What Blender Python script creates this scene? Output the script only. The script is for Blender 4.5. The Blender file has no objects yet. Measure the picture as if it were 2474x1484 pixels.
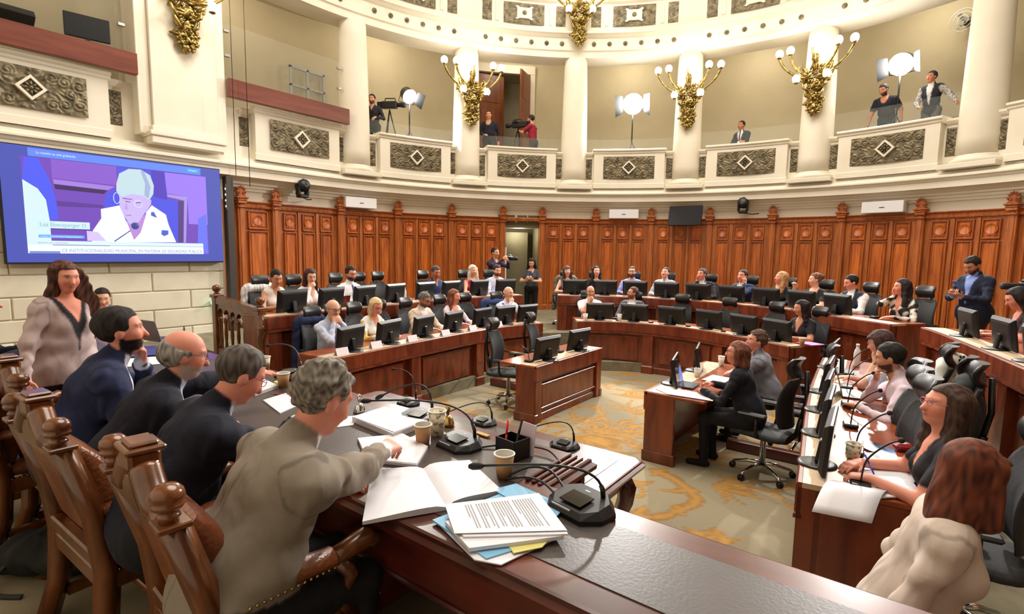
import bpy, math, random
import numpy as np
from mathutils import Matrix, Vector, Euler

scene = bpy.context.scene
COL = scene.collection
PI = math.pi
RNG = random.Random(7)
def rad(d): return d*PI/180

# ------------------------------------------------------------------ camera
cam_d = bpy.data.cameras.new('camera'); cam = bpy.data.objects.new('camera', cam_d); COL.objects.link(cam)
cam_d.sensor_width = 36.0; cam_d.lens = 36.0*1271.5/2474; cam_d.clip_start = 0.05
def _cam():
    p, r, yaw = .1063, -.015, rad(37)
    fwd0 = Vector((-math.sin(yaw), math.cos(yaw), 0)); right = Vector((math.cos(yaw), math.sin(yaw), 0)); zz = Vector((0, 0, 1))
    fwd = fwd0*math.cos(p)-zz*math.sin(p); up = fwd0*math.sin(p)+zz*math.cos(p)
    r2 = right*math.cos(r)-up*math.sin(r); u2 = right*math.sin(r)+up*math.cos(r)
    m = Matrix((r2, u2, -fwd)).transposed().to_4x4(); m.translation = Vector((2.878, -6.629, 2.2))
    cam.matrix_world = m
_cam(); scene.camera = cam
vs = scene.view_settings
vs.view_transform = 'Standard'; vs.look = 'None'; vs.gamma = 1.0; vs.use_curve_mapping = False
vs.exposure = 0.15

# ------------------------------------------------------------------ world and main lights
w = bpy.data.worlds.new('world'); scene.world = w; w.use_nodes = True
w.node_tree.nodes['Background'].inputs[0].default_value = (1, .95, .88, 1); w.node_tree.nodes['Background'].inputs[1].default_value = .06
def area(name, loc, target, size, power, color, shape='DISK', spread=180, size_y=None):
    d = bpy.data.lights.new(name, 'AREA'); d.shape = shape; d.size = size; d.energy = power; d.color = color
    if size_y: d.size_y = size_y
    d.spread = rad(spread)
    o = bpy.data.objects.new(name, d); COL.objects.link(o); o.location = loc
    o.rotation_euler = (Vector(target)-Vector(loc)).to_track_quat('-Z', 'Y').to_euler()
    return o
# broad unseen area light added for general light, standing in for an assumed dome
area('ceiling_fill', (0, -.5, 12.2), (0, -.5, 0), 9, 1250, (1, .94, .86))

# ------------------------------------------------------------------ mesh builder
class MB:
    def __init__(s): s.v = []; s.f = []; s.m = []; s.sm = []
    def add(s, vs_, fs, mi=0, smooth=False):
        o = len(s.v); s.v.extend([tuple(p) for p in vs_])
        for f in fs: s.f.append(tuple(i+o for i in f)); s.m.append(mi); s.sm.append(smooth)
        return s
    def box(s, c, d, mi=0, rz=0, M=None, bev=0):
        x, y, z = d[0]/2, d[1]/2, d[2]/2
        if bev:
            b = min(bev, x*.9, y*.9, z*.9); P = []
            for sx in (-1, 1):
                for sy in (-1, 1):
                    for sz in (-1, 1):
                        P += [(sx*x, sy*(y-b), sz*(z-b)), (sx*(x-b), sy*y, sz*(z-b)), (sx*(x-b), sy*(y-b), sz*z)]
            def I(sx, sy, sz, k): return (((sx > 0)*2+(sy > 0))*2+(sz > 0))*3+k
            F = []
            for sx in (-1, 1):
                q = [I(sx, -1, -1, 0), I(sx, 1, -1, 0), I(sx, 1, 1, 0), I(sx, -1, 1, 0)]; F.append(q if sx > 0 else q[::-1])
                q = [I(-1, sx, -1, 1), I(-1, sx, 1, 1), I(1, sx, 1, 1), I(1, sx, -1, 1)]; F.append(q if sx > 0 else q[::-1])
                q = [I(-1, -1, sx, 2), I(1, -1, sx, 2), I(1, 1, sx, 2), I(-1, 1, sx, 2)]; F.append(q if sx > 0 else q[::-1])
                for sy in (-1, 1):
                    q = [I(sx, sy, -1, 0), I(sx, sy, -1, 1), I(sx, sy, 1, 1), I(sx, sy, 1, 0)]; F.append(q if sx*sy > 0 else q[::-1])
                    q = [I(sx, -1, sy, 0), I(sx, 1, sy, 0), I(sx, 1, sy, 2), I(sx, -1, sy, 2)]; F.append(q if sx*sy > 0 else q[::-1])
                    q = [I(-1, sx, sy, 1), I(-1, sx, sy, 2), I(1, sx, sy, 2), I(1, sx, sy, 1)]; F.append(q if sx*sy > 0 else q[::-1])
            for a in (-1, 1):
                for b_ in (-1, 1):
                    for c_ in (-1, 1):
                        q = [I(a, b_, c_, 0), I(a, b_, c_, 1), I(a, b_, c_, 2)]; F.append(q if a*b_*c_ > 0 else q[::-1])
        else:
            P = [(sx*x, sy*y, sz*z) for sz in (-1, 1) for sx, sy in ((-1, -1), (1, -1), (1, 1), (-1, 1))]
            F = [(3, 2, 1, 0), (4, 5, 6, 7), (0, 1, 5, 4), (1, 2, 6, 5), (2, 3, 7, 6), (3, 0, 4, 7)]
        T = Matrix.Translation(c) @ (M if M else Matrix.Rotation(rz, 4, 'Z'))
        return s.add([T @ Vector(p) for p in P], F, mi)
    def bb(s, x0, x1, y0, y1, z0, z1, mi=0, bev=0):
        return s.box(((x0+x1)/2, (y0+y1)/2, (z0+z1)/2), (abs(x1-x0), abs(y1-y0), abs(z1-z0)), mi, bev=bev)
    def tube(s, pts, r, n=8, mi=0, cap=True, flat=None):
        pts = [Vector(p) for p in pts]; k = len(pts)
        rs = [r]*k if not hasattr(r, '__len__') else list(r)
        ref = None; V = []; F = []
        for i, p in enumerate(pts):
            t = (pts[min(i+1, k-1)]-pts[max(i-1, 0)]).normalized()
            if ref is None:
                ref = Vector((0, 0, 1)) if abs(t.z) < .9 else Vector((1, 0, 0))
            a = (ref-t*ref.dot(t)).normalized(); b = t.cross(a); ref = a
            for j in range(n):
                th = 2*PI*j/n; V.append(p+(a*math.cos(th)*(flat or 1)+b*math.sin(th))*rs[i])
        for i in range(k-1):
            for j in range(n): F.append((i*n+j, i*n+(j+1) % n, (i+1)*n+(j+1) % n, (i+1)*n+j))
        if cap: F += [tuple(range(n))[::-1], tuple((k-1)*n+j for j in range(n))]
        return s.add(V, F, mi, True)
    def lathe(s, prof, c=(0, 0, 0), n=16, mi=0, M=None, smooth=True):
        V = []; F = []; k = len(prof)
        T = Matrix.Translation(c) @ (M if M else Matrix())
        for r, z in prof:
            for j in range(n):
                th = 2*PI*j/n; V.append(T @ Vector((r*math.cos(th), r*math.sin(th), z)))
        for i in range(k-1):
            for j in range(n): F.append((i*n+j, i*n+(j+1) % n, (i+1)*n+(j+1) % n, (i+1)*n+j))
        F += [tuple(range(n))[::-1], tuple((k-1)*n+j for j in range(n))]
        return s.add(V, F, mi, smooth)
    def sphere(s, c, r, mi=0, n=10, m=7, M=None):
        r = (r, r, r) if not hasattr(r, '__len__') else r
        V = []; F = []; T = Matrix.Translation(c) @ (M if M else Matrix())
        for i in range(1, m):
            a = PI*i/m-PI/2
            for j in range(n):
                th = 2*PI*j/n; V.append(T @ Vector((r[0]*math.cos(a)*math.cos(th), r[1]*math.cos(a)*math.sin(th), r[2]*math.sin(a))))
        V += [T @ Vector((0, 0, -r[2])), T @ Vector((0, 0, r[2]))]; b = (m-1)*n
        for i in range(m-2):
            for j in range(n): F.append((i*n+j, i*n+(j+1) % n, (i+1)*n+(j+1) % n, (i+1)*n+j))
        for j in range(n): F += [(b, (j+1) % n, j), (b+1, (m-2)*n+j, (m-2)*n+(j+1) % n)]
        return s.add(V, F, mi, True)
    def prism(s, poly, z0, z1, mi=0, M=None, smooth=False):
        n = len(poly); T = M if M else Matrix()
        V = [T @ Vector((p[0], p[1], z0)) for p in poly]+[T @ Vector((p[0], p[1], z1)) for p in poly]
        F = [tuple(range(n))[::-1], tuple(range(n, 2*n))]+[(i, (i+1) % n, n+(i+1) % n, n+i) for i in range(n)]
        return s.add(V, F, mi, smooth)
    def grid(s, P, mi=0, smooth=True, close=False):   # P[i][j] points
        a = len(P); b = len(P[0]); V = [p for r in P for p in r]; F = []
        for i in range(a-1):
            for j in range(b-(0 if close else 1)): F.append((i*b+j, i*b+(j+1) % b, (i+1)*b+(j+1) % b, (i+1)*b+j))
        return s.add(V, F, mi, smooth)
    def sweep(s, path, prof, mi=0, smooth=False, closed_prof=True):
        # path: list of functions (off, z) -> point ; prof: list of (off, z)
        P = [[fn(o, z) for (o, z) in prof] for fn in path]
        s.grid(P, mi, smooth, close=closed_prof)
        if closed_prof:
            n = len(prof); s.add(P[0], [tuple(range(n))], mi); s.add(P[-1], [tuple(range(n))[::-1]], mi)
        return s
    def mesh(s, name):
        me = bpy.data.meshes.new(name); me.from_pydata([tuple(p) for p in s.v], [], s.f)
        me.polygons.foreach_set('use_smooth', s.sm); me.polygons.foreach_set('material_index', s.m)
        me.update(); return me
    def build(s, name, mats, parent=None, fix=True):
        me = s.mesh(name)
        for m in (mats if isinstance(mats, (list, tuple)) else [mats]): me.materials.append(m)
        if fix: fix_normals(me)
        return link(name, me, parent)
import bmesh
def fix_normals(me):
    bm = bmesh.new(); bm.from_mesh(me); bmesh.ops.recalc_face_normals(bm, faces=bm.faces); bm.to_mesh(me); bm.free()
def link(name, data, parent=None):
    o = bpy.data.objects.new(name, data); COL.objects.link(o)
    if parent is not None: o.parent = parent
    return o
def tag(o, label=None, cat=None, group=None, kind=None):
    if label: o['label'] = label
    if cat: o['category'] = cat
    if group: o['group'] = group
    if kind: o['kind'] = kind
    return o
def empty(name, loc=(0, 0, 0), rz=0, label=None, cat=None, group=None, kind=None):
    o = bpy.data.objects.new(name, None); COL.objects.link(o); o.location = loc; o.rotation_euler = (0, 0, rz); o.empty_display_size = .05
    return tag(o, label, cat, group, kind)
def dup(root, loc=None, rz=None, label=None, group=None):
    r = root.copy(); COL.objects.link(r)
    if loc is not None: r.location = loc
    if rz is not None: r.rotation_euler = (0, 0, rz)
    if label: r['label'] = label
    if group: r['group'] = group
    for ch in list(root.children):
        c = ch.copy(); COL.objects.link(c); c.parent = r
        for g in list(ch.children):
            d = g.copy(); COL.objects.link(d); d.parent = c
    return r

# ------------------------------------------------------------------ materials
MATS = {}
def mat(name, col, rough=.5, metal=0, col2=None, scale=(1, 1, 1), nscale=5, detail=4, bump=0, bscale=None, rnd=0, emis=None, estr=0, trans=0, coat=0, alpha=1, ramp=(.35, .65), distort=0, spec=None, world=False, sheen=0):
    if name in MATS: return MATS[name]
    m = bpy.data.materials.new(name); m.use_nodes = True; nt = m.node_tree; N = nt.nodes; L = nt.links
    b = N['Principled BSDF']; b.inputs['Roughness'].default_value = rough; b.inputs['Metallic'].default_value = metal
    b.inputs['Base Color'].default_value = (*col, 1)
    if spec is not None: b.inputs['Specular IOR Level'].default_value = spec
    if coat: b.inputs['Coat Weight'].default_value = coat; b.inputs['Coat Roughness'].default_value = .12
    if trans: b.inputs['Transmission Weight'].default_value = trans
    if sheen: b.inputs['Sheen Weight'].default_value = sheen
    if alpha < 1: b.inputs['Alpha'].default_value = alpha
    if emis: b.inputs['Emission Color'].default_value = (*emis, 1); b.inputs['Emission Strength'].default_value = estr
    if col2 is not None or bump or rnd:
        tc = N.new('ShaderNodeTexCoord'); mp = N.new('ShaderNodeMapping'); mp.inputs['Scale'].default_value = scale
        L.new(tc.outputs['Object'], mp.inputs['Vector'])
        oi = N.new('ShaderNodeObjectInfo'); vm = N.new('ShaderNodeVectorMath'); vm.operation = 'MULTIPLY_ADD'
        cb = N.new('ShaderNodeCombineXYZ'); L.new(oi.outputs['Random'], cb.inputs[0]); L.new(oi.outputs['Random'], cb.inputs[1]); L.new(oi.outputs['Random'], cb.inputs[2])
        L.new(cb.outputs[0], vm.inputs[0]); vm.inputs[1].default_value = (37, 53, 71); L.new(mp.outputs[0], vm.inputs[2])
        if world:
            g = N.new('ShaderNodeNewGeometry'); L.new(g.outputs['Position'], mp.inputs['Vector']); src = mp.outputs[0]
        else: src = vm.outputs[0]
        no = N.new('ShaderNodeTexNoise'); no.inputs['Scale'].default_value = nscale; no.inputs['Detail'].default_value = detail; no.inputs['Distortion'].default_value = distort
        L.new(src, no.inputs['Vector'])
        if col2 is not None:
            rp = N.new('ShaderNodeValToRGB'); rp.color_ramp.elements[0].position = ramp[0]; rp.color_ramp.elements[1].position = ramp[1]
            rp.color_ramp.elements[0].color = (*col, 1); rp.color_ramp.elements[1].color = (*col2, 1)
            L.new(no.outputs['Fac'], rp.inputs[0]); out = rp.outputs[0]
            if rnd:
                hs = N.new('ShaderNodeHueSaturation'); mr = N.new('ShaderNodeMapRange'); mr.inputs[3].default_value = 1-rnd; mr.inputs[4].default_value = 1+rnd
                L.new(oi.outputs['Random'], mr.inputs[0]); L.new(mr.outputs[0], hs.inputs['Value']); L.new(out, hs.inputs['Color']); out = hs.outputs[0]
            L.new(out, b.inputs['Base Color'])
        if bump:
            n2 = no
            if bscale:
                n2 = N.new('ShaderNodeTexNoise'); n2.inputs['Scale'].default_value = bscale; n2.inputs['Detail'].default_value = 3; L.new(src, n2.inputs['Vector'])
            bp = N.new('ShaderNodeBump'); bp.inputs['Strength'].default_value = bump; bp.inputs['Distance'].default_value = .02
            L.new(n2.outputs['Fac'], bp.inputs['Height']); L.new(bp.outputs[0], b.inputs['Normal'])
    MATS[name] = m; return m
def srgb(r, g, b):
    f = lambda c: (c/255/12.92 if c/255 <= .04045 else ((c/255+.055)/1.055)**2.4)
    return (f(r), f(g), f(b))
plaster = mat('cream_plaster', srgb(236, 229, 212), .6, col2=srgb(229, 220, 200), nscale=1.2, bump=.03, bscale=30)
stonew = mat('painted_stone', srgb(228, 220, 200), .6, col2=srgb(216, 206, 184), nscale=2, rnd=.03, bump=.04, bscale=20)
gwall = mat('gallery_wall_paint', srgb(204, 192, 162), .7, col2=srgb(196, 184, 152), nscale=1)
panelw = mat('panel_wood', srgb(150, 68, 20), .42, col2=srgb(204, 110, 38), scale=(5, 5, .35), nscale=4, detail=6, rnd=.16, distort=.8, coat=.06)
framew = mat('frame_wood', srgb(150, 76, 28), .42, col2=srgb(188, 106, 46), scale=(6, 6, .5), nscale=4, detail=6, rnd=.06, distort=.5, coat=.12)
mahog = mat('mahogany', srgb(100, 41, 23), .3, col2=srgb(136, 64, 36), scale=(3, 3, .6), nscale=3, detail=5, rnd=.05, distort=.6, coat=.25)
mahogd = mat('dark_mahogany', srgb(62, 21, 15), .28, col2=srgb(100, 37, 26), scale=(1, 4, 4), nscale=2, detail=5, distort=.5, coat=.4)
deskt = mat('desk_top_wood', srgb(128, 58, 30), .3, col2=srgb(160, 80, 42), scale=(3, 3, 3), nscale=2, detail=5, distort=.6, coat=.3)
carvew = mat('carved_wood', srgb(80, 40, 13), .25, col2=srgb(120, 66, 26), scale=(4, 4, 1), nscale=3, detail=4, distort=.5, coat=.5)
leather = mat('tan_leather', srgb(106, 54, 28), .36, col2=srgb(142, 82, 46), nscale=5, bump=.25, bscale=60, coat=.1)
deskleather = mat('desk_leather', srgb(48, 38, 36), .38, col2=srgb(64, 52, 48), nscale=4, bump=.04, bscale=90)
bronze = mat('bronze_relief', srgb(74, 66, 50), .5, .45, col2=srgb(150, 138, 108), nscale=9, ramp=(.3, .75))
gold = mat('gilded_bronze', srgb(100, 84, 42), .32, .85, col2=srgb(182, 156, 90), nscale=14)
brass = mat('brass', srgb(190, 160, 100), .25, 1.0)
black = mat('black_plastic', srgb(18, 18, 20), .4)
blackm = mat('black_matt', srgb(20, 20, 21), .7)
mesh_b = mat('black_mesh_fabric', srgb(30, 30, 32), .75, col2=srgb(42, 42, 44), nscale=60)
bleather = mat('black_leather', srgb(20, 20, 21), .36, col2=srgb(30, 30, 31), nscale=6)
chrome = mat('chrome', (.75, .75, .75), .12, 1.0)
steel = mat('brushed_steel', (.55, .55, .54), .35, 1.0)
paper = mat('white_paper', srgb(226, 224, 230), .6, col2=srgb(216, 216, 224), nscale=3)
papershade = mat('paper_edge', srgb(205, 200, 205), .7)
beigetop = mat('beige_desk_edge', srgb(205, 180, 150), .45, col2=srgb(188, 162, 132), nscale=6)
acwhite = mat('white_plastic', srgb(238, 236, 240), .4)
glassm = mat('clear_glass', (.80, .88, .84), .05, alpha=.035)
globe = mat('lit_globe', (1, .93, .8), .4, emis=(1, .9, .72), estr=14)
skinless = None
# ================================================================== the hall: U-shaped room, half circle (radius 8.1) + straight sides
RW = 8.1
def up(phi, r, z):
    """point on the U-shaped wall line; phi in degrees, 0 = far end of the hall axis"""
    if phi < -90: return Vector((-r, (phi+90)*PI/180*RW, z))
    if phi > 90: return Vector((r, (90-phi)*PI/180*RW, z))
    return Vector((r*math.sin(rad(phi)), r*math.cos(rad(phi)), z))
def uang(phi): return -rad(max(-90, min(90, phi)))      # rotation so that local +Y points outwards
def arcs(a, b, step=2.5):
    n = max(1, int(math.ceil(abs(b-a)/step))); return [a+(b-a)*i/n for i in range(n+1)]
def ubox(mb, a, b, r0, r1, z0, z1, mi=0, step=2.5):
    P = [[up(p, r0, z0), up(p, r0, z1), up(p, r1, z1), up(p, r1, z0)] for p in arcs(a, b, step)]
    mb.grid(P, mi, False, close=True); mb.add(P[0], [(0, 1, 2, 3)], mi); mb.add(P[-1], [(3, 2, 1, 0)], mi); return mb
def usweep(mb, a, b, prof, mi=0, step=2, smooth=False):
    P = [[up(p, r, z) for r, z in prof] for p in arcs(a, b, step)]
    mb.grid(P, mi, smooth, close=True); n = len(prof)
    mb.add(P[0], [tuple(range(n))], mi); mb.add(P[-1], [tuple(range(n))[::-1]], mi); return mb

# ---- floors
def carpet_mat():
    m = bpy.data.materials.new('patterned_carpet'); m.use_nodes = True; nt = m.node_tree; N = nt.nodes; L = nt.links
    b = N['Principled BSDF']; b.inputs['Roughness'].default_value = .95; b.inputs['Specular IOR Level'].default_value = .1
    at = N.new('ShaderNodeAttribute'); at.attribute_name = 'Col'
    no = N.new('ShaderNodeTexNoise'); no.inputs['Scale'].default_value = 90; tc = N.new('ShaderNodeTexCoord'); L.new(tc.outputs['Object'], no.inputs['Vector'])
    mx = N.new('ShaderNodeMix'); mx.data_type = 'RGBA'; mx.blend_type = 'MULTIPLY'; mx.inputs[0].default_value = .35
    L.new(at.outputs['Color'], mx.inputs[6]); L.new(no.outputs['Fac'], mx.inputs[7]); L.new(mx.outputs[2], b.inputs['Base Color'])
    bp = N.new('ShaderNodeBump'); bp.inputs['Strength'].default_value = .2; bp.inputs['Distance'].default_value = .01; L.new(no.outputs['Fac'], bp.inputs['Height']); L.new(bp.outputs[0], b.inputs['Normal'])
    return m
carpet = carpet_mat()
def curve_dist(X, Y, pts, w):
    """smallest (distance / half width) to a tapered polyline"""
    best = np.full(X.shape, 9.0)
    for i in range(len(pts)-1):
        (x0, y0), (x1, y1) = pts[i], pts[i+1]; w0, w1 = w[i], w[i+1]
        dx, dy = x1-x0, y1-y0; L2 = dx*dx+dy*dy+1e-9
        t = np.clip(((X-x0)*dx+(Y-y0)*dy)/L2, 0, 1)
        d = np.hypot(X-x0-t*dx, Y-y0-t*dy)/(w0+(w1-w0)*t); best = np.minimum(best, d)
    return best
def wrinkle_xy(x, y, f): return np.sin(f*x+1.7*np.sin(f*.6*y))*np.sin(f*.8*y+1.3*np.sin(f*.5*x))
def carpet_motif(X, Y):
    """golden scrollwork: spirals, acanthus sprays and urns laid out along the hall axis"""
    D = np.full(X.shape, 9.0); r = random.Random(11)
    def spiral(cx, cy, R, a0, turns, sg, w):
        nonlocal D
        n = int(14*turns)+4
        pts = [(cx+R*(1-.85*i/n)*math.cos(a0+sg*2*PI*turns*i/n), cy+R*(1-.85*i/n)*math.sin(a0+sg*2*PI*turns*i/n)) for i in range(n+1)]
        D = np.minimum(D, curve_dist(X, Y, pts, [w*(1-.55*i/n) for i in range(n+1)]))
        for i in range(0, n-4, 2):                       # leaflets along the stem
            (x, y), (x2, y2) = pts[i], pts[i+1]; ta = math.atan2(y2-y, x2-x)
            for s_ in (-1, 1):
                l = R*.32*(.6+.6*r.random()); a = ta+s_*(.7+.4*r.random())
                q = [(x, y), (x+l*.5*math.cos(a), y+l*.5*math.sin(a)), (x+l*math.cos(a+s_*.35), y+l*math.sin(a+s_*.35))]
                D = np.minimum(D, curve_dist(X, Y, q, [w*.35, w*.75, w*.12]))
    def spray(cx, cy, a0, L_, n, w):
        nonlocal D
        for k in range(n):
            a = a0+(k-(n-1)/2)*.33; l = L_*(1-.12*abs(k-(n-1)/2))*(.85+.3*r.random())
            q = [(cx, cy), (cx+l*.5*math.cos(a), cy+l*.5*math.sin(a)), (cx+l*math.cos(a+.18*(k-(n-1)/2)), cy+l*math.sin(a+.18*(k-(n-1)/2)))]
            D = np.minimum(D, curve_dist(X, Y, q, [w*.4, w, w*.15]))
    def urn(cx, cy, s_):
        nonlocal D
        D = np.minimum(D, np.sqrt(((X-cx)/(.42*s_))**2+((Y-cy)/(.30*s_))**2))
        D = np.minimum(D, np.sqrt(((X-cx)/(.16*s_))**2+((Y-cy+.42*s_)/(.2*s_))**2))
        D = np.minimum(D, np.maximum(np.abs(X-cx)/(.55*s_), np.abs(Y-cy-.3*s_)/(.07*s_)))
    for sx in (-1, 1):
        spiral(sx*.95, -2.25, .62, PI/2, 1.35, -sx, .07); spiral(sx*1.75, -2.75, .45, PI, 1.2, sx, .06)
        spiral(sx*.55, -.5, .6, -PI/2, 1.3, sx, .06); spiral(sx*1.45, .35, .5, 0, 1.2, -sx, .04); spiral(sx*.75, 1.35, .5, PI/2, 1.2, sx, .04)
        spiral(sx*2.4, -1.4, .5, 0, 1.2, sx, .04); spiral(sx*2.2, 1.6, .5, 1, 1.2, -sx, .04)
        for (x, y, a_, l) in ((1.2, -1.1, PI/2, .8), (.35, .7, PI/2, .8), (1.9, -.4, 1.2, .6), (1.0, 2.0, 1.0, .6), (.5, -1.7, 2.2, .7), (1.55, -1.6, .4, .6), (2.2, .4, 2.0, .6), (1.3, -3.1, 1.0, .5), (.4, -2.8, 2.6, .6), (.25, 1.7, 1.9, .6), (1.75, 1.0, 2.4, .5)): spray(sx*x, y, a_ if sx > 0 else PI-a_, l, 7, .042)
    urn(.1, -1.25, .75); urn(.0, 1.0, .6); spray(.05, -.95, PI/2, 1.0, 9, .04); spray(.1, -2.0, -PI/2, .6, 7, .045); spray(-.05, 0, PI/2, .9, 9, .035)
    urn(-.7, -2.9, .35); spray(-.7, -2.7, PI/2, .5, 7, .03)
    return D
def carpet_floor():
    x = np.arange(-3.0, 3.01, .025); y = np.arange(-4.9, 2.71, .025); X, Y = np.meshgrid(x, y)
    wob = .03*np.sin(9*X+3*np.sin(4*Y))+.03*np.sin(11*Y+2*np.sin(5*X)); D = carpet_motif(X+wob, Y+wob*.8)
    veil = .5+.25*np.sin(2.3*X+1.3*np.sin(1.9*Y))+.25*np.sin(2.9*Y+1.7*np.sin(1.4*X))
    ground = np.array(srgb(156, 146, 122)); ground2 = np.array(srgb(178, 166, 138)); g1 = np.array(srgb(172, 124, 56)); g2 = np.array(srgb(200, 156, 92)); dk = np.array(srgb(128, 80, 26))
    hf = wrinkle_xy(X, Y, 31)*.5+wrinkle_xy(Y, X, 57)*.5; D = D+.30*hf
    c = ground+(ground2-ground)*np.clip(veil*1.6-.3, 0, 1)[..., None]
    m = .95*np.clip((1.05-D)/.35, 0, 1)[..., None]; inner = np.clip((.75-D)/.4, 0, 1)[..., None]
    rim = np.exp(-((D-.95)/.16)**2)[..., None]
    fl = (.5+.5*np.sin(48*X+5*np.sin(13*Y)+4*np.sin(21*X+9*Y)))[..., None]; g1 = g1*(.72+.28*fl)+dk*.28*(1-fl)
    c = c*(1-m)+m*(g1*(1-inner*.7)+g2*inner*.7); c = c*(1-.4*rim)+.4*rim*(g1*.5+dk*.5)
    ny, nx = X.shape; V = np.stack([X, Y, 0*X], -1).reshape(-1, 3)
    i = np.arange((ny-1)*(nx-1)); r_, q = i//(nx-1), i % (nx-1); a = r_*nx+q
    F = np.stack([a, a+1, a+nx+1, a+nx], 1)
    me = bpy.data.meshes.new('floor'); me.from_pydata(V.tolist(), [], F.tolist())
    at = me.color_attributes.new('Col', 'FLOAT_COLOR', 'POINT'); at.data.foreach_set('color', np.concatenate([c.reshape(-1, 3), np.ones((len(V), 1))], 1).astype(np.float32).ravel())
    me.materials.append(carpet); return link('floor', me)
tag(carpet_floor(), 'grey-beige carpet with golden scrollwork in the middle of the hall', kind='structure')
tierc = mat('plain_carpet', srgb(140, 132, 108), .95, col2=srgb(120, 112, 90), nscale=6, bump=.2, bscale=120)
daisc = mat('dais_carpet', srgb(136, 122, 96), .95, col2=srgb(104, 92, 70), nscale=1.6, detail=3, bump=.2, bscale=120)
def tier(name, r0, r1, z, label, yend):
    mb = MB()
    def path(r): return [(-r, yend)]+[(r*math.sin(rad(p)), r*math.cos(rad(p))) for p in range(-90, 91, 5)]+[(r, yend)]
    a, b = path(r0), path(r1); P = [[Vector((*p, 0)), Vector((*p, z)), Vector((*q, z)), Vector((*q, 0))] for p, q in zip(a, b)]
    mb.grid(P, 0, False, close=True); mb.add(P[0], [(0, 1, 2, 3)]); mb.add(P[-1], [(3, 2, 1, 0)])
    return tag(mb.build(name, tierc), label, kind='structure')
tier('floor_tier', 2.62, 3.75, .17, 'lower carpeted tier carrying the inner ring of desks', -2.9)
tier('floor_tier', 3.75, 8.3, .54, 'upper carpeted tier reaching back to the panelled wall', -2.9)
mb = MB(); mb.bb(-8.3, 8.3, -10.5, -4.75, 0, .5); mb.bb(-8.3, -3.9, -4.75, -3.1, 0, .5)
tag(mb.build('floor_dais', daisc), 'carpeted dais under the presiding desk', kind='structure')
mb = MB(); mb.bb(-8.3, 8.3, -10.5, 8.6, -.1, -.005); tag(mb.build('floor_slab', tierc), 'plain floor around the carpet', kind='structure')

# ---- curved panelled wall
wallc = empty('wall_curved', label='orange-brown panelled wooden wall round the back of the hall', kind='structure')
PIL = [-99.4, -94.2, -83.0, -72.3, -61.7, -51.3, -43.3, -32.45, -21.6, -10.75, .1, 10.9, 21.7, 32.5, 43.3, 54.1]
ZB, ZT = .54, 3.13
def flat_at(phi, r, z): # local frame: X tangential (towards growing phi), Y outwards, Z up
    return Matrix.Translation(up(phi, r, z)) @ Matrix.Rotation(uang(phi), 4, 'Z')
def panel_mesh(wd, h, disc):
    mb = MB(); b = .035
    # raised moulding frame + bevelled field
    for sx in (-1, 1): mb.box((sx*(wd/2-.012), -.012, 0), (.024, .05, h), 1, bev=.008)
    for sz in (-1, 1): mb.box((0, -.012, sz*(h/2-.012)), (wd, .05, .024), 1, bev=.008)
    mb.box((0, .012, 0), (wd-.04, .02, h-.04)); mb.box((0, 0, 0), (wd-.04-2*b, .03, h-.04-2*b), bev=.012)
    if disc: mb.lathe([(.108, 0), (.108, .010), (.10, .014), (.096, .008), (.0, .008)], (0, -.012, 0), 20, 0, Matrix.Rotation(PI/2, 4, 'X'))
    me = mb.mesh('panel'); me.materials.append(panelw); me.materials.append(framew); fix_normals(me); return me
sq_m = panel_mesh(.30, .38, True); tall_m = panel_mesh(.30, 1.86, False)
sq_s = panel_mesh(.42, .38, True); tall_s = panel_mesh(.42, 1.86, False)
def crest_mesh():
    mb = MB()
    mb.box((0, -.03, .02), (.2, .16, .04), bev=.01); mb.box((0, -.03, .06), (.24, .2, .035), bev=.01); mb.box((0, -.03, .09), (.16, .14, .03), bev=.008)
    # palmette fan
    mb.prism([(.085*math.cos(a)*(1.0), .2+.13*math.sin(a)-.05) for a in [PI*i/12 for i in range(13)]]+[(-.07, .10), (.07, .10)], -.035, .035, M=Matrix.Translation((0, -.03, 0)) @ Matrix.Rotation(PI/2, 4, 'X'))
    for k in range(7):
        a = PI*(.08+.84*k/6); mb.sphere((.085*math.cos(a), -.07, .15+.12*math.sin(a)), (.02, .015, .032), n=8, m=5, M=Matrix.Rotation(PI/2-a, 4, 'Y'))
    for s_ in (-1, 1):
        mb.tube([(s_*(.05+.035*math.cos(t)*(1-t/9)), -.075, .145+.035*math.sin(t)*(1-t/9)) for t in [i*.7 for i in range(10)]], .011, 6)
    me = mb.mesh('crest'); me.materials.append(framew); fix_normals(me); return me
crest_m = crest_mesh()
def pil_mesh():
    mb = MB(); h = ZT-ZB
    mb.box((0, 0, h/2), (.15, .08, h), bev=.01); mb.box((0, -.035, h/2+.04), (.09, .04, h-.2), bev=.012)
    mb.box((0, -.02, .07), (.18, .12, .14), bev=.012); mb.box((0, -.03, h-.12), (.17, .12, .03), bev=.008); mb.box((0, -.03, h-.03), (.18, .14, .06), bev=.01)
    me = mb.mesh('pilaster'); me.materials.append(framew); fix_normals(me); return me
pil_m = pil_mesh()
for p in PIL:
    o = link('pilaster', pil_m, wallc); o.matrix_world = flat_at(p, 8.04, ZB)
    c = link('crest', crest_m, o); c.location = (0, 0, ZT-ZB)
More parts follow.
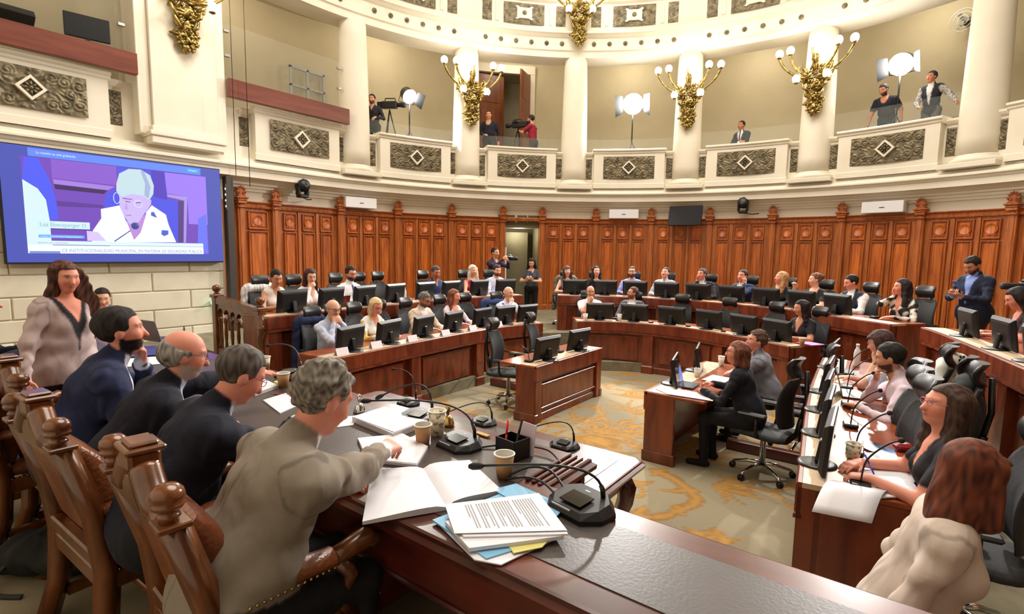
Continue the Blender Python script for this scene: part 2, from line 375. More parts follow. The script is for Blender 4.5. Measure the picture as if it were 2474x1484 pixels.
for a, b in zip(PIL[:-1], PIL[1:]):
    if abs(a+51.3) < .1: continue
    mb = MB(); ubox(mb, a, b, 8.1, 8.16, ZB, ZT); mb.build('panel_backing', framew, wallc)
    mb = MB(); usweep(mb, a, b, [(8.12, ZT-.13), (8.05, ZT-.13), (8.04, ZT-.10), (8.06, ZT-.08), (8.06, ZT-.05), (8.0, ZT-.015), (8.0, ZT), (8.12, ZT)]); mb.build('cornice_rail', framew, wallc)
    mb = MB(); usweep(mb, a, b, [(8.12, ZB), (8.05, ZB), (8.05, ZB+.12), (8.08, ZB+.15), (8.12, ZB+.15)]); mb.build('baseboard_rail', framew, wallc)
    small = abs(b-a) < 6; n = 1 if small else 3
    for k in range(n):
        ph = a+(b-a)*((k+.5)/n*.84+.08)
        o = link('panel', sq_s if small else sq_m, wallc); o.matrix_world = flat_at(ph, 8.085, 2.755)
        o = link('panel', tall_s if small else tall_m, wallc); o.matrix_world = flat_at(ph, 8.085, 1.60)
    for k in range(1, n):                                   # stiles between the panels
        ph = a+(b-a)*(k/n*.84+.08); mb = MB(); mb.box((0, -.006, 0), (.075, .04, 2.3), bev=.006); o = mb.build('stile', framew, wallc); o.matrix_world = flat_at(ph, 8.09, 1.83)
mb = MB(); ubox(mb, -103.5, -99.4, 8.06, 8.16, ZB, ZT); mb.build('panel_backing', framew, wallc)
# ground-floor doorway with a greenish door standing inside it
d2 = empty('door_2', label='open doorway in the panelled wall with a dim olive corridor behind it', kind='structure')
olive = mat('olive_paint', srgb(112, 104, 76), .6, col2=srgb(100, 92, 66), nscale=2)
mb = MB(); usweep(mb, -51.3, -43.3, [(8.12, ZT-.10), (8.0, ZT-.10), (7.98, ZT-.03), (8.0, ZT), (8.12, ZT)]); mb.build('lintel', framew, d2)
mb = MB(); ubox(mb, -53, -41.6, 9.3, 9.4, 0, 3.2); mb.build('corridor_wall', olive, d2)
mb = MB(); ubox(mb, -50.9, -50.7, 8.12, 9.3, 0, 3.2); ubox(mb, -43.9, -43.7, 8.12, 9.3, 0, 3.2); ubox(mb, -50.9, -43.7, 8.12, 9.3, 2.85, 3.2); mb.build('jamb', olive, d2)
mb = MB(); ubox(mb, -49.4, -45.1, 8.9, 8.96, .3, 2.75); mb.build('door_leaf', olive, d2)
mb = MB(); ubox(mb, -50.6, -50.3, 8.12, 8.2, .4, 2.3); mb.build('white_strip', acwhite, d2)

# ---- frieze, fascia and cornice above the panelling
mb = MB(); A0, A1 = -160, 110
prof = [(8.3, 3.0), (8.12, 3.0), (8.12, 3.33), (8.08, 3.335), (8.08, 3.39), (8.05, 3.395), (8.05, 3.45), (8.0, 3.46), (8.0, 3.50), (7.96, 3.52), (7.92, 3.575), (7.74, 3.58), (7.74, 3.70), (7.72, 3.715), (7.70, 3.75), (7.66, 3.77), (7.66, 3.80), (7.70, 3.83), (7.76, 3.855), (7.80, 3.86), (7.80, 3.89), (7.84, 3.90), (7.84, 3.96), (8.5, 3.96), (8.5, 3.0)]
usweep(mb, A0, A1, prof, step=1.5); tag(mb.build('trim_1', plaster), 'stepped cream cornice running round the hall above the panelling', kind='structure')

# ---- gallery shell
mb = MB(); ubox(mb, A0, A1, 8.06, 10.6, 4.35, 4.45); tag(mb.build('floor_gallery', daisc), 'floor of the public gallery', kind='structure')
mb = MB(); ubox(mb, A0, -53.1, 10.5, 10.6, 4.4, 8.6, step=3); ubox(mb, -43.4, A1, 10.5, 10.6, 4.4, 8.6, step=3); ubox(mb, -53.1, -43.4, 10.5, 10.6, 7.75, 8.6)
tag(mb.build('wall_gallery', gwall), 'beige back wall of the public gallery', kind='structure')
mb = MB(); ubox(mb, A0, A1, 8.2, 10.6, 8.25, 8.35); tag(mb.build('ceiling_gallery', gwall), 'beige ceiling of the public gallery', kind='structure')
door_w = mat('gallery_door_wood', srgb(104, 52, 26), .35, col2=srgb(134, 74, 38), scale=(4, 4, .4), nscale=3)
d1 = empty('door_1', label='tall brown double door standing open at the back of the gallery', kind='structure')
mb = MB(); ubox(mb, -53.6, -52.8, 10.38, 10.55, 4.45, 7.95); ubox(mb, -43.7, -42.9, 10.38, 10.55, 4.45, 7.95); ubox(mb, -53.6, -42.9, 10.36, 10.55, 7.75, 8.0); mb.build('door_frame', plaster, d1)
for hinge, rot in ((-52.8, -8), (-43.7, 62)):
    mb = MB(); s_ = 1 if hinge < -48 else -1; wd = .86
    mb.bb(0, s_*wd, -.03, .03, 0, 3.25, bev=.01)
    for z0, z1 in ((.2, 1.2), (1.4, 2.2), (2.4, 3.1)): mb.bb(s_*.12, s_*(wd-.12), -.045, .045, z0, z1, bev=.012)
    o = mb.build('door_leaf', door_w, d1); o.matrix_world = flat_at(hinge, 10.45, 4.45) @ Matrix.Rotation(rad(-rot*s_), 4, 'Z')
mb = MB(); ubox(mb, -54, -42.5, 12.2, 12.3, 4.4, 8); ubox(mb, -55, -54, 10.6, 12.3, 4.4, 8); ubox(mb, -43, -42, 10.6, 12.3, 4.4, 8); ubox(mb, -55, -42, 10.6, 12.3, 8, 8.1); ubox(mb, -55, -42, 10.6, 12.3, 4.35, 4.45); mb.build('lobby', gwall, d1)

# ---- columns
def col_mesh():
    r = [(.40, .0), (.44, .02), (.455, .055), (.44, .09), (.40, .11), (.385, .13), (.385, .15), (.365, .17)]
    sh = [(.365-.06*(i/10)**1.6, .17+3.25*i/10) for i in range(1, 11)]
    mb = MB(); mb.lathe(sh and [(.365, .165)]+sh, n=40); shaft = mb.mesh('shaft')
    mb = MB(); mb.lathe(r, n=40); base = mb.mesh('base')
    mb = MB(); mb.box((0, 0, -.04), (.95, .95, .1), bev=.01); pl = mb.mesh('plinth')
    for me in (shaft, base, pl): me.materials.append(plaster); fix_normals(me)
    return shaft, base, pl
CM = col_mesh()
COLA = [-80.1, -58.7, -37.2, -15.6, 6.0, 27.8, 49.4]
cdesc = ['beside the brown-banded side balcony', 'left of the open gallery door', 'right of the open gallery door', 'right of the big central floodlight', 'left of the two technicians on the gallery', 'on the far right beside the technicians', 'beyond the right edge']
for a, ds in zip(COLA, cdesc):
    e = empty('column', up(a, 8.08, 4.0), uang(a), 'smooth round cream gallery column '+ds, 'column', 'cream gallery columns')
    for n_, me in zip(('shaft', 'base', 'plinth'), CM): link(n_, me, e)

# ---- parapet bays with bronze reliefs
def relief_h(U, V, wd, h, seed, side=False):
    r = random.Random(seed); Z = np.zeros_like(U)
    if side: C_ = [(0, v, .075, s_) for v, s_ in ((-.2, 1), (-.04, -1), (.12, 1), (.24, -1))]
    else:
        C_ = []
        for sx in (-1, 1):
            for cx, cy, R_, s_ in ((.58, .15, .10, 1), (.58, -.14, .10, -1), (.40, .17, .09, -1), (.40, -.16, .09, 1), (.25, .2, .09, 1), (.25, -.2, .09, -1), (.66, 0, .06, 1), (.48, 0, .08, -1)): C_.append((sx*cx, cy, R_, sx*s_))
    for cx, cy, R_, s_ in C_:
        rho = np.hypot(U-cx, V-cy); th = np.arctan2(V-cy, U-cx)
        w_ = np.clip(1.15-rho/R_, 0, 1)**.5
        Z = np.maximum(Z, w_*(.5+.5*np.cos(2*PI*rho/(R_*.55)-s_*th)))
        Z = np.maximum(Z, np.clip(1-rho/(R_*.32), 0, 1)**.5)
    Z = np.maximum(Z, .55*np.clip(np.sin(23*U+4*np.sin(17*V))*np.sin(29*V+3*np.sin(19*U)), 0, 1))
    e = np.minimum(wd/2-np.abs(U), h/2-np.abs(V)); return Z*np.clip(e/.02, 0, 1)
def relief_mesh(wd, h, seed, nx, ny, side=False, amp=.035):
    u = np.linspace(-wd/2, wd/2, nx); v = np.linspace(-h/2, h/2, ny); U, V = np.meshgrid(u, v); Z = relief_h(U, V, wd, h, seed, side)
    mb = MB(); mb.grid([[Vector((U[i, j], -amp*Z[i, j], V[i, j])) for j in range(nx)] for i in range(ny)], 0, True)
    me = mb.mesh('relief'); me.materials.append(bronze); return me
rel_m = relief_mesh(1.36, .6, 3, 110, 50); side_m = relief_mesh(.19, .56, 5, 18, 48, True)
def diamond_mesh():
    mb = MB(); R0, R1 = .185, .135
    P = []
    for k in range(4):
        a = PI/2*k; c, s_ = math.cos(a), math.sin(a); P.append([Vector((R0*c, 0, R0*s_)), Vector((R0*c, -.07, R0*s_)), Vector((R1*c, -.07, R1*s_)), Vector((R1*c, -.02, R1*s_))])
    P.append(P[0]); mb.grid(P, 0, False)
    me = mb.mesh('diamond_frame'); me.materials.append(plaster); return me
def rosette_mesh():
    mb = MB()
    for k in range(8):
        a = 2*PI*k/8; mb.sphere((.065*math.cos(a), -.03, .065*math.sin(a)), (.035, .02, .02), n=8, m=5, M=Matrix.Rotation(-a, 4, 'Y'))
    mb.sphere((0, -.045, 0), .028, n=8, m=6); mb.prism([(.14, 0), (0, .14), (-.14, 0), (0, -.14)], .0, .012, M=Matrix.Rotation(PI/2, 4, 'X'))
    me = mb.mesh('rosette'); me.materials.append(bronze); return me
dia_m = diamond_mesh(); ros_m = rosette_mesh()
parap = empty('trim_2', label='cream gallery parapet with bronze scrollwork panels', kind='structure')
def parapet_bay(ca, cb, skipside=()):
    c = (ca+cb)/2; half = (cb-ca)/2
    mb = MB(); ubox(mb, ca, cb, 7.98, 8.12, 3.95, 4.9); mb.build('parapet_wall', plaster, parap)
    mb = MB(); ubox(mb, c-6.9, c+6.9, 7.785, 8.12, 3.95, 4.9); mb.build('pedestal', plaster, parap)
    mb = MB(); usweep(mb, c-7.15, c+7.15, [(8.14, 4.86), (7.79, 4.86), (7.76, 4.89), (7.76, 4.92), (7.72, 4.95), (7.72, 4.985), (7.76, 5.0), (8.14, 5.0)]); mb.build('coping', plaster, parap)
    for a, b in ((ca+2.2, c-7.15), (c+7.15, cb-2.2)):
        mb = MB(); usweep(mb, a, b, [(8.14, 4.82), (7.97, 4.82), (7.94, 4.85), (7.91, 4.90), (7.91, 4.94), (8.14, 4.94)]); mb.build('coping', plaster, parap)
    mb = MB(); usweep(mb, c-7.0, c+7.0, [(8.0, 3.95), (7.77, 3.95), (7.77, 4.07), (7.80, 4.10), (8.0, 4.10)]); mb.build('pedestal_base', plaster, parap)
    o = link('relief_panel', rel_m, parap); o.matrix_world = flat_at(c, 7.752, 4.50)
    d = link('diamond_frame', dia_m, parap); d.matrix_world = flat_at(c, 7.757, 4.50)
    d = link('rosette', ros_m, parap); d.matrix_world = flat_at(c, 7.742, 4.50)
    for s_ in (-1, 1):
        mb = MB()
        for z0, z1 in ((4.25, 4.34), (4.37, 4.66), (4.69, 4.78)): mb.bb(-.05, .05, -.012, .02, z0-4.5, z1-4.5, bev=.004)
        o = mb.build('pier_inset', plaster, parap); o.matrix_world = flat_at(c+s_*5.75, 7.80, 4.5)
        o = link('side_relief', side_m, parap); o.matrix_world = flat_at(c+s_*7.85, 7.975, 4.49)
for a, b in zip(COLA[:-1], COLA[1:]): parapet_bay(a, b)
parapet_bay(-101.6, -80.1); parapet_bay(-132.5, -111.0)
# ---- architrave and upper parapet
arch = empty('trim_3', label='cream architrave with a row of small bronze studs and the upper relief band', kind='structure')
mb = MB(); usweep(mb, A0, A1, [(8.5, 7.42), (7.86, 7.42), (7.86, 7.58), (7.82, 7.60), (7.82, 7.90), (7.78, 7.93), (7.74, 7.98), (7.70, 8.0), (7.70, 8.06), (7.8, 8.1), (7.84, 8.12), (7.84, 8.78), (7.78, 8.82), (7.74, 8.88), (7.74, 8.95), (8.5, 8.95)], step=1.5); mb.build('architrave', plaster, arch)
studm = MB(); studm.sphere((0, 0, 0), (.06, .03, .06), n=10, m=5); studm.sphere((0, -.025, 0), .025, n=6, m=4); studme = studm.mesh('stud'); studme.materials.append(bronze)
upside = relief_mesh(.26, .52, 8, 22, 44, True, .02); upmain = relief_mesh(1.1, .52, 9, 90, 44, False, .02)
def cart_mesh():
    mb = MB(); poly = [(-.2, -.12), (-.24, -.15), (-.2, -.17), (-.12, -.13), (.12, -.13), (.2, -.17), (.24, -.15), (.2, -.12), (.2, .12), (.24, .15), (.2, .17), (.12, .13), (-.12, .13), (-.2, .17), (-.24, .15), (-.2, .12)]
    mb.prism(poly, 0, .05, M=Matrix.Rotation(PI/2, 4, 'X')); mb.sphere((0, -.055, 0), (.06, .02, .06), 1, n=10, m=5)
    me = mb.mesh('cartouche'); me.materials.append(plaster); me.materials.append(bronze); fix_normals(me); return me
cart_m = cart_mesh()
for a, b in [(-101.6, -80.1)]+list(zip(COLA[:-1], COLA[1:])):
    c = (a+b)/2
    for k in range(6):
        o = link('stud', studme, arch); o.matrix_world = flat_at(c+(k-2.5)*3.05, 7.80, 7.76)
    o = link('relief_panel', upmain, arch); o.matrix_world = flat_at(c, 7.805, 8.46)
    o = link('cartouche', cart_m, arch); o.matrix_world = flat_at(c, 7.805, 8.46)
    for s_ in (-1, 1):
        o = link('side_relief', upside, arch); o.matrix_world = flat_at(c+s_*7.3, 7.835, 8.46)
        mb = MB(); mb.bb(-.05, .05, -.02, .02, -.24, .24, bev=.006); o = mb.build('pier_inset', plaster, arch); o.matrix_world = flat_at(c+s_*5.3, 7.84, 8.46)
# upper wall and ceiling closing the room
mb = MB(); ubox(mb, A0, A1, 8.9, 9.0, 8.9, 12.6, step=4); tag(mb.build('wall_upper', gwall), 'plain wall above the upper relief band', kind='structure')
mb = MB(); mb.bb(-9, 9, -10.5, 9.2, 12.6, 12.7); tag(mb.build('ceiling', plaster), 'high cream ceiling', kind='structure')
mb = MB(); mb.bb(-9, 9, -10.6, -10.5, 0, 12.6); tag(mb.build('wall_back', plaster), 'cream wall behind the dais', kind='structure')
mb = MB(); ubox(mb, 54.1, 120, 8.06, 8.16, 0, 3.13, step=4); tag(mb.build('wall_right', framew), 'panelled wall on the right of the hall', kind='structure')

# ---- left wall: stone courses, big pier, side balconies
wl_ = empty('wall_left', label='cream rusticated stone wall below the big screen', kind='structure')
mb = MB(); mb.bb(-8.2, -7.9, -10.5, -1.75, 0, 3.6); mb.build('wall_core', plaster, wl_)
zc = [.02, .36, .70, 1.04, 1.38, 1.72, 2.06]
for i in range(len(zc)):
    z0 = zc[i]; off = .0 if i % 2 else .62; y = -1.78
    edges = [y]; yy = y-(1.24 if i % 2 == 0 else .62)
    while yy > -8.6: edges.append(yy); yy -= 1.24
    edges.append(-8.7)
    for a, b in zip(edges[1:], edges[:-1]):
        mb = MB(); mb.bb(-7.93, -7.865, a+.009, b-.009, z0+.009, z0+.331, bev=.012); mb.build('stone_block', stonew, wl_)
mb = MB(); mb.bb(-7.93, -7.85, -8.7, -1.78, 2.4, 3.5); mb.build('plain_course', stonew, wl_)
# dark steel post at the corner of the screen
mb = MB(); mb.bb(-7.88, -7.72, -1.74, -1.60, .5, 3.55, bev=.01); mb.bb(-7.74, -7.71, -1.76, -1.72, 2.9, 3.4)
for k in range(4): mb.bb(-7.71, -7.69, -1.78, -1.76, 2.95+.11*k, 2.99+.11*k, 1)
tag(mb.build('steel_post', [mat('dark_steel', srgb(62, 54, 50), .5), acwhite]), 'dark steel post between the big screen and the wood panelling', 'post')
# pier between the two balconies
pier = empty('pier_of_wall', label='broad cream pier carrying the large wall sconce', kind='structure')
mb = MB(); mb.bb(-8.3, -7.66, -2.93, -1.85, 4.25, 9, bev=.01); mb.build('shaft', plaster, pier)
mb = MB(); mb.bb(-8.3, -7.72, -3.12, -2.93, 4.1, 9, bev=.01); mb.bb(-8.3, -7.72, -1.85, -1.68, 4.1, 9, bev=.01); mb.build('side_return', plaster, pier)
mb = MB()
for x, z0, z1 in ((-7.60, 3.95, 4.08), (-7.57, 4.08, 4.16), (-7.62, 4.16, 4.25)): mb.bb(-8.3, x, -2.93-(x+7.66), -1.85+(x+7.66), z0, z1, bev=.015)
mb.build('base', plaster, pier)
bandw = mat('reddish_band_wood', srgb(104, 48, 36), .35, col2=srgb(124, 62, 46), scale=(4, .5, 4), nscale=3, coat=.2)
for ya, yb, ds in ((-1.68, 1.0, 'in front of the side balcony next to the first column'), (-8.0, -3.14, 'in front of the side balcony at the upper left')):
    mb = MB(); mb.bb(-7.70, -7.58, ya, yb, 5.01, 5.35, bev=.008); tag(mb.build('wood_band', bandw), 'reddish wooden desk front '+ds, 'desk front')
mb = MB(); mb.bb(-8.4, -8.0, -8.6, -3.1, 3.95, 4.95); tag(mb.build('trim_5', plaster), kind='structure')
mb = MB(); mb.bb(-10.5, -8.3, -1.75, -1.65, 4.4, 8.4); mb.bb(-10.5, -8.3, -3.2, -3.1, 4.4, 8.4); tag(mb.build('wall_partition', gwall), 'beige partitions beside the pier', kind='structure')
# ================================================================== desks
ORD = ['first', 'second', 'third', 'fourth', 'fifth', 'sixth', 'seventh', 'eighth', 'ninth', 'tenth', 'eleventh']
def smooth_path(P, n=10):
    P = [np.array(p, float) for p in P]; out = []
    for i in range(len(P)-1):
        p0 = P[max(i-1, 0)]; p1 = P[i]; p2 = P[i+1]; p3 = P[min(i+2, len(P)-1)]
        for k in range(n):
            t = k/n; out.append(.5*((2*p1)+(-p0+p2)*t+(2*p0-5*p1+4*p2-p3)*t*t+(-p0+3*p1-3*p2+p3)*t**3))
    out.append(P[-1]); return out
class Row:
    """front edge of a desk; people sit on the left of the travel direction"""
    def __init__(s, P, top, base):
        s.q = smooth_path(P); s.top = top; s.base = base; L = [0]
        for a, b in zip(s.q[:-1], s.q[1:]): L.append(L[-1]+np.linalg.norm(b-a))
        s.L = np.array(L); s.len = L[-1]
    def at(s, l, off):
        i = int(np.clip(np.searchsorted(s.L, l)-1, 0, len(s.q)-2)); f = (l-s.L[i])/(s.L[i+1]-s.L[i]); p = s.q[i]+(s.q[i+1]-s.q[i])*f
        d = s.q[min(i+2, len(s.q)-1)]-s.q[max(i-1, 0)]; d = d/np.linalg.norm(d); n = np.array([-d[1], d[0]]); return p+n*off, math.degrees(math.atan2(d[1], d[0]))
    def near(s, x, y):
        ls = np.linspace(0, s.len, 300); return min(ls, key=lambda l: np.hypot(*(s.at(l, 0)[0]-np.array([x, y]))))
    def path(s, l0, l1):
        n = max(2, int((l1-l0)/.12)); fs = []
        for i in range(n+1):
            l = l0+(l1-l0)*i/n; fs.append(lambda o, z, l=l: Vector((*s.at(l, o)[0], z)))
        return fs
    def desk(s, name, label, depth=.62, npan=None, floor0=0.0, group=None):
        e = empty(name, (0, 0, 0), 0, label, 'desk', group); T, B = s.top, floor0; Ln = s.len
        f = s.path(0, Ln)
        MB().sweep(f, [(.02, T-.03), (.02, T), (.26, T), (.26, T-.03)], 0).build('monitor_shelf', beigetop, e)
        MB().sweep(f, [(.26, T-.035), (.26, T-.004), (depth, T-.004), (depth, T-.035)]).build('desk_top', deskt, e)
        MB().sweep(f, [(0, T-.19), (-.01, T-.17), (-.01, T-.015), (.0, T), (.022, T), (.022, T-.19)]).build('apron', mahog, e)
        MB().sweep(f, [(-.014, T-.215), (-.014, T-.19), (.03, T-.19), (.03, T-.215)]).build('moulding', mahog, e)
        MB().sweep(f, [(.09, B), (.09, T-.03), (.12, T-.03), (.12, B)]).build('back_panel', mahog, e)
        MB().sweep(f, [(.05, B), (.05, B+.10), (.065, B+.12), (.12, B+.12), (.12, B)]).build('plinth', mahog, e)
        npan = npan or max(2, round(Ln/1.15))
        for k in range(npan+1):
            l = min(max(Ln*k/npan, .1), Ln-.1); fp = s.path(l-.09, l+.09)
            MB().sweep(fp, [(.0, B), (.0, T-.2), (.12, T-.2), (.12, B)]).build('post', mahog, e)
            MB().sweep(s.path(l-.1, l+.1), [(-.015, B), (-.015, B+.13), (0, B+.145), (.12, B+.145), (.12, B)]).build('post_foot', mahog, e)
            if k < npan:
                a = Ln*k/npan+.2; b = Ln*(k+1)/npan-.2
                MB().sweep(s.path(a, b), [(.062, B+.2), (.075, B+.19), (.09, B+.19), (.09, T-.27), (.075, T-.27), (.062, T-.29)]).build('front_panel', mahog, e)
                MB().sweep(s.path(a-.03, b+.03), [(.055, T-.29), (.055, T-.265), (.09, T-.265), (.09, T-.29)]).build('panel_moulding', mahog, e)
        for l in (0.0, Ln-.04):
            fp = s.path(l, l+.04); MB().sweep(fp, [(.0, B), (.0, T-.03), (depth, T-.03), (depth, B)]).build('end_panel', mahog, e)
        return e
outL = Row([(-3.82, -3.08), (-3.86, -1.9), (-3.95, -.5), (-3.93, .6), (-3.8, 1.5), (-3.51, 2.22)], 1.29, .54)
outR = Row([(-3.01, 2.79), (-1.92, 3.45), (-.6, 3.66), (.65, 3.42), (1.43, 3.1), (1.95, 2.72), (2.72, 2.10)], 1.29, .54)
inL = Row([(-2.41, -3.08), (-2.55, -1.6), (-2.6, .1), (-2.35, 1.24)], .92, .17)
inR = Row([(-2.0, 1.88), (-1.35, 2.32), (-.2, 2.42), (.8, 2.05), (1.6, 1.58)], .92, .17)
rIn = Row([(2.08, .98), (2.2, -1), (2.46, -3.35)], .92, .17)
rOut = Row([(3.05, 2.05), (3.25, 1.4), (3.72, -.65), (4.1, -2.5)], 1.29, .54)
outL.desk('tiered_desk', 'long reddish desk of the outer row on the left, below the panelled wall', floor0=.17)
outR.desk('tiered_desk', 'long curved reddish desk of the outer row facing the dais', floor0=.17)
inL.desk('tiered_desk', 'long reddish desk of the inner row on the left with white name cards', npan=3)
inR.desk('tiered_desk', 'curved reddish desk of the inner row facing the dais', npan=3)
rIn.desk('tiered_desk', 'reddish desk of the inner row on the right seen lengthwise with laptops', npan=3)
rOut.desk('tiered_desk', 'reddish desk of the outer row on the right edge of the picture', floor0=.17)
def small_desk(x0, x1, y0, y1, top, label, front):
    e = empty('short_desk', ((x0+x1)/2, (y0+y1)/2, 0), 0, label, 'desk'); hx, hy = (x1-x0)/2, (y1-y0)/2; s_ = front
    MB().bb(-hx, hx, -hy, hy, top-.035, top-.004, bev=.006).build('desk_top', deskt, e)
    MB().bb(s_*(hx-.26), s_*(hx-.02), -hy+.02, hy-.02, top-.006, top).build('monitor_shelf', beigetop, e)
    MB().bb(s_*(hx-.03), s_*(hx+.01), -hy, hy, top-.2, top+.001, bev=.006).build('apron', mahog, e)
    for y in (-hy, hy-.05): MB().bb(-hx+.02 if s_ < 0 else hx-.32, hx-.02 if s_ > 0 else -hx+.32, y, y+.05, 0, top-.035, bev=.006).build('end_panel', mahog, e)
    for y in (-hy, hy-.05): MB().bb(hx-.34 if s_ > 0 else -hx-.01, hx+.01 if s_ > 0 else -hx+.34, y-.012, y+.062, 0, .12, bev=.008).build('end_foot', mahog, e)
    MB().bb(s_*(hx-.08), s_*(hx-.05), -hy+.05, hy-.05, 0, top-.04).build('back_panel', mahog, e)
    for y in (-hy+.08, hy-.08): MB().bb(s_*(hx-.09), s_*hx, y-.07, y+.07, 0, top-.2, bev=.006).build('post', mahog, e); 
    MB().bb(s_*(hx-.05), s_*(hx-.028), -hy+.2, hy-.2, .18, top-.28, bev=.008).build('front_panel', mahog, e)
    MB().bb(s_*(hx-.06), s_*(hx-.03), -hy+.14, hy-.14, 0, .1, bev=.006).build('plinth', mahog, e)
    for z in (.17, top-.27): MB().bb(s_*(hx-.05), s_*(hx-.015), -hy+.17, hy-.17, z-.012, z+.012, bev=.005).build('panel_moulding', mahog, e)
    return e
small_desk(-1.38, -.79, -1.24, .55, .75, 'short free-standing desk with two monitors and nobody behind it', 1)
small_desk(.74, 1.36, -1.44, .6, .75, 'short desk where a woman in black and a man in grey sit', -1)
# brass rails on low dark sills closing the side aisles
def rail(label, a, b, ys):
    e = empty('brass_rail', ((a[0]+b[0])/2, (a[1]+b[1])/2, 0), 0, label, 'railing'); c = np.array([(a[0]+b[0])/2, (a[1]+b[1])/2])
    A = np.array(a)-c; B = np.array(b)-c; L = np.linalg.norm(B-A); an = math.atan2(*(B-A)[::-1])
    MB().box((0, 0, .06), (L, .09, .12), rz=an, bev=.01).build('sill', mahogd, e)
    for z in ys:
        MB().tube([(A[0], A[1], z), (B[0], B[1], z)], .016, 10).build('bar', brass, e)
        for q in (A, B): MB().sphere((q[0], q[1], z), .03).build('socket', brass, e)
rail('brass double rail between the left inner desk and the empty short desk', (-2.48, -.05), (-1.36, -.05), (.60, .33))
rail('brass double rail between the short desk and the right inner desk', (1.36, -.5), (2.14, -.5), (.60, .33))

# ================================================================== monitors
def mon_parts():
    w_, h_ = .51, .315; a = MB()
    a.box((0, 0, 0), (w_, .022, h_), bev=.005)
    pts = []
    P = [[Vector((sx*(w_/2-.004-i), -.011-y, sz*(h_/2-.004-i*.8))) for sx, sz in ((-1, -1), (1, -1), (1, 1), (-1, 1))] for i, y in ((0, 0), (.03, .022), (.06, .028))]
    a.grid(P, 0, False, close=True); a.add(P[-1], [(0, 1, 2, 3)]); 
    hous = a.mesh('housing'); hous.materials.append(black); fix_normals(hous)
    a = MB(); a.box((0, .0115, .004), (w_-.024, .002, h_-.035)); scr = a.mesh('screen'); scr.materials.append(mat('dark_screen', srgb(20, 20, 24), .12))
    a = MB(); a.box((0, -.0405, .0), (.05, .002, .012)); logo = a.mesh('badge'); logo.materials.append(mat('grey_badge', srgb(52, 52, 54), .5))
    a = MB(); a.box((0, -.05, -.06), (.07, .03, .15), bev=.008, M=Matrix.Rotation(rad(-8), 4, 'X')); st = a.mesh('stand'); st.materials.append(black); fix_normals(st)
    a = MB(); a.lathe([(.11, 0), (.11, .008), (.09, .016), (0, .018)], (0, 0, 0), 20); ft = a.mesh('foot'); ft.materials.append(black); fix_normals(ft)
    return hous, scr, logo, st, ft
MP = mon_parts()
def monitor(x, y, z, rz, label, tilt=-8, lift=.168, group='black flat monitors on the desks'):
    e = empty('monitor', (x, y, z), rz, label, 'monitor', group)
    hd = link('housing', MP[0], e); hd.location = (0, 0, lift); hd.rotation_euler = (rad(-tilt), 0, 0)
    for n_, me in (('screen', MP[1]), ('badge', MP[2])): link(n_, me, hd)
    s_ = link('stand', MP[3], e); s_.location = (0, .0, lift-.02); f = link('foot', MP[4], e); f.location = (0, -.06, .0); return e
def row_monitors(row, pts, where, turn=0):
    for i, (x, y) in enumerate(pts):
        l = row.near(x, y); p, th = row.at(l, .2); monitor(p[0], p[1], row.top, rad(th+turn), '%s black monitor from the left along %s' % (ORD[i], where))
row_monitors(outL, [(-4.06, -2.61), (-4.08, -1.96), (-4.12, -1.32), (-4.16, -.65), (-4.16, .06), (-4.14, .7), (-4.03, 1.42), (-3.78, 2.0)], 'the outer left desk', 8)
row_monitors(inL, [(-2.67, -2.64), (-2.74, -1.98), (-2.78, -1.29), (-2.8, -.62), (-2.82, .07), (-2.72, .6), (-2.62, 1.1)], 'the inner left desk', 8)
row_monitors(outR, [(-2.82, 3.16), (-2.27, 3.49), (-1.69, 3.71), (-1.07, 3.81), (-.44, 3.85), (.23, 3.72), (.86, 3.57), (1.46, 3.33), (2.02, 2.94)], 'the outer curved desk')
row_monitors(inR, [(-1.77, 2.3), (-1.18, 2.56), (-.5, 2.62), (.18, 2.51), (.82, 2.28), (1.36, 1.98)], 'the inner curved desk')
row_monitors(rOut, [(3.48, 1.37), (3.68, .47), (3.85, -.2)], 'the outer right desk')
for i, y in enumerate((.30, -1.0, -1.7, -2.38, -3.02)):
    l = rIn.near(2.3, y); p, th = rIn.at(l, .15); monitor(p[0], p[1], .92, rad(th-4), '%s black monitor from the far end of the right inner desk, seen edge-on' % ORD[i], 4)
monitor(-.93, -.78, .75, rad(90-6), 'black monitor on the empty short desk nearer the dais', -10); monitor(-.95, .1, .75, rad(90-6), 'black monitor on the empty short desk farther from the dais', -10)
monitor(.90, -.95, .75, rad(-90+14), 'black monitor in front of the woman in black at the short desk', -10); monitor(.88, -.1, .75, rad(-90+14), 'black monitor in front of the man in grey at the short desk', -10)

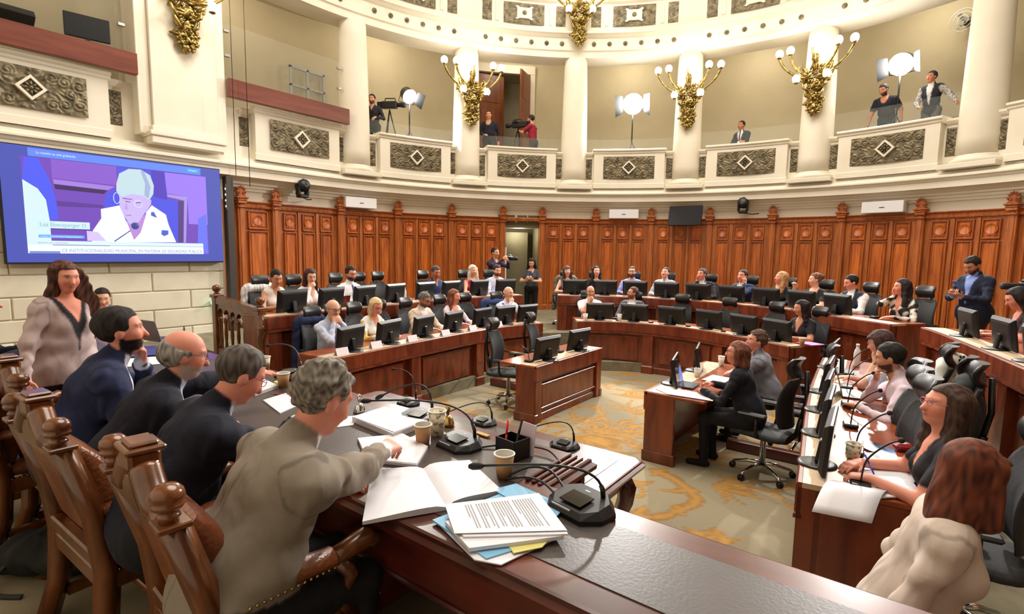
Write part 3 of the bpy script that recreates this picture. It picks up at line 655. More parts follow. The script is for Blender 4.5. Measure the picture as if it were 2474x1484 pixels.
# ================================================================== office chairs
def chair_parts():
    D = {}
    a = MB()
    prof = lambda t: (-.05-.06*math.sin(t*PI)+.0, .0)
    def pad(w0, w1, z0, z1, y0, th, n=10, curve=.05, m=8):
        P = []
        for i in range(n+1):
            t = i/n; z = z0+(z1-z0)*t; wd = (w0+(w1-w0)*t)*(1-.25*(abs(2*t-1)**6)); r = []
            for j in range(m*2):
                a_ = 2*PI*j/(m*2); cx = math.copysign(abs(math.cos(a_))**.6, math.cos(a_))*wd/2; cy = math.copysign(abs(math.sin(a_))**.7, math.sin(a_))*th/2
                r.append(Vector((cx, y0(t)+cy+curve*(2*cx/max(wd, .01))**2, z)))
            P.append(r)
        mb = MB(); mb.grid(P, 0, True, close=True); mb.add(P[0], [tuple(range(m*2))[::-1]]); mb.add(P[-1], [tuple(range(m*2))]); return mb
    D['backrest'] = (pad(.44, .40, .56, 1.04, lambda t: -.24-.05*t+.05*math.sin(t*PI), .045), mesh_b)
    D['headrest'] = (pad(.27, .30, 1.06, 1.235, lambda t: -.29+.05*math.sin(t*PI*.9)-.02*t, .06, curve=.035), bleather)
    a = MB(); a.tube([(0, -.32, .62), (0, -.36, .85), (0, -.345, 1.12)], .022, 8); a.tube([(0, -.30, .5), (0, -.33, .66)], .03, 8); D['spine'] = (a, black)
    P = []
    for i in range(9):
        t = i/8; y = .26-.52*t; wd = .5*(1-.18*abs(2*t-1)**5); z = .47+.015*math.cos(t*PI*1.3)-.03*(1-t)**4
        P.append([Vector((wd/2*math.copysign(abs(math.cos(a_))**.5, math.cos(a_)), y, z+.04*math.copysign(abs(math.sin(a_))**.7, math.sin(a_)))) for a_ in [2*PI*j/16 for j in range(16)]])
    a = MB(); a.grid(P, 0, True, close=True); a.add(P[0], [tuple(range(16))]); a.add(P[-1], [tuple(range(16))[::-1]]); D['seat'] = (a, mesh_b)
    a = MB(); a.lathe([(.028, .1), (.028, .42), (.05, .43)], n=12); D['gas_column'] = (a, chrome)
    return D
CD = chair_parts(); CHM = {}
for k, (mb_, mt) in CD.items():
    me = mb_.mesh(k); me.materials.append(mt); fix_normals(me); CHM[k] = me
def star_leg():
    a = MB(); a.tube([(0, 0, .13), (.14, 0, .115), (.27, 0, .075), (.29, 0, .06)], [.022, .02, .015, .012], 8); me = a.mesh('base_leg'); me.materials.append(chrome); return me
def caster():
    a = MB(); M_ = Matrix.Rotation(PI/2, 4, 'X')
    for s_ in (-1, 1): a.lathe([(.028, -.008), (.03, 0), (.028, .008)], (.29, s_*.014, .03), 12, M=M_)
    a.box((.29, 0, .045), (.04, .03, .02)); me = a.mesh('caster'); me.materials.append(black); return me
def armrest(sx):
    a = MB(); a.tube([(sx*.24, -.02, .46), (sx*.29, -.02, .52), (sx*.29, -.02, .66)], .018, 8); a.box((sx*.29, .02, .68), (.08, .26, .03), bev=.012); me = a.mesh('armrest'); me.materials.append(black); fix_normals(me); return me
SLM, CSM, ARM = star_leg(), caster(), (armrest(-1), armrest(1))
def office_chair(x, y, z, face, label, lod=True, group='black high-backed office chairs'):
    e = empty('office_chair', (x, y, z), rad(face)-PI/2, label, 'chair', group)
    for k in ('seat', 'backrest', 'headrest', 'spine', 'gas_column'): link(k, CHM[k], e)
    for m_ in ARM: link('armrest', m_, e)
    for k in range(5):
        o = link('base_leg', SLM, e); o.rotation_euler = (0, 0, 2*PI*k/5+.3); c = link('caster', CSM, o)
    return e
def row_chair(row, x, y, label, off=.95, turn=0):
    l = row.near(x, y); p, th = row.at(l, off); return office_chair(p[0], p[1], row.base, th-90+turn, label)
# ================================================================== people: one continuous surface per body, grown from joints
def vcol_mat(name, rough, spec=.3, sheen=0):
    m = bpy.data.materials.new(name); m.use_nodes = True; N = m.node_tree.nodes; b = N['Principled BSDF']
    b.inputs['Roughness'].default_value = rough; b.inputs['Specular IOR Level'].default_value = spec
    if sheen: b.inputs['Sheen Weight'].default_value = sheen
    a = N.new('ShaderNodeAttribute'); a.attribute_name = 'Col'; L = m.node_tree.links; L.new(a.outputs['Color'], b.inputs['Base Color'])
    # the alpha channel marks cloth: duller, with soft folds and a fine weave
    tc = N.new('ShaderNodeTexCoord'); mp = N.new('ShaderNodeMapping'); mp.inputs['Scale'].default_value = (1, 1, .55); L.new(tc.outputs['Object'], mp.inputs[0])
    n1 = N.new('ShaderNodeTexNoise'); n1.inputs['Scale'].default_value = 8; n1.inputs['Detail'].default_value = 1.5; n1.inputs['Distortion'].default_value = .8; L.new(mp.outputs[0], n1.inputs['Vector'])
    n2 = N.new('ShaderNodeTexNoise'); n2.inputs['Scale'].default_value = 420; L.new(tc.outputs['Object'], n2.inputs['Vector'])
    ad = N.new('ShaderNodeMath'); ad.operation = 'MULTIPLY_ADD'; L.new(n2.outputs['Fac'], ad.inputs[0]); ad.inputs[1].default_value = .008; L.new(n1.outputs['Fac'], ad.inputs[2])
    bp = N.new('ShaderNodeBump'); bp.inputs['Distance'].default_value = .035; L.new(ad.outputs[0], bp.inputs['Height'])
    st = N.new('ShaderNodeMath'); st.operation = 'MULTIPLY'; L.new(a.outputs['Alpha'], st.inputs[0]); st.inputs[1].default_value = .55; L.new(st.outputs[0], bp.inputs['Strength']); L.new(bp.outputs[0], b.inputs['Normal'])
    mr = N.new('ShaderNodeMapRange'); mr.inputs[3].default_value = rough-.12; mr.inputs[4].default_value = min(1, rough+.2); L.new(a.outputs['Alpha'], mr.inputs[0]); L.new(mr.outputs[0], b.inputs['Roughness']); return m
figure_mat = vcol_mat('figure_skin_and_cloth', .62, .3); hair_mat = vcol_mat('hair_strands', .68, .22)
def nrm3(v): v = np.asarray(v, float); return v/(np.linalg.norm(v)+1e-9)
def rotx(a): c, s = math.cos(a), math.sin(a); return np.array([[1, 0, 0], [0, c, -s], [0, s, c]])
def roty(a): c, s = math.cos(a), math.sin(a); return np.array([[c, 0, s], [0, 1, 0], [-s, 0, c]])
def rotz(a): c, s = math.cos(a), math.sin(a); return np.array([[c, -s, 0], [s, c, 0], [0, 0, 1]])
def wrinkle(x, y, z, f):
    return np.sin(f*(x*.9+z*.5)+1.7*np.sin(f*.6*(y-z*.7)))*np.sin(f*.7*(z+y*.4)+1.3*np.sin(f*.5*(x+y)))
class SDF:
    def __init__(s): s.p = []
    def cone(s, a, b, ra, rb, tag, k=.03, amp=0, f=30): s.p.append(('c', np.asarray(a, float), np.asarray(b, float), ra, rb, tag, k, amp, f)); return s
    def ell(s, c, r, tag, R=None, k=.03, amp=0, f=30): s.p.append(('e', np.asarray(c, float), np.asarray(r, float), np.eye(3) if R is None else R, 0, tag, k, amp, f)); return s
    @staticmethod
    def dist(p, x, y, z):
        if p[0] == 'c':
            a, b, ra, rb = p[1:5]; ba = b-a; L2 = ba@ba+1e-12
            t = ((x-a[0])*ba[0]+(y-a[1])*ba[1]+(z-a[2])*ba[2])/L2; t = np.clip(t, 0, 1)
            d = np.sqrt((x-a[0]-t*ba[0])**2+(y-a[1]-t*ba[1])**2+(z-a[2]-t*ba[2])**2)-(ra+(rb-ra)*t)
        else:
            c, r, R = p[1:4]; X, Y, Z = x-c[0], y-c[1], z-c[2]
            q = [(X*R[0, i]+Y*R[1, i]+Z*R[2, i])/r[i] for i in range(3)]
            k0 = np.sqrt(q[0]**2+q[1]**2+q[2]**2)+1e-9; k1 = np.sqrt((q[0]/r[0])**2+(q[1]/r[1])**2+(q[2]/r[2])**2)+1e-9
            d = k0*(k0-1)/k1
        if p[7]: d = d-p[7]*wrinkle(x, y, z, p[8])
        return d
    def bounds(s, p):
        if p[0] == 'c': m = max(p[3], p[4]); return np.minimum(p[1], p[2])-m, np.maximum(p[1], p[2])+m
        m = np.sqrt(((p[3]*p[2])**2).sum(1)); return p[1]-m, p[1]+m
    def surface(s, vox, cut=None):
        B = [s.bounds(p) for p in s.p]; lo = np.min([b[0] for b in B], 0)-3*vox; hi = np.max([b[1] for b in B], 0)+3*vox
        n = np.ceil((hi-lo)/vox).astype(int)+1
        ax = [(lo[i]+vox*np.arange(n[i])).astype(np.float32) for i in range(3)]
        D = np.full(n, .5, np.float32)
        for p, (b0, b1) in zip(s.p, B):
            k = p[6]; mg = k+2.5*vox+p[7]
            i0 = np.maximum(0, np.floor((b0-mg-lo)/vox).astype(int)); i1 = np.minimum(n, np.ceil((b1+mg-lo)/vox).astype(int)+1)
            sl = tuple(slice(a, b) for a, b in zip(i0, i1))
            d = s.dist(p, ax[0][sl[0]][:, None, None], ax[1][sl[1]][None, :, None], ax[2][sl[2]][None, None, :]).astype(np.float32)
            o = D[sl]; h = np.maximum(k-np.abs(o-d), 0)/k; D[sl] = np.minimum(o, d)-h*h*k*.25
        if cut is not None: D = np.maximum(D, cut(ax[0][:, None, None], ax[1][None, :, None], ax[2][None, None, :]).astype(np.float32))
        return surface_nets(D, lo, vox)
def surface_nets(D, lo, vox):
    S = D < 0; c = [S[i:S.shape[0]-1+i, j:S.shape[1]-1+j, k:S.shape[2]-1+k] for i in (0, 1) for j in (0, 1) for k in (0, 1)]
    cnt = sum(x.astype(np.int8) for x in c); act = (cnt > 0) & (cnt < 8); idx = np.argwhere(act)
    if len(idx) == 0: return np.zeros((0, 3)), np.zeros((0, 4), int)
    off = np.array([(i, j, k) for i in (0, 1) for j in (0, 1) for k in (0, 1)])
    val = np.stack([D[idx[:, 0]+o[0], idx[:, 1]+o[1], idx[:, 2]+o[2]] for o in off], 1)
    acc = np.zeros((len(idx), 3)); m = np.zeros(len(idx))
    for a in range(8):
        for b in range(a+1, 8):
            if np.abs(off[a]-off[b]).sum() != 1: continue
            va, vb = val[:, a], val[:, b]; x = (va < 0) != (vb < 0); t = np.where(x, va/(va-vb+1e-12), 0)
            acc += np.where(x[:, None], off[a]+(off[b]-off[a])*t[:, None], 0); m += x
    V = lo+vox*(idx+acc/m[:, None])
    num = np.full(act.shape, -1, int); num[tuple(idx.T)] = np.arange(len(idx)); F = []
    for axn in range(3):
        u, v = [(1, 2), (2, 0), (0, 1)][axn]
        sl0 = [slice(None)]*3; sl1 = [slice(None)]*3; sl0[axn] = slice(0, -1); sl1[axn] = slice(1, None)
        e = np.argwhere(S[tuple(sl0)] != S[tuple(sl1)]); e = e[(e[:, u] > 0) & (e[:, v] > 0) & (e[:, u] < act.shape[u]) & (e[:, v] < act.shape[v])]
        if len(e) == 0: continue
        def cell(du, dv): q = e.copy(); q[:, u] -= du; q[:, v] -= dv; return num[tuple(q.T)]
        q = np.stack([cell(1, 1), cell(0, 1), cell(0, 0), cell(1, 0)], 1)
        inside = S[tuple(e.T)]; q[~inside] = q[~inside][:, ::-1]; F.append(q)
    return V, np.concatenate(F)
def mesh_from(name, V, F, colr, material, cloth=None):
    me = bpy.data.meshes.new(name); me.vertices.add(len(V)); me.vertices.foreach_set('co', V.astype(np.float32).ravel())
    me.loops.add(F.size); me.polygons.add(len(F)); me.loops.foreach_set('vertex_index', F.astype(np.int32).ravel())
    me.polygons.foreach_set('loop_start', np.arange(0, F.size, 4, dtype=np.int32)); me.polygons.foreach_set('use_smooth', np.ones(len(F), bool))
    me.update(calc_edges=True)
    at = me.color_attributes.new('Col', 'FLOAT_COLOR', 'POINT'); at.data.foreach_set('color', np.concatenate([colr, np.ones((len(V), 1)) if cloth is None else cloth[:, None]], 1).astype(np.float32).ravel())
    me.materials.append(material); me.validate(); return me
def ik(sh, wr, l1, l2, hint):
    v = wr-sh; d = np.linalg.norm(v); d2 = min(max(d, .12), (l1+l2)*.995); u = v/(d+1e-9); wr = sh+u*d2
    a = (l1*l1-l2*l2+d2*d2)/(2*d2); hgt = math.sqrt(max(l1*l1-a*a, 1e-6)); h = hint-u*(hint@u); return sh+u*a+nrm3(h)*hgt, wr
SK = {'light': srgb(226, 172, 146), 'mid': srgb(206, 148, 118), 'tan': srgb(186, 126, 96), 'pink': srgb(224, 150, 128)}
def hand(b, w, d, n, side, curl, fr, sp=1.0, s=1.0):
    """w wrist, d pointing direction, n back-of-hand normal, side +1: thumb towards +(d x n)"""
    d = nrm3(d); n = nrm3(np.asarray(n, float)-d*(np.asarray(n, float)@d)); l = np.cross(d, n)*side
    fl = [.068, .078, .074, .058]
    for i in range(4):
        o = (1.5-i)*.0205*s*sp; kn = w+d*.088*s*(1-.05*abs(i-1.2))+l*o
        b.cone(w+l*o*.55+d*.01, kn, max(.017*s, fr*1.2), max(.0125*s, fr), 'hand', .014)
        c1 = curl*.75; c2 = curl*1.7; d1 = d*math.cos(c1)-n*math.sin(c1); d2 = d*math.cos(c2)-n*math.sin(c2); f = fl[i]*s
        m = kn+d1*f*.5; b.cone(kn, m, fr, fr*.95, 'hand', .004); b.cone(m, m+d2*f*.55, fr*.95, fr*.8, 'hand', .004)
    t0 = w+d*.025*s+l*.026*s; td = nrm3(l*.75+d*.75-n*.25*(1+curl)); t1 = t0+td*.042*s; b.cone(w+d*.02, t0, .018*s, .016*s, 'hand', .012)
    b.cone(t0, t1, max(.0135*s, fr), fr*1.05, 'hand', .008); b.cone(t1, t1+nrm3(d*.9+l*.25-n*.35*curl)*.036*s, fr*1.05, fr*.85, 'hand', .004)
PEOPLE = []
def person(label, loc, face, vox=.012, sex='m', size=1.0, fat=1.0, skin='mid', hair='short', hcol=(38, 28, 24), hcol2=None, top=(60, 60, 66), pants=(28, 28, 34), style='shirt', sleeve='long',
           shirt=(235, 235, 238), tie=None, lean=8, twist=0, side=0, look=(0, 0, 0), R='desk', L='desk', legs='sit', seat=.46, beard=None, glasses=None, pattern=None, cuff=None, amp=.004, deskz=.75, curl=1.0, extra=None, group=None, mirror=False, lap=None, vneck=1.0, locks=()):
    e = empty('person', loc, rad(face)-PI/2, label, 'person', group)
    sk = np.array(SK[skin]); tc = np.array(srgb(*top)); pc = np.array(srgb(*pants)); hc = np.array(srgb(*hcol)); hc2 = np.array(srgb(*(hcol2 or tuple(min(255, int(c*1.5+14)) for c in hcol)))); sc = np.array(srgb(*shirt))
    b = SDF(); s = size; fw = fat; fem = sex == 'f'
    hipz = (seat+.105*s) if legs == 'sit' else .93*s
    T = rotz(-rad(twist)) @ roty(rad(side)) @ rotx(-rad(lean)); O = np.array([0, 0, hipz])
    def t(x, y, z): return O+T @ (np.array([x, y, z])*s)
    cl = 'top' ; A = amp; jk = style in ('jacket', 'vest')
    hw = .15 if fem else .175; sw = (.15 if fem else .183)*(.8+.2*fw)
    fh = .72+.28*fw
    b.ell(t(0, -.005, .0), np.array([.172*fh, .125*fh, .12])*s, 'pants' if style in ('shirt', 'tee', 'blouse') else cl, T, .05)
    b.ell(t(0, .01*fw, .17), np.array([(.138 if fem and not jk else .155)*fw, .115*fw, .15])*s, cl, T, .05, A, 34)
    b.ell(t(0, .0, .34), np.array([(.15 if fem else .178)*(.6+.4*fw), .118*(.6+.4*fw), .17])*s, cl, T, .06, A, 30)
    if style in ('jacket',): b.ell(t(0, -.02, .09), np.array([.17*fh, .128*fh, .17])*s, cl, T, .06, A, 30)
    if fem:
        for sx in (-1, 1): b.ell(t(sx*.07, .095, .31), np.array([.068, .06, .07])*s, cl, T, .05)
    b.cone(t(-sw*.62, -.015, .455), t(sw*.62, -.015, .455), .062*s, .062*s, cl, .06)
    jk = style in ('jacket', 'vest')
    if jk: b.cone(t(-sw*.8, -.01, .45), t(sw*.8, -.01, .45), .06*s, .06*s, cl, .06)
    b.cone(t(0, -.01, .46), t(0, .012, .60), .062*s*(.9 if fem else 1), .054*s*(.88 if fem else 1), 'skin', .03)
    if style in ('jacket', 'shirt', 'vest'): b.cone(t(0, -.02, .475), t(0, -.004, .535), .080*s*(.9 if fem else 1), .067*s*(.9 if fem else 1), 'collar', .012)
    # head
    hp = t(0, .012, .575); Hd = rotz(-rad(look[0])) @ rotx(rad(look[1])) @ roty(rad(look[2])); Tz = rotz(-rad(twist)); HR = Tz @ Hd; g = s*(.95 if fem else 1.0)
    def h(x, y, z): return hp+HR @ (np.array([x, y, z])*g)
    b.ell(h(0, -.008, .135), np.array([.076, .097, .088])*g, 'skin', HR, .02); b.ell(h(0, .026, .083), np.array([.063, .07, .082])*g, 'skin', HR, .03)
    b.ell(h(0, .062, .018), np.array([.036 if not fem else .03, .028, .024])*g, 'skin', HR, .03)
    b.cone(h(0, .088, .115), h(0, .112, .074), .010*g, .0145*g, 'skin', .014); b.ell(h(0, .086, .043), np.array([.025, .014, .012])*g, 'skin', HR, .012)
    for sx in (-1, 1):
        b.ell(h(sx*.076, -.004, .095), np.array([.010, .021, .032])*g, 'skin', HR, .008); b.ell(h(sx*.036, .066, .078), np.array([.026, .024, .03])*g, 'skin', HR, .025)
        b.cone(h(sx*.012, .089, .137), h(sx*.048, .072, .137), .008*g, .008*g, 'skin', .014)
    # arms
    fr = max(.0088*s, vox*(.78 if vox < .011 else .95)); bare = sleeve in ('short', 'none')
    UA, FA = .275*s, .25*s
    for sx, spec in ((1, R), (-1, L)):
        sh = t(sx*sw, -.01, .43); hint = np.array([sx*.7, -.35, -.75]); cv = curl; hd = None; hn = None
        if isinstance(spec, str):
            dz = deskz
            if spec == 'desk': wr = np.array([sx*.13, .40+.1*math.sin(rad(lean)), dz+.045]); hd = (-sx*.75, .65, -.05); hn = (0, .1, 1); cv = .35
            elif spec == 'type': wr = np.array([sx*.12, .42, dz+.06]); hd = (-sx*.15, 1, -.05); hn = (0, .1, 1); cv = .5
            elif spec == 'lap': wr = np.array([sx*.10, .27, seat+.20]); hd = (-sx*.7, .6, -.15); hn = (0, .3, 1); cv = .6
            elif spec == 'chin': wr = h(sx*.04, .085, -.085); hd = HR @ np.array([-sx*.25, .05, 1]); hn = HR @ np.array([sx*.35, 1, 0]); hint = np.array([sx*.55, .35, -1]); cv = 1.25
            elif spec == 'cheek': wr = h(sx*.085, .045, -.045); hd = HR @ np.array([sx*.02, .12, 1]); hn = HR @ np.array([sx*1, .3, 0]); hint = np.array([sx*.6, .35, -1]); cv = .7
            elif spec == 'mouth': wr = h(sx*.055, .13, -.055); hd = HR @ np.array([-sx*.75, -.12, .8]); hn = HR @ np.array([.2*sx, 1, .2]); hint = np.array([sx*.6, .3, -1]); cv = .9
            elif spec == 'side': wr = t(sx*(sw+.10), .03, -.06); hd = (0, .15, -1); hn = (sx, .1, 0); cv = .5; hint = np.array([sx*.4, -1, 0])
            elif spec == 'phone': wr = t(sx*.07, .27, .22); hd = (-sx*.35, .75, .55); hn = (0, .8, -.6); cv = .9; hint = np.array([sx*.9, -.2, -.8])
            elif spec == 'fold': wr = t(-sx*.03, .21, .20+.03*sx); hd = (-sx*1, .05, .1); hn = (0, 1, .3); cv = .5; hint = np.array([sx*.9, 0, -.6])
        else:
            wr = np.asarray(spec[0], float); hd = spec[1]; hn = spec[2]; cv = spec[3] if len(spec) > 3 else curl
            if len(spec) > 4: hint = np.asarray(spec[4], float)
        el, wr = ik(sh, wr, UA, FA, hint)
        ut = 'bare' if sleeve == 'none' else ('sleeve' if style == 'vest' else 'arm'); ft = 'bare' if bare else ut
        ur = (.047 if fem else .054)*(.7+.3*fw)*s*(1.12 if jk else 1.0)*(.84 if sleeve == 'none' else 1)
        b.cone(sh, el, ur, ur*.84, ut, .055 if jk else .035, 0 if ut == 'bare' else A*1.7, 46)
        if sleeve == 'short': b.p[-1] = b.p[-1][:5]+('bare',)+b.p[-1][6:7]+(0, 30); b.cone(sh, sh+(el-sh)*.62, ur*1.16, ur*1.12, 'arm', .03, A, 40)
        fw_ = wr-(wr-el)*.03; b.cone(el, fw_, ur*.80 if not bare else .04*s, (.037 if jk else .031)*s if not bare else .027*s, ft, .025, 0 if bare else A*1.6, 52)
        if not bare and jk: q = wr+(wr-el)/np.linalg.norm(wr-el)*.016; b.cone(wr-(wr-el)*.02, q, .0345*s, .0335*s, 'cuff', .004)
        if hd is None: hd = wr-el
        hand(b, wr+nrm3(hd)*.0, np.asarray(hd, float), np.asarray(hn, float), 1 if sx < 0 else -1, cv, fr, s=s)
    # legs
    for sx in (-1, 1):
        hj = O+rotz(-rad(twist*.3)) @ np.array([sx*.095*s, 0, -.005])
        if legs == 'sit':
            kn = np.array([sx*.12, .42*s, seat+.06]); an = np.array([sx*.13, .40*s, .09])
        elif legs == 'walk': kn = np.array([sx*.1, .06+sx*.06, .5*s]); an = np.array([sx*.1, -.02+sx*.1, .09])
        else: kn = np.array([sx*.1, .02, .5*s]); an = np.array([sx*.11, -.01, .09])
        b.cone(hj, kn, .088*fw*s, .06*s, 'pants', .04, .003, 30); b.cone(kn, an, .058*s, .042*s, 'pants', .03, .003, 30)
        b.cone(an+np.array([0, -.03, -.045]), an+np.array([sx*.02, .15, -.058]), .036*s, .03*s, 'shoe', .02)
    if style == 'jacket' and legs == 'stand': b.cone(t(-.08, -.02, -.02), t(.08, -.02, -.02), .135*fw*s, .135*fw*s, cl, .05, A, 30)
    V, F = b.surface(vox)
    # ---- colours
    x, y, z = V.T; best = np.full(len(V), 9.0); ti = np.zeros(len(V), int); tags = ['skin', 'top', 'pants', 'collar', 'shoe', 'cuff', 'sleeve', 'hand', 'arm', 'bare']
    dt_ = np.full(len(V), 9.0); da_ = np.full(len(V), 9.0)
    for p in b.p:
        d = SDF.dist(p, x, y, z)-(0.003 if p[5] == 'collar' else 0)
        if p[5] == 'top': dt_ = np.minimum(dt_, d)
        elif p[5] == 'arm': da_ = np.minimum(da_, d)
        m = d < best; best[m] = d[m]; ti[m] = tags.index(p[5])
    colcol = sc if style in ('shirt',) and not jk else (tc if jk else sc)
    if style == 'shirt': colcol = np.clip(tc*1.05, 0, 1)
    pal = np.stack([sk, tc, pc, colcol, np.array(srgb(24, 20, 18)), np.array(srgb(*cuff)) if cuff else sc, sc, sk, tc, sk]); Cc = pal[ti]
    q = (V-O) @ T/s; ist = ti == 1; isa = ist | (ti == 8)
    if pattern:
        pn = wrinkle(x, y, z, pattern[1]); 
        if pattern[0] == 'blotch': m = isa & (pn > pattern[3]); Cc[m] = srgb(*pattern[2])
        elif pattern[0] == 'stripe': m = isa & (np.sin(q[:, 0]*pattern[1]) > .6); Cc[m] = srgb(*pattern[2])
        elif pattern[0] == 'check': m = (ti == 6) | ist & (style != 'vest'); m &= (np.sin(x*pattern[1])*np.sin((y+z)*pattern[1]) > 0); Cc[m] = srgb(*pattern[2])
    fr_ = q[:, 1] > .015; ax_ = np.abs(q[:, 0])
    if jk:
        hwid = .008+np.clip(q[:, 2]-(.20 if style == 'jacket' else .12), 0, 1)*(.25 if style == 'jacket' else .16)*vneck; m = ist & fr_ & (ax_ < hwid) & (q[:, 2] > .12); Cc[m] = sc
        m2 = ist & fr_ & (np.abs(ax_-hwid-.004) < .006) & (q[:, 2] > .14); Cc[m2] = tc*.55
        if tie: m = (ist | (ti == 3)) & fr_ & (ax_ < .021+.012*np.clip((.42-q[:, 2])/.3, 0, 1)) & (q[:, 2] < .50) & (ax_ < hwid+.02); Cc[m] = srgb(*tie)
        m = (ti == 3) & (q[:, 1] > .02) & (ax_ < .055); Cc[m & ~((ax_ < .02) & (tie is not None))] = sc
    elif style == 'shirt':
        m = ist & fr_ & (ax_ < .005); Cc[m] = tc*.75
        m = (ist | (ti == 3)) & fr_ & (ax_ < (q[:, 2]-.40)*.42) & (q[:, 2] > .40); Cc[m] = sk if shirt is None or not tie else Cc[m]
        if tie: m = (ist | (ti == 3)) & fr_ & (ax_ < .024) & (q[:, 2] < .5) & (q[:, 2] > .02); Cc[m] = srgb(*tie)
    elif style in ('tee', 'blouse'):
        m = ist & fr_ & (((q[:, 2]-.50)/.10)**2+(q[:, 0]/(.075 if style == 'tee' else .06))**2 < 1.0); Cc[m] = sk
        if style == 'blouse': m = ist & fr_ & (ax_ < (q[:, 2]-.30*1/vneck)*.30) & (q[:, 2] > .26); Cc[m] = sk
    if jk: Cc[isa & (np.abs(dt_-da_) < vox*.55) & (dt_ < .035) & (q[:, 2] > .22)] *= .62      # sleeve seam
    if fem and jk and not tie: Cc[(ist | (ti == 3)) & fr_ & (ax_ < (q[:, 2]-.34)*.5) & (q[:, 2] > .34)] = sk
    if style == 'jacket': Cc[ist & (q[:, 1] < -.02) & (ax_ < max(.0035, vox*.5)) & (q[:, 2] < .42)] = tc*.6
    hq = (V-hp) @ HR/g; hx, hy, hz_ = np.abs(hq[:, 0]), hq[:, 1], hq[:, 2]; hd_ = (ti == 0) & (hy > .03) & (hz_ > -.01) & (hz_ < .2)
    def ellm(cx, cz, rx, rz): return hd_ & (((hx-cx)/rx)**2+((hz_-cz)/rz)**2 < 1)
    fv = max(1.0, vox/.009)
    Cc[ellm(.040, .07, .03, .03)] = sk*np.array([1.04, .90, .86]); 
    if beard is not None:
        bc = np.array(srgb(*beard)); m = (ti == 0) & (hy > -.005) & (hz_ < .062+.25*np.clip(.03-hy, 0, .1)) & (hz_ > -.03) & (hx < .09) & ~ellm(0, .047, .026, .010) & (np.linalg.norm(hq, axis=1) < .17); Cc[m] = bc
    Cc[ellm(0, .044, .024*fv**.5, .0075*fv)] = srgb(176, 92, 84) if fem else srgb(170, 104, 90)
    Cc[ellm(.031, .118, .0145*fv**.3, .006*fv**.7)] = srgb(222, 214, 206) if vox < .011 else sk*.6
    Cc[ellm(.031, .118, .0065*fv, .006*fv**.8)] = srgb(34, 24, 20) if vox < .011 else sk*.28
    Cc[ellm(.031, .1275, .018, .0028*fv)] = sk*.5; Cc[ellm(.033, .1395, .021*fv**.3, .0042*fv**.6)] = hc*.65+sk*.3
    Cc[ellm(.008, .066, .005, .003*fv)] = sk*.5
    for _ in range(1):                                    # soften the colour borders by one cell
        acc = np.zeros_like(Cc); n_ = np.zeros(len(V))
        for a_, b_ in ((0, 1), (1, 2), (2, 3), (3, 0)):
            np.add.at(acc, F[:, a_], Cc[F[:, b_]]); np.add.at(n_, F[:, a_], 1)
        Cc = .5*Cc+.5*acc/np.maximum(n_, 1)[:, None]
    me = mesh_from('body', V, F, Cc, figure_mat, ((ti != 0) & (ti != 7) & (ti != 9)).astype(float)); link('body', me, e)
    # ---- hair
    if hair:
        hb = SDF(); cur = .009 if hair == 'curly' else .0035; ff = 95 if hair == 'curly' else 60
        def hl_(a): return h(*a)
        if hair in ('balding', 'bald'): hb.ell(h(0, -.02, .11), np.array([.086, .098, .085])*g, 'h', HR, .01, cur, ff)
        else: hb.ell(h(0, -.014, .138), np.array([.085, .106, .098 if hair != 'curly' else .106])*g, 'h', HR, .01, cur, ff)
        low = {'short': .03, 'curly': .03, 'balding': .03, 'bald': .03}.get(hair, -.02)
        if hair in ('long', 'wavy'):
            zl = -.30 if hair == 'wavy' else -.2; vw = 1.25 if hair == 'wavy' else 1.0
            hb.cone(h(0, -.05, .13), h(0, -.075, zl), .088*g, .085*g, 'h', .04, .008, 40)
            for sx in (-1, 1): hb.cone(h(sx*.072, -.012, .15), h(sx*.10*vw, .04*(vw-1)*4, zl*.85), .034*g, .042*g*vw, 'h', .03, .007*vw, 45)
        for lk in locks: hb.cone(h(*lk[0]), h(*lk[1]), lk[2]*g, lk[3]*g, 'h', .03, .011, 42)
        if hair == 'bob':
            hb.cone(h(0, -.04, .12), h(0, -.055, -.02), .09*g, .08*g, 'h', .03, .006, 45)
            for sx in (-1, 1): hb.cone(h(sx*.072, -.005, .14), h(sx*.078, .01, .0), .03*g, .032*g, 'h', .03, .005, 45)
        if hair == 'bun': hb.ell(h(0, -.12, .15), np.array([.045, .04, .045])*g, 'h', HR, .02, .005, 60); low = .04
        if hair == 'fringe':
            hb.cone(h(0, -.04, .12), h(0, -.06, -.10), .09*g, .085*g, 'h', .03, .006, 45)
            for sx in (-1, 1): hb.cone(h(sx*.074, .0, .15), h(sx*.085, .02, -.06), .03*g, .035*g, 'h', .03, .005, 45)
            hb.cone(h(-.045, .078, .165), h(.045, .078, .165), .022*g, .022*g, 'h', .03)
        def cut(x_, y_, z_):
            X, Y, Z = x_-hp[0], y_-hp[1], z_-hp[2]
            lx = (X*HR[0, 0]+Y*HR[1, 0]+Z*HR[2, 0])/g; ly = (X*HR[0, 1]+Y*HR[1, 1]+Z*HR[2, 1])/g; lz = (X*HR[0, 2]+Y*HR[1, 2]+Z*HR[2, 2])/g
            line = .152 if hair in ('fringe',) else (.168 if hair != 'balding' else .2)
            front = np.minimum((ly-.040)*.8-np.maximum(lz-line, 0)*1.1, .5)
            front = np.where(lz > line+.012, np.minimum(front, .0-.002), front)
            if hair in ('balding', 'bald'): front = np.maximum(front, lz-(.135 if hair == 'balding' else .11)-np.maximum(-.03-ly, 0)*.5)
            lowb = low+np.clip(ly+.045, 0, .2)*(1.1 if hair in ('short', 'curly', 'balding', 'bald', 'bun') else 0.0)-(0 if hair in ('short', 'curly', 'balding', 'bald', 'bun') else .5)
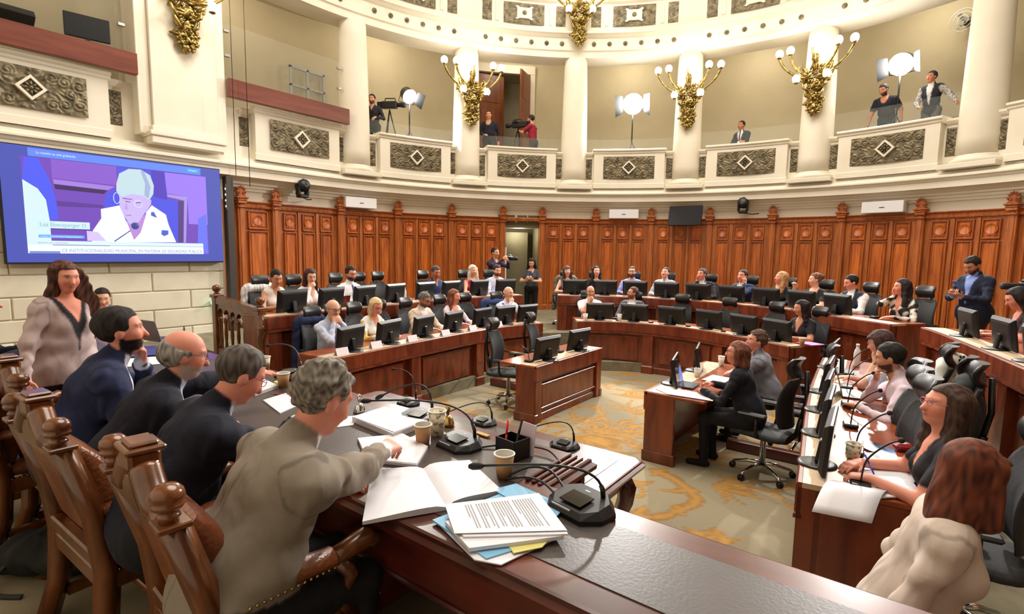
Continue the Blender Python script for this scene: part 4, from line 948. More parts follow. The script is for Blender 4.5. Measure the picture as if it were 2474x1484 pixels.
            return np.maximum(front, (lowb-lz)*.8)
        HV, HF = hb.surface(max(vox*.85, .006), cut)
        if len(HV):
            st = .5+.5*wrinkle(HV[:, 0]*3, HV[:, 1]*3, HV[:, 2]*(.8 if hair not in ('curly',) else 3), 60); cc = hc+(hc2-hc)*st[:, None]
            link('hair', mesh_from('hair', HV, HF, cc, hair_mat, np.full(len(HV), .35)), e)
    if glasses:
        gm = mat('spectacle_%d_%d_%d' % glasses, srgb(*glasses), .3); mb = MB(); rr = .0016 if vox < .011 else .0028
        for sx in (-1, 1):
            mb.tube([Vector(h(sx*.033+.022*math.cos(a), .101-.012*abs(math.cos(a)*sx > 0)*0, .116+.017*math.sin(a))) for a in [2*PI*i/12 for i in range(13)]], rr, 5, cap=False)
            mb.tube([Vector(h(sx*.055, .098, .122)), Vector(h(sx*.078, .04, .12)), Vector(h(sx*.082, -.005, .112))], rr, 5)
        mb.tube([Vector(h(-.011, .104, .12)), Vector(h(.011, .104, .12))], rr, 5); mb.build('glasses', gm, e, fix=False)
    PEOPLE.append((e, hp, HR, g, t, h)); e_info = dict(obj=e, h=h, t=t); return e_info
# ================================================================== who sits where
def rp(row, xy, label, chair=None, off=.86, turn=0, **kw):
    l = row.near(*xy); p, th = row.at(l, off); kw.setdefault('group', None)
    r = person(label, (p[0], p[1], row.base), th-90+turn, **kw)
    if chair is not False: q, _ = row.at(l, off+.06); office_chair(q[0], q[1], row.base, th-90+turn*.5, chair or 'black office chair under the '+label)
    return r
BL, BR, GR, BLO = (24, 19, 18), (58, 38, 26), (92, 88, 84), (176, 138, 86)
# -- outer left row
rp(outL, (-4.69, -2.55), 'woman in a white sleeveless top looking down at the left end of the outer row', 'office chair hung with a white striped jacket at the left end of the outer row', sex='f', hair='bun', hcol=BL, style='blouse', sleeve='none', top=(238, 232, 226), look=(10, -22, 0), R='type', L='type', skin='mid', lean=12)
rp(outL, (-4.71, -1.98), 'long-haired woman in white with a hand over her mouth', 'office chair under the long-haired woman in white', sex='f', hair='long', hcol=(44, 28, 24), style='blouse', top=(236, 230, 230), look=(15, -15, 0), R='mouth', L='desk', skin='light', lean=14)
rp(outL, (-4.76, -1.16), 'bearded curly-haired man in a white shirt and navy tie', 'office chair under the bearded man with the navy tie', hair='curly', hcol=(30, 24, 22), beard=(40, 28, 24), style='shirt', top=(238, 238, 242), tie=(34, 40, 84), glasses=(90, 60, 50), look=(8, -10, 0), fat=1.12, skin='pink')
rp(outL, (-4.78, .83), 'man in a dark blue shirt leaning on the outer left row', 'office chair under the man in the dark blue shirt', hair='short', hcol=(52, 48, 48), style='shirt', top=(44, 62, 104), look=(12, -18, 0), lean=14, side=4, skin='tan')
rp(outL, (-4.59, 1.82), 'woman with pale wavy hair in a crimson sleeveless top', 'office chair under the woman in crimson', sex='f', hair='wavy', hcol=(190, 174, 150), hcol2=(222, 210, 190), style='tee', sleeve='none', top=(160, 36, 62), look=(5, -4, 0), skin='light')
rp(outL, (-4.36, 2.36), 'dark-bearded man in a pale blue shirt below the photographer', 'office chair under the dark-bearded man in pale blue', hair='short', hcol=(34, 26, 22), beard=(70, 46, 36), style='shirt', top=(206, 216, 238), look=(0, -14, 0), fat=1.1, skin='light', R='fold', L='fold')
for (x, y), ds in (((-4.75, -.62), 'nearer'), ((-4.78, -.2), 'farther')): row_chair(outL, x, y, '%s of the two empty office chairs in the outer left row' % ds, .98)
# -- inner left row
rp(inL, (-3.32, -2.53), 'balding man in a pale blue shirt with both hands clasped before his mouth', 'office chair hung with a navy jacket at the left end of the inner row', hair='balding', hcol=(120, 110, 106), style='shirt', top=(198, 206, 228), look=(5, -14, 0), R='mouth', L='mouth', glasses=(60, 50, 50), lean=10, skin='light', pattern=('stripe', 160, (176, 186, 216)), fat=1.05)
rp(inL, (-3.38, -1.8), 'blonde woman in a white blouse printed with yellow reading a sheet', 'office chair under the blonde woman in the yellow print', sex='f', hair='bob', hcol=(196, 160, 108), hcol2=(232, 208, 166), style='blouse', top=(244, 240, 232), pattern=('blotch', 26, (226, 180, 84), .35), look=(12, -24, 0), R='type', L='type', glasses=(150, 110, 90), lean=14, skin='pink')
rp(inL, (-3.42, -.77), 'grey-haired man in a beige jacket looking down', 'office chair under the man in the beige jacket', hair='short', hcol=(70, 66, 66), hcol2=(130, 126, 124), style='jacket', top=(216, 196, 176), shirt=(240, 236, 236), look=(-12, -24, 0), beard=(90, 70, 62), glasses=(50, 40, 40), skin='tan')
rp(inL, (-3.45, .02), 'woman with long brown hair in a pale lilac top', 'office chair under the woman in pale lilac', sex='f', hair='long', hcol=(92, 54, 38), style='tee', top=(226, 212, 222), look=(-14, -8, 0), skin='pink', lean=6)
rp(inL, (-3.22, 1.26), 'bald man in a pale striped shirt with a fist at his mouth', 'office chair hung with a blue jacket at the far end of the inner left row', hair='bald', hcol=(150, 120, 104), style='shirt', top=(214, 220, 240), look=(-6, -6, 0), R='mouth', L='desk', skin='light', pattern=('stripe', 160, (190, 200, 226)))
for (x, y), ds in (((-3.36, -2.16), 'between the balding man and the blonde woman'), ((-3.42, -1.28), 'between the blonde woman and the beige jacket'), ((-3.42, .62), 'beside the woman in pale lilac')): row_chair(inL, x, y, 'empty office chair in the inner left row '+ds, .96)
# -- outer curved row
rp(outR, (-3.29, 3.61), 'woman with a dark fringe and patterned scarf starting the outer curved row', 'office chair hung with a grey-green coat by the doorway', sex='f', hair='fringe', hcol=(52, 30, 28), style='tee', sleeve='none', top=(120, 110, 100), pattern=('blotch', 60, (50, 46, 44), .1), look=(-8, 0, 4), skin='light')
rp(outR, (-2.74, 3.95), 'long-black-haired woman in black in the outer curved row', 'office chair under the long-black-haired woman', sex='f', hair='long', hcol=BL, style='tee', top=(30, 28, 30), look=(-10, 2, 0), skin='light')
rp(outR, (-2.03, 4.29), 'bearded man with glasses in a bright blue shirt', 'office chair under the man in the bright blue shirt', hair='short', hcol=BR, beard=(80, 54, 42), style='shirt', top=(140, 154, 220), look=(0, 2, 0), glasses=(60, 40, 36), fat=1.15, skin='light')
rp(outR, (-1.32, 4.41), 'man in a light grey suit and dark tie looking up', 'office chair under the man in the light grey suit', hair='short', hcol=(40, 32, 30), style='jacket', top=(168, 172, 184), shirt=(240, 240, 246), tie=(50, 46, 66), look=(10, 12, 0), skin='light', fat=1.05)
rp(outR, (-.50, 4.49), 'man in a dark suit and open collar with his cheek on his fist', 'office chair under the man in the dark suit', hair='short', hcol=(52, 46, 44), style='jacket', top=(42, 38, 46), shirt=(236, 232, 236), look=(22, 0, 4), R='cheek', L='desk', skin='pink', side=4)
rp(outR, (.29, 4.35), 'man in a navy suit holding his face with one hand', 'office chair under the man in the navy suit', hair='short', hcol=(40, 32, 28), style='jacket', top=(40, 52, 88), shirt=(232, 228, 226), look=(10, 2, 0), L='cheek', R='desk', skin='pink')
rp(outR, (.97, 4.21), 'blonde long-haired woman in black looking to the left', 'office chair under the blonde woman in black', sex='f', hair='long', hcol=(150, 112, 76), hcol2=(196, 158, 112), style='blouse', top=(30, 30, 34), look=(38, 6, 0), skin='pink', lean=4)
rp(outR, (1.56, 3.97), 'woman with her hair tied back holding up a phone', 'office chair under the woman holding up a phone', sex='f', hair='bun', hcol=(84, 54, 40), style='tee', sleeve='short', top=(34, 32, 34), look=(40, -4, 0), R=((.17, .34, 1.08), (-.1, .3, 1), (.2, -.9, .3), 1.0), L='desk', skin='light', lean=2)
rp(outR, (2.21, 3.58), 'young man in a white shirt and dark quilted vest', 'office chair under the young man in the vest', hair='short', hcol=BL, style='vest', top=(40, 44, 60), shirt=(236, 234, 236), look=(22, -18, 0), R='desk', L='desk', skin='pink')
rp(outR, (2.89, 3.06), 'woman in a black and white print blouse leaning her head on her hand', 'office chair under the woman in the black and white print', sex='f', hair='long', hcol=(30, 24, 24), style='blouse', top=(236, 230, 220), pattern=('blotch', 34, (36, 34, 36), .0), look=(26, -4, 0), R='cheek', L='desk', skin='pink', fat=1.15, lean=14)
# -- inner curved row
rp(inR, (-2.23, 2.75), 'man in a white shirt resting his chin in his hand', 'office chair under the man in the white shirt', hair='balding', hcol=(48, 40, 36), style='shirt', sleeve='short', top=(242, 240, 242), look=(-6, -6, 0), R='mouth', L='desk', skin='mid')
rp(inR, (-1.45, 3.17), 'smiling man with glasses in a grey jacket turned to his neighbour', 'office chair under the smiling man in grey', hair='short', hcol=(60, 44, 38), style='jacket', top=(92, 92, 102), shirt=(242, 240, 244), look=(58, 6, 0), glasses=(120, 100, 100), beard=(126, 84, 66), skin='pink')
rp(inR, (1.64, 2.54), 'dark-haired woman in a black blouse with folded hands at the end of the inner row', 'office chair under the dark-haired woman in the black blouse', sex='f', hair='long', hcol=BL, style='blouse', sleeve='short', top=(28, 28, 32), look=(20, -10, 0), skin='mid', fat=1.1, lean=10)
for (x, y), ds in (((-.62, 3.2), 'left'), ((.18, 3.1), 'middle'), ((.95, 2.8), 'right')): row_chair(inR, x, y, '%s one of the three empty office chairs of the inner curved row' % ds, .92)
# -- right inner row, seen from the side
rp(rIn, (2.75, -.50), 'woman in a white tee with red glasses and her chin on her hand', 'office chair under the woman in the white tee', off=.74, sex='f', hair='fringe', hcol=(46, 30, 28), style='tee', sleeve='short', top=(226, 230, 244), look=(10, -20, 0), R='type', L='chin', glasses=(190, 40, 60), skin='light', lean=16, vox=.010)
rp(rIn, (2.85, -1.35), 'dark-haired man in a pale pink shirt covering his mouth with a hand', 'office chair under the man in the pink shirt', off=.80, hair='short', hcol=(20, 18, 18), beard=(70, 48, 40), style='shirt', top=(226, 206, 218), look=(8, -16, 0), R='mouth', L='desk', skin='mid', lean=20, vox=.009, fat=1.1)
rp(rIn, (3.0, -3.02), 'long-haired woman with glasses writing at the near end of the right desk', False, off=.72, sex='f', hair='long', hcol=(48, 34, 28), style='blouse', sleeve='short', top=(34, 32, 36), look=(-22, 6, 0), R='desk', L=((-.12, .38, .80), (.15, .95, -.1), (.1, .2, 1), .9), glasses=(190, 120, 120), skin='pink', lean=6, vox=.008)
for (l_, of, ds) in ((2.95, .86, 'nearest of the three black office chairs against the right inner desk'), (2.6, .86, 'middle one of the black office chairs against the right inner desk'), (2.25, .9, 'farthest of the black office chairs against the right inner desk')):
    p, th = rIn.at(l_+.35, of-.40); office_chair(p[0], p[1], .17, th-90+12, ds)
office_chair(3.06, -.98, .17, 168, 'office chair with a grey jacket over its back behind the man in pink')
office_chair(3.0, -.12, .17, 160, 'office chair with a white jacket over its back behind the woman in the white tee')
office_chair(3.2, -3.0, .17, 185, 'office chair under the woman writing at the near end of the right desk')
# -- short desk in the middle
person('woman in a black suit with glasses at the short desk', (1.72, -1.10, 0), 178, sex='f', hair='bob', hcol=(84, 50, 38), style='jacket', top=(26, 28, 36), pants=(22, 22, 26), shirt=(30, 30, 36), look=(-22, 2, 0), R=((.16, .42, .82), (-.3, .9, .1), (0, 0, 1), .8), L='desk', glasses=(60, 36, 36), skin='pink', lean=16, vox=.010)
office_chair(1.84, -1.06, 0, 172, 'black office chair with chrome base under the woman in the black suit')
person('man in a grey suit leaning his chin on his hand at the short desk', (1.72, -.18, 0), 180, hair='curly', hcol=(62, 46, 38), style='jacket', top=(122, 124, 134), shirt=(236, 236, 240), look=(-30, 4, 0), R='desk', L='chin', skin='pink', lean=18, vox=.010)
office_chair(2.02, -.05, 0, 192, 'empty-backed black office chair behind the man in the grey suit')
office_chair(-1.62, -.72, 0, 14, 'nearer of the two empty office chairs at the short desk with two monitors'); office_chair(-1.62, .22, 0, 14, 'farther of the two empty office chairs at the short desk with two monitors')
# -- right outer row and people standing
rp(rOut, (3.95, 1.55), 'dark-haired woman in brown looking down at the right edge', 'office chair under the woman in brown at the right edge', off=.8, sex='f', hair='long', hcol=BL, style='blouse', sleeve='short', top=(48, 34, 34), look=(4, -28, 0), skin='pink', lean=12, vox=.010)
person('standing man in a navy jacket looking at his phone by the panelled wall', (3.62, 3.05, .54), 225, vox=.010, hair='short', hcol=BL, style='jacket', top=(30, 34, 54), shirt=(130, 150, 206), pants=(40, 34, 32), legs='stand', look=(0, -34, 0), R='phone', L='phone', lean=2, fat=1.15, beard=(60, 40, 34), skin='tan', size=.98)
person('photographer in a dark shirt aiming a camera beside the doorway', (-4.95, 3.05, .54), -8, hair='short', hcol=BL, style='shirt', top=(52, 44, 66), pants=(50, 42, 64), legs='stand', look=(0, -4, 0), R=((.07, .36, 1.46), (-.4, .6, .6), (.7, .3, .3), 1.0), L=((-.06, .40, 1.42), (.5, .6, .5), (-.7, .3, .2), 1.0), skin='mid', lean=0)
person('long-haired young woman in dark clothes looking at her phone in the doorway', (-4.72, 4.25, .36), -65, sex='f', hair='wavy', hcol=BL, style='tee', sleeve='short', top=(74, 76, 80), pants=(18, 18, 20), legs='stand', look=(-6, -24, 0), R='phone', L='phone', lean=0, skin='light', size=.97)
# -- gallery
person('cameraman half hidden by the column on the left of the gallery', (-8.62, 2.50, 4.45), -60, hair='short', hcol=BL, style='shirt', top=(40, 38, 44), legs='stand', look=(0, -8, 0), R=((.1, .38, 1.35), (-.2, .8, .2), (.6, 0, .6), 1.0), L=((-.16, .3, 1.1), (.2, .9, -.4), (0, .2, 1), .6), skin='mid', beard=(70, 48, 40))
person('man in a dark hooded sweatshirt with a badge standing on the gallery', (-7.12, 5.42, 4.45), -62, hair='short', hcol=(20, 18, 24), style='tee', top=(34, 36, 48), pants=(30, 30, 34), legs='stand', look=(-8, -2, 0), R=((.1, .26, 1.02), (-.6, .6, 0), (0, .4, 1), .6), L='side', skin='mid', fat=1.2)
person('cameraman in a crimson shirt filming from the gallery', (-6.25, 6.42, 4.45), 190, hair='short', hcol=(34, 26, 24), style='tee', sleeve='short', top=(150, 36, 56), pants=(60, 50, 46), legs='stand', look=(0, -6, 0), R=((.06, .42, 1.38), (-.2, .9, 0), (.6, 0, .6), .9), L=((-.04, .46, 1.30), (.1, .9, .2), (-.6, 0, .6), .9), skin='mid', beard=(80, 54, 44))
person('man in a dark suit sitting alone on the gallery', (-1.02, 8.85, 4.45), -110, hair='short', hcol=BL, style='jacket', top=(38, 38, 46), shirt=(236, 236, 240), tie=(90, 60, 70), look=(0, -4, 0), R='fold', L='fold', skin='tan', seat=.43)
person('technician in a black tee leaning on the gallery rail', (2.18, 8.72, 4.45), 250, hair='short', hcol=(30, 26, 26), style='tee', sleeve='short', top=(32, 32, 42), legs='stand', lean=22, look=(12, -26, 0), R=((.34, .16, .80), (.1, .2, -1), (1, 0, 0), .4), L='side', skin='tan', beard=(70, 44, 38), fat=1.15)
person('technician in a black vest over a checked shirt standing by the right floodlight', (2.98, 8.45, 4.45), 245, hair='short', hcol=(40, 36, 40), style='vest', top=(34, 34, 44), shirt=(196, 192, 186), pattern=('check', 150, (70, 66, 66)), legs='stand', look=(14, -6, 0), R=((.12, .3, 1.0), (-.5, .6, 0), (0, .3, 1), .7), L=((-.52, .22, 1.02), (-.6, .5, -.5), (-.5, 0, .8), .4), skin='tan', size=1.03, pants=(86, 82, 80))
# -- people round the dais
person('woman with long wavy hair in a mauve-beige trench jacket standing by the dais', (-1.98, -5.60, .5), 26, vox=.008, sex='f', hair='wavy', hcol=(38, 26, 24), hcol2=(112, 72, 56), style='jacket', top=(184, 164, 162), shirt=(24, 24, 30), pants=(30, 26, 28), legs='stand', look=(14, -10, 0), locks=(((-.08, .0, .12), (-.17, .07, -.16), .05, .075), ((-.17, .07, -.14), (-.20, .09, -.40), .07, .055)), R=((.34, .12, .78), (.1, .3, -1), (1, 0, 0), .7), L='side', fat=1.35, skin='pink', size=.92, vneck=1.5, amp=.006)
person('bearded man in a navy suit resting his chin on his hand', (-.60, -5.90, .5), 80, vox=.0078, hair='short', hcol=(26, 22, 22), beard=(28, 24, 24), style='jacket', top=(34, 40, 74), shirt=(220, 224, 240), look=(6, 0, 0), R='desk', L='chin', lean=24, skin='pink', fat=1.45, amp=.006, size=1.06)
person('balding grey-bearded man with glasses in a dark suit', (-.08, -5.86, .5), 77, vox=.0078, hair='balding', hcol=(70, 66, 64), hcol2=(170, 166, 162), beard=(190, 170, 160), style='jacket', top=(22, 24, 38), shirt=(190, 200, 224), look=(4, -16, 0), L=((-.38, .80, .95), (.63, .77, 0), (0, 0, 1), .12), R='desk', lean=30, glasses=(50, 40, 60), skin='pink', fat=1.4, amp=.006)
person('grey-haired man with red glasses in a dark navy suit reading', (.50, -5.89, .5), 78, vox=.0078, hair='short', hcol=(52, 46, 42), hcol2=(110, 102, 96), style='jacket', top=(24, 26, 42), shirt=(200, 206, 226), look=(-2, -34, 0), R=((-.06, .60, .86), (-.6, .8, -.05), (0, .1, 1), .4, (1, .1, -.4)), L='desk', lean=30, glasses=(160, 30, 44), skin='pink', fat=1.4, amp=.006)
person('curly grey-haired man in a grey suit writing at the dais desk', (1.21, -5.93, .5), 82, vox=.0075, hair='curly', hcol=(70, 62, 54), hcol2=(150, 142, 132), style='jacket', top=(138, 127, 114), pants=(24, 22, 26), shirt=(240, 238, 244), look=(-4, -30, 0), R=((-.12, .68, .865), (-.45, .9, .0), (.35, .1, .9), 1.1, (1, -.1, -.25)), L='desk', lean=29, skin='pink', fat=1.4, amp=.007, cuff=(240, 240, 246), size=1.03)
person('woman with auburn hair in a cream jacket bending at the right of the dais desk', (2.95, -4.32, .0), 4, vox=.008, sex='f', hair='fringe', hcol=(60, 28, 20), hcol2=(124, 66, 44), style='jacket', top=(206, 190, 178), shirt=(206, 190, 178), pants=(60, 50, 46), legs='stand', look=(-48, -14, 0), R='side', L='side', lean=14, skin='pink', amp=.005, size=.93)
person('man in a dark suit cut off by the left edge of the picture', (-3.24, -6.02, .5), 75, vox=.011, style='jacket', top=(28, 32, 46), R='desk', L='desk', lean=20, skin='mid', size=1.0)
person('dark-haired man seated behind the woman in the trench jacket', (-5.78, -4.55, .5), 15, vox=.012, style='shirt', top=(90, 90, 104), hair='short', hcol=BL, lean=50, look=(25, -16, 0), skin='light')
person('photographer whose hands and camera reach in from the right edge', (4.50, 2.56, .54), 200, hair='short', style='shirt', top=(40, 40, 44), legs='stand', R=((.06, .44, 1.34), (-.4, .6, .6), (.7, .3, .3), 1.0), L=((-.06, .46, 1.30), (.5, .6, .5), (-.7, .3, .2), 1.0), lean=0)
# ================================================================== presiding desk, secretaries' table
dd = empty('presiding_desk', (0, 0, .5), 0, 'long dark presiding desk with a leather top on the dais', 'desk')
def dais_desk():
    yb, yw, yc, xc0, xc1, xe0, xe1, zt = -5.47, -4.93, -4.58, -2.0, 1.78, -3.6, 3.9, .77
    out = [(xe0, yb), (xe1, yb), (xe1, yw), (xc1, yw), (xc1, yc), (xc0, yc), (xc0, yw), (xe0, yw)]
    def inset(d): return [(xe0+d, yb+d), (xe1-d, yb+d), (xe1-d, yw-d), (xc1-d, yw-d), (xc1-d, yc-d), (xc0+d, yc-d), (xc0+d, yw-d), (xe0+d, yw-d)]
    mb = MB()
    rings = [(-.005, zt-.065), (-.028, zt-.05), (-.03, zt-.03), (-.012, zt-.018), (-.01, zt-.004), (.0, zt)]
    mb.grid([[Vector((x, y, z)) for x, y in inset(d)] for d, z in rings], 0, False, close=True)
    mb.add([Vector((x, y, zt)) for x, y in inset(0)], [tuple(range(8))]); mb.build('top_frame', mahogd, dd)
    for x0, x1, y0, y1 in ((xc0+.1, xc1-.1, yb+.1, yc-.11), (xc1+.03, xe1-.1, yb+.1, yw-.11), (xe0+.1, xc0-.03, yb+.1, yw-.11)):
        MB().bb(x0, x1, y0, y1, zt, zt+.003, bev=.0015).build('leather_inset', deskleather, dd)
    for k in range(3): MB().bb(xc1-.09+.03*k, xc1-.072+.03*k, yw-.02, yc-.02, zt, zt+.014-.003*k, bev=.004).build('grooved_strip', mahogd, dd)
    for x0, x1 in ((xe0+.02, xe1-.02),): MB().bb(x0, x1, yb+.03, yb+.055, zt-.24, zt-.06, bev=.005).build('rear_apron', mahogd, dd)
    MB().bb(xe0+.02, xe1-.02, yb+.015, yb+.06, zt-.255, zt-.235, bev=.006).build('apron_bead', mahogd, dd)
    for x in (-3.5, -2.0, -.55, .95, 2.1, 3.75): MB().bb(x-.06, x+.06, yb+.06, yw-.04, 0, zt-.06, bev=.008).build('support_panel', mahogd, dd)
    MB().bb(xc0, xc1, yc-.06, yc-.03, -.1, zt-.06).build('front_panel', mahogd, dd)
    for a, b in ((xc1, xe1), (xe0, xc0)): MB().bb(a+.01, b-.01, yw-.06, yw-.03, -.1, zt-.06).build('front_panel', mahogd, dd)
dais_desk()
st = empty('secretaries_table', (0, 0, 0), 0, 'lower dark table with a leather top in front of the presiding desk', 'table')
def sec_table():
    x0, x1, y0, y1, zt = -1.3, 1.5, -4.38, -3.28, .78
    mb = MB(); rings = [(-.0, zt-.06), (-.03, zt-.045), (-.035, zt-.025), (-.015, zt-.012), (-.012, zt-.002), (0, zt)]
    def rc(d): c = .05; return [(x0+d+c, y0+d), (x1-d-c, y0+d), (x1-d, y0+d+c), (x1-d, y1-d-c), (x1-d-c, y1-d), (x0+d+c, y1-d), (x0+d, y1-d-c), (x0+d, y0+d+c)]
    mb.grid([[Vector((x, y, z)) for x, y in rc(d)] for d, z in rings], 0, False, close=True); mb.add([Vector((x, y, zt)) for x, y in rc(0)], [tuple(range(8))]); mb.build('top_frame', mahogd, st)
    MB().bb(x0+.12, x1-.12, y0+.02, y1-.12, zt, zt+.003, bev=.0015).build('leather_inset', deskleather, st)
    MB().bb(x0+.06, x1-.06, y0+.1, y1-.06, .6, zt-.06, bev=.01).build('apron', mahogd, st)
    for x in (x0+.1, x1-.1):
        for y in (y0+.2, y1-.1):
            mb = MB(); sx = 1 if x > 0 else -1
            P = [(0, .66), (.035*sx, .6), (.03*sx, .5), (-.01*sx, .38), (-.03*sx, .22), (-.01*sx, .1), (.02*sx, 0)]
            mb.tube([(x+dx, y, z) for dx, z in P], [.07, .075, .06, .05, .042, .045, .05], 4); mb.build('leg', mahogd, st)
sec_table()

# ================================================================== carved leather armchairs
def chair_meshes():
    D = []
    def add(n, mb, m): me = mb.mesh(n); me.materials.append(m); fix_normals(me); D.append((n, me))
    for sx in (-1, 1):
        a = MB(); Q = [(sx*.28, -.33, 0), (sx*.28, -.27, .2), (sx*.275, -.25, .45), (sx*.275, -.28, .7), (sx*.275, -.36, 1.0)]
        a.tube(Q, [.045, .046, .048, .043, .04], 4); a.box((sx*.275, -.365, 1.005), (.085, .085, .018), bev=.004); add('post', a, carvew)
        a = MB(); a.lathe([(.026, 0), (.022, .01), (.03, .017), (.026, .025), (.019, .034), (.036, .042), (.041, .05), (.041, .056), (.036, .061), (.043, .074), (.039, .092), (.025, .107), (.0, .112)], (sx*.275, -.37, 1.012), 16); add('finial', a, carvew)
        a = MB(); a.tube([(sx*.27, -.25, .70), (sx*.30, -.08, .715), (sx*.31, .08, .71)], [.03, .046, .044], 10, flat=.8); add('arm_pad', a, leather)
        a = MB(); a.tube([(sx*.31, .06, .705), (sx*.312, .14, .715), (sx*.315, .2, .73), (sx*.315, .235, .715), (sx*.315, .24, .685)], [.03, .036, .04, .034, .022], 8); a.tube([(sx*.31, .1, .69), (sx*.31, .15, .62), (sx*.305, .10, .54), (sx*.29, .17, .45)], [.028, .03, .028, .03], 8); add('arm_scroll', a, carvew)
        a = MB(); a.tube([(sx*.28, .24, .46), (sx*.28, .25, .3), (sx*.28, .24, .1), (sx*.28, .26, 0)], [.045, .04, .034, .042], 4); add('leg', a, carvew)
        a = MB(); a.box((sx*.28, 0, .12), (.035, .5, .05), bev=.006); add('stretcher', a, carvew)
    a = MB(); prof = [(-.25, .95), (-.25, .985)]+[(-.25+.16*t, .985+.10*t**1.8) for t in (.25, .5, .75, 1)]+[(-.085, 1.10), (.085, 1.10)]+[(.25-.16*t, .985+.10*t**1.8) for t in (1, .75, .5, .25)]+[(.25, .985), (.25, .95)]
    a.prism(prof, -.04, .04, M=Matrix.Translation((0, -.345, 0)) @ Matrix.Rotation(rad(90+12), 4, 'X') @ Matrix.Translation((0, 0, 0))); 
    me = a
    a = MB(); T = Matrix.Translation((0, -.36, 0)) @ Matrix.Rotation(PI/2, 4, 'X'); [a.tube(smooth_path([(s_*.255, -.355, .975), (s_*.20, -.36, .985), (s_*.13, -.365, 1.03), (s_*.06, -.365, 1.10)], 5), [.034]*8+[.042]*8, 10, flat=1.15) for s_ in (-1, 1)]; a.box((0, -.35, .965), (.48, .07, .05), bev=.012); a.box((0, -.362, 1.02), (.2, .06, .1), bev=.015); a.box((0, -.36, 1.118), (.10, .085, .06), bev=.01); a.box((0, -.36, 1.155), (.135, .105, .02), bev=.006); a.box((0, -.36, 1.17), (.10, .075, .016), bev=.006); add('crest_rail', a, carvew)
    # padded leather back, front and rear
    def padz(y0, th):
        P = []
        for i in range(9):
            t = i/8; z = .52+.45*t; y = y0-.11*t*t; wd = .47; r = []
            for j in range(16):
                an = 2*PI*j/16; r.append(Vector((math.copysign(abs(math.cos(an))**.35, math.cos(an))*wd/2, y+math.copysign(abs(math.sin(an))**.6, math.sin(an))*th*(.45+.55*math.sin(PI*t)**.4), z)))
            P.append(r)
        m_ = MB(); m_.grid(P, 0, True, close=True); m_.add(P[0], [tuple(range(16))]); m_.add(P[-1], [tuple(range(16))[::-1]]); return m_
    add('back_cushion', padz(-.205, .085), leather)
    a = MB(); a.box((0, -.27, .50), (.5, .05, .06), bev=.008); add('lower_rail', a, carvew)
    P = []
    for i in range(9):
        t = i/8; y = .27-.52*t; r = []
        for j in range(16):
            an = 2*PI*j/16; r.append(Vector((math.copysign(abs(math.cos(an))**.4, math.cos(an))*.285*(1-.06*abs(2*t-1)**4), y, .475+math.copysign(abs(math.sin(an))**.7, math.sin(an))*.05*(.5+.5*math.sin(PI*t)**.3))))
        P.append(r)
    a = MB(); a.grid(P, 0, True, close=True); a.add(P[0], [tuple(range(16))]); a.add(P[-1], [tuple(range(16))[::-1]]); add('seat_cushion', a, leather)
    a = MB(); 
    for y in (.27, -.26): a.box((0, y, .40), (.56, .04, .08), bev=.008)
    for x in (-.28, .28): a.box((x, 0, .40), (.04, .5, .08), bev=.008)
    add('seat_rail', a, carvew); a = MB(); a.box((0, -.02, .12), (.56, .04, .04), bev=.006); add('stretcher', a, carvew)
    a = MB()
    for k in range(24): a.sphere((-.27+.54*k/23, .292, .445), .006, n=6, m=4)
    for sx in (-1, 1):
        for k in range(14): a.sphere((sx*.345, -.2+.27*k/13, .69), .006, n=6, m=4)
        for k in range(22): a.sphere((sx*.302, -.22+.46*k/21, .445), .006, n=6, m=4)
    me = a.mesh('brass_nails'); me.materials.append(brass); D.append(('brass_nails', me)); return D
LCM = chair_meshes()
def armchair(x, y, rz, label):
    e = empty('leather_armchair', (x, y, .5), rad(rz), label, 'chair', 'carved leather armchairs on the dais')
    e.scale = (1, 1, .955)
    for n_, me in LCM:
        o = link(n_, me, e)
        if n_ == 'brass_nails': o['kind'] = 'stuff'
    return e
armchair(1.10, -5.72, -4, 'carved leather armchair under the man in the grey suit, nearest the camera')
armchair(.16, -5.78, 2, 'carved leather armchair with its seat showing, behind the man with red glasses')
armchair(-.82, -5.70, 0, 'carved leather armchair behind the balding man in the dark suit')
armchair(-1.25, -5.88, 6, 'carved leather armchair at the far left with its seat empty')

armchair(-3.30, -5.92, -10, 'carved leather armchair under the dark-suited man at the left edge')
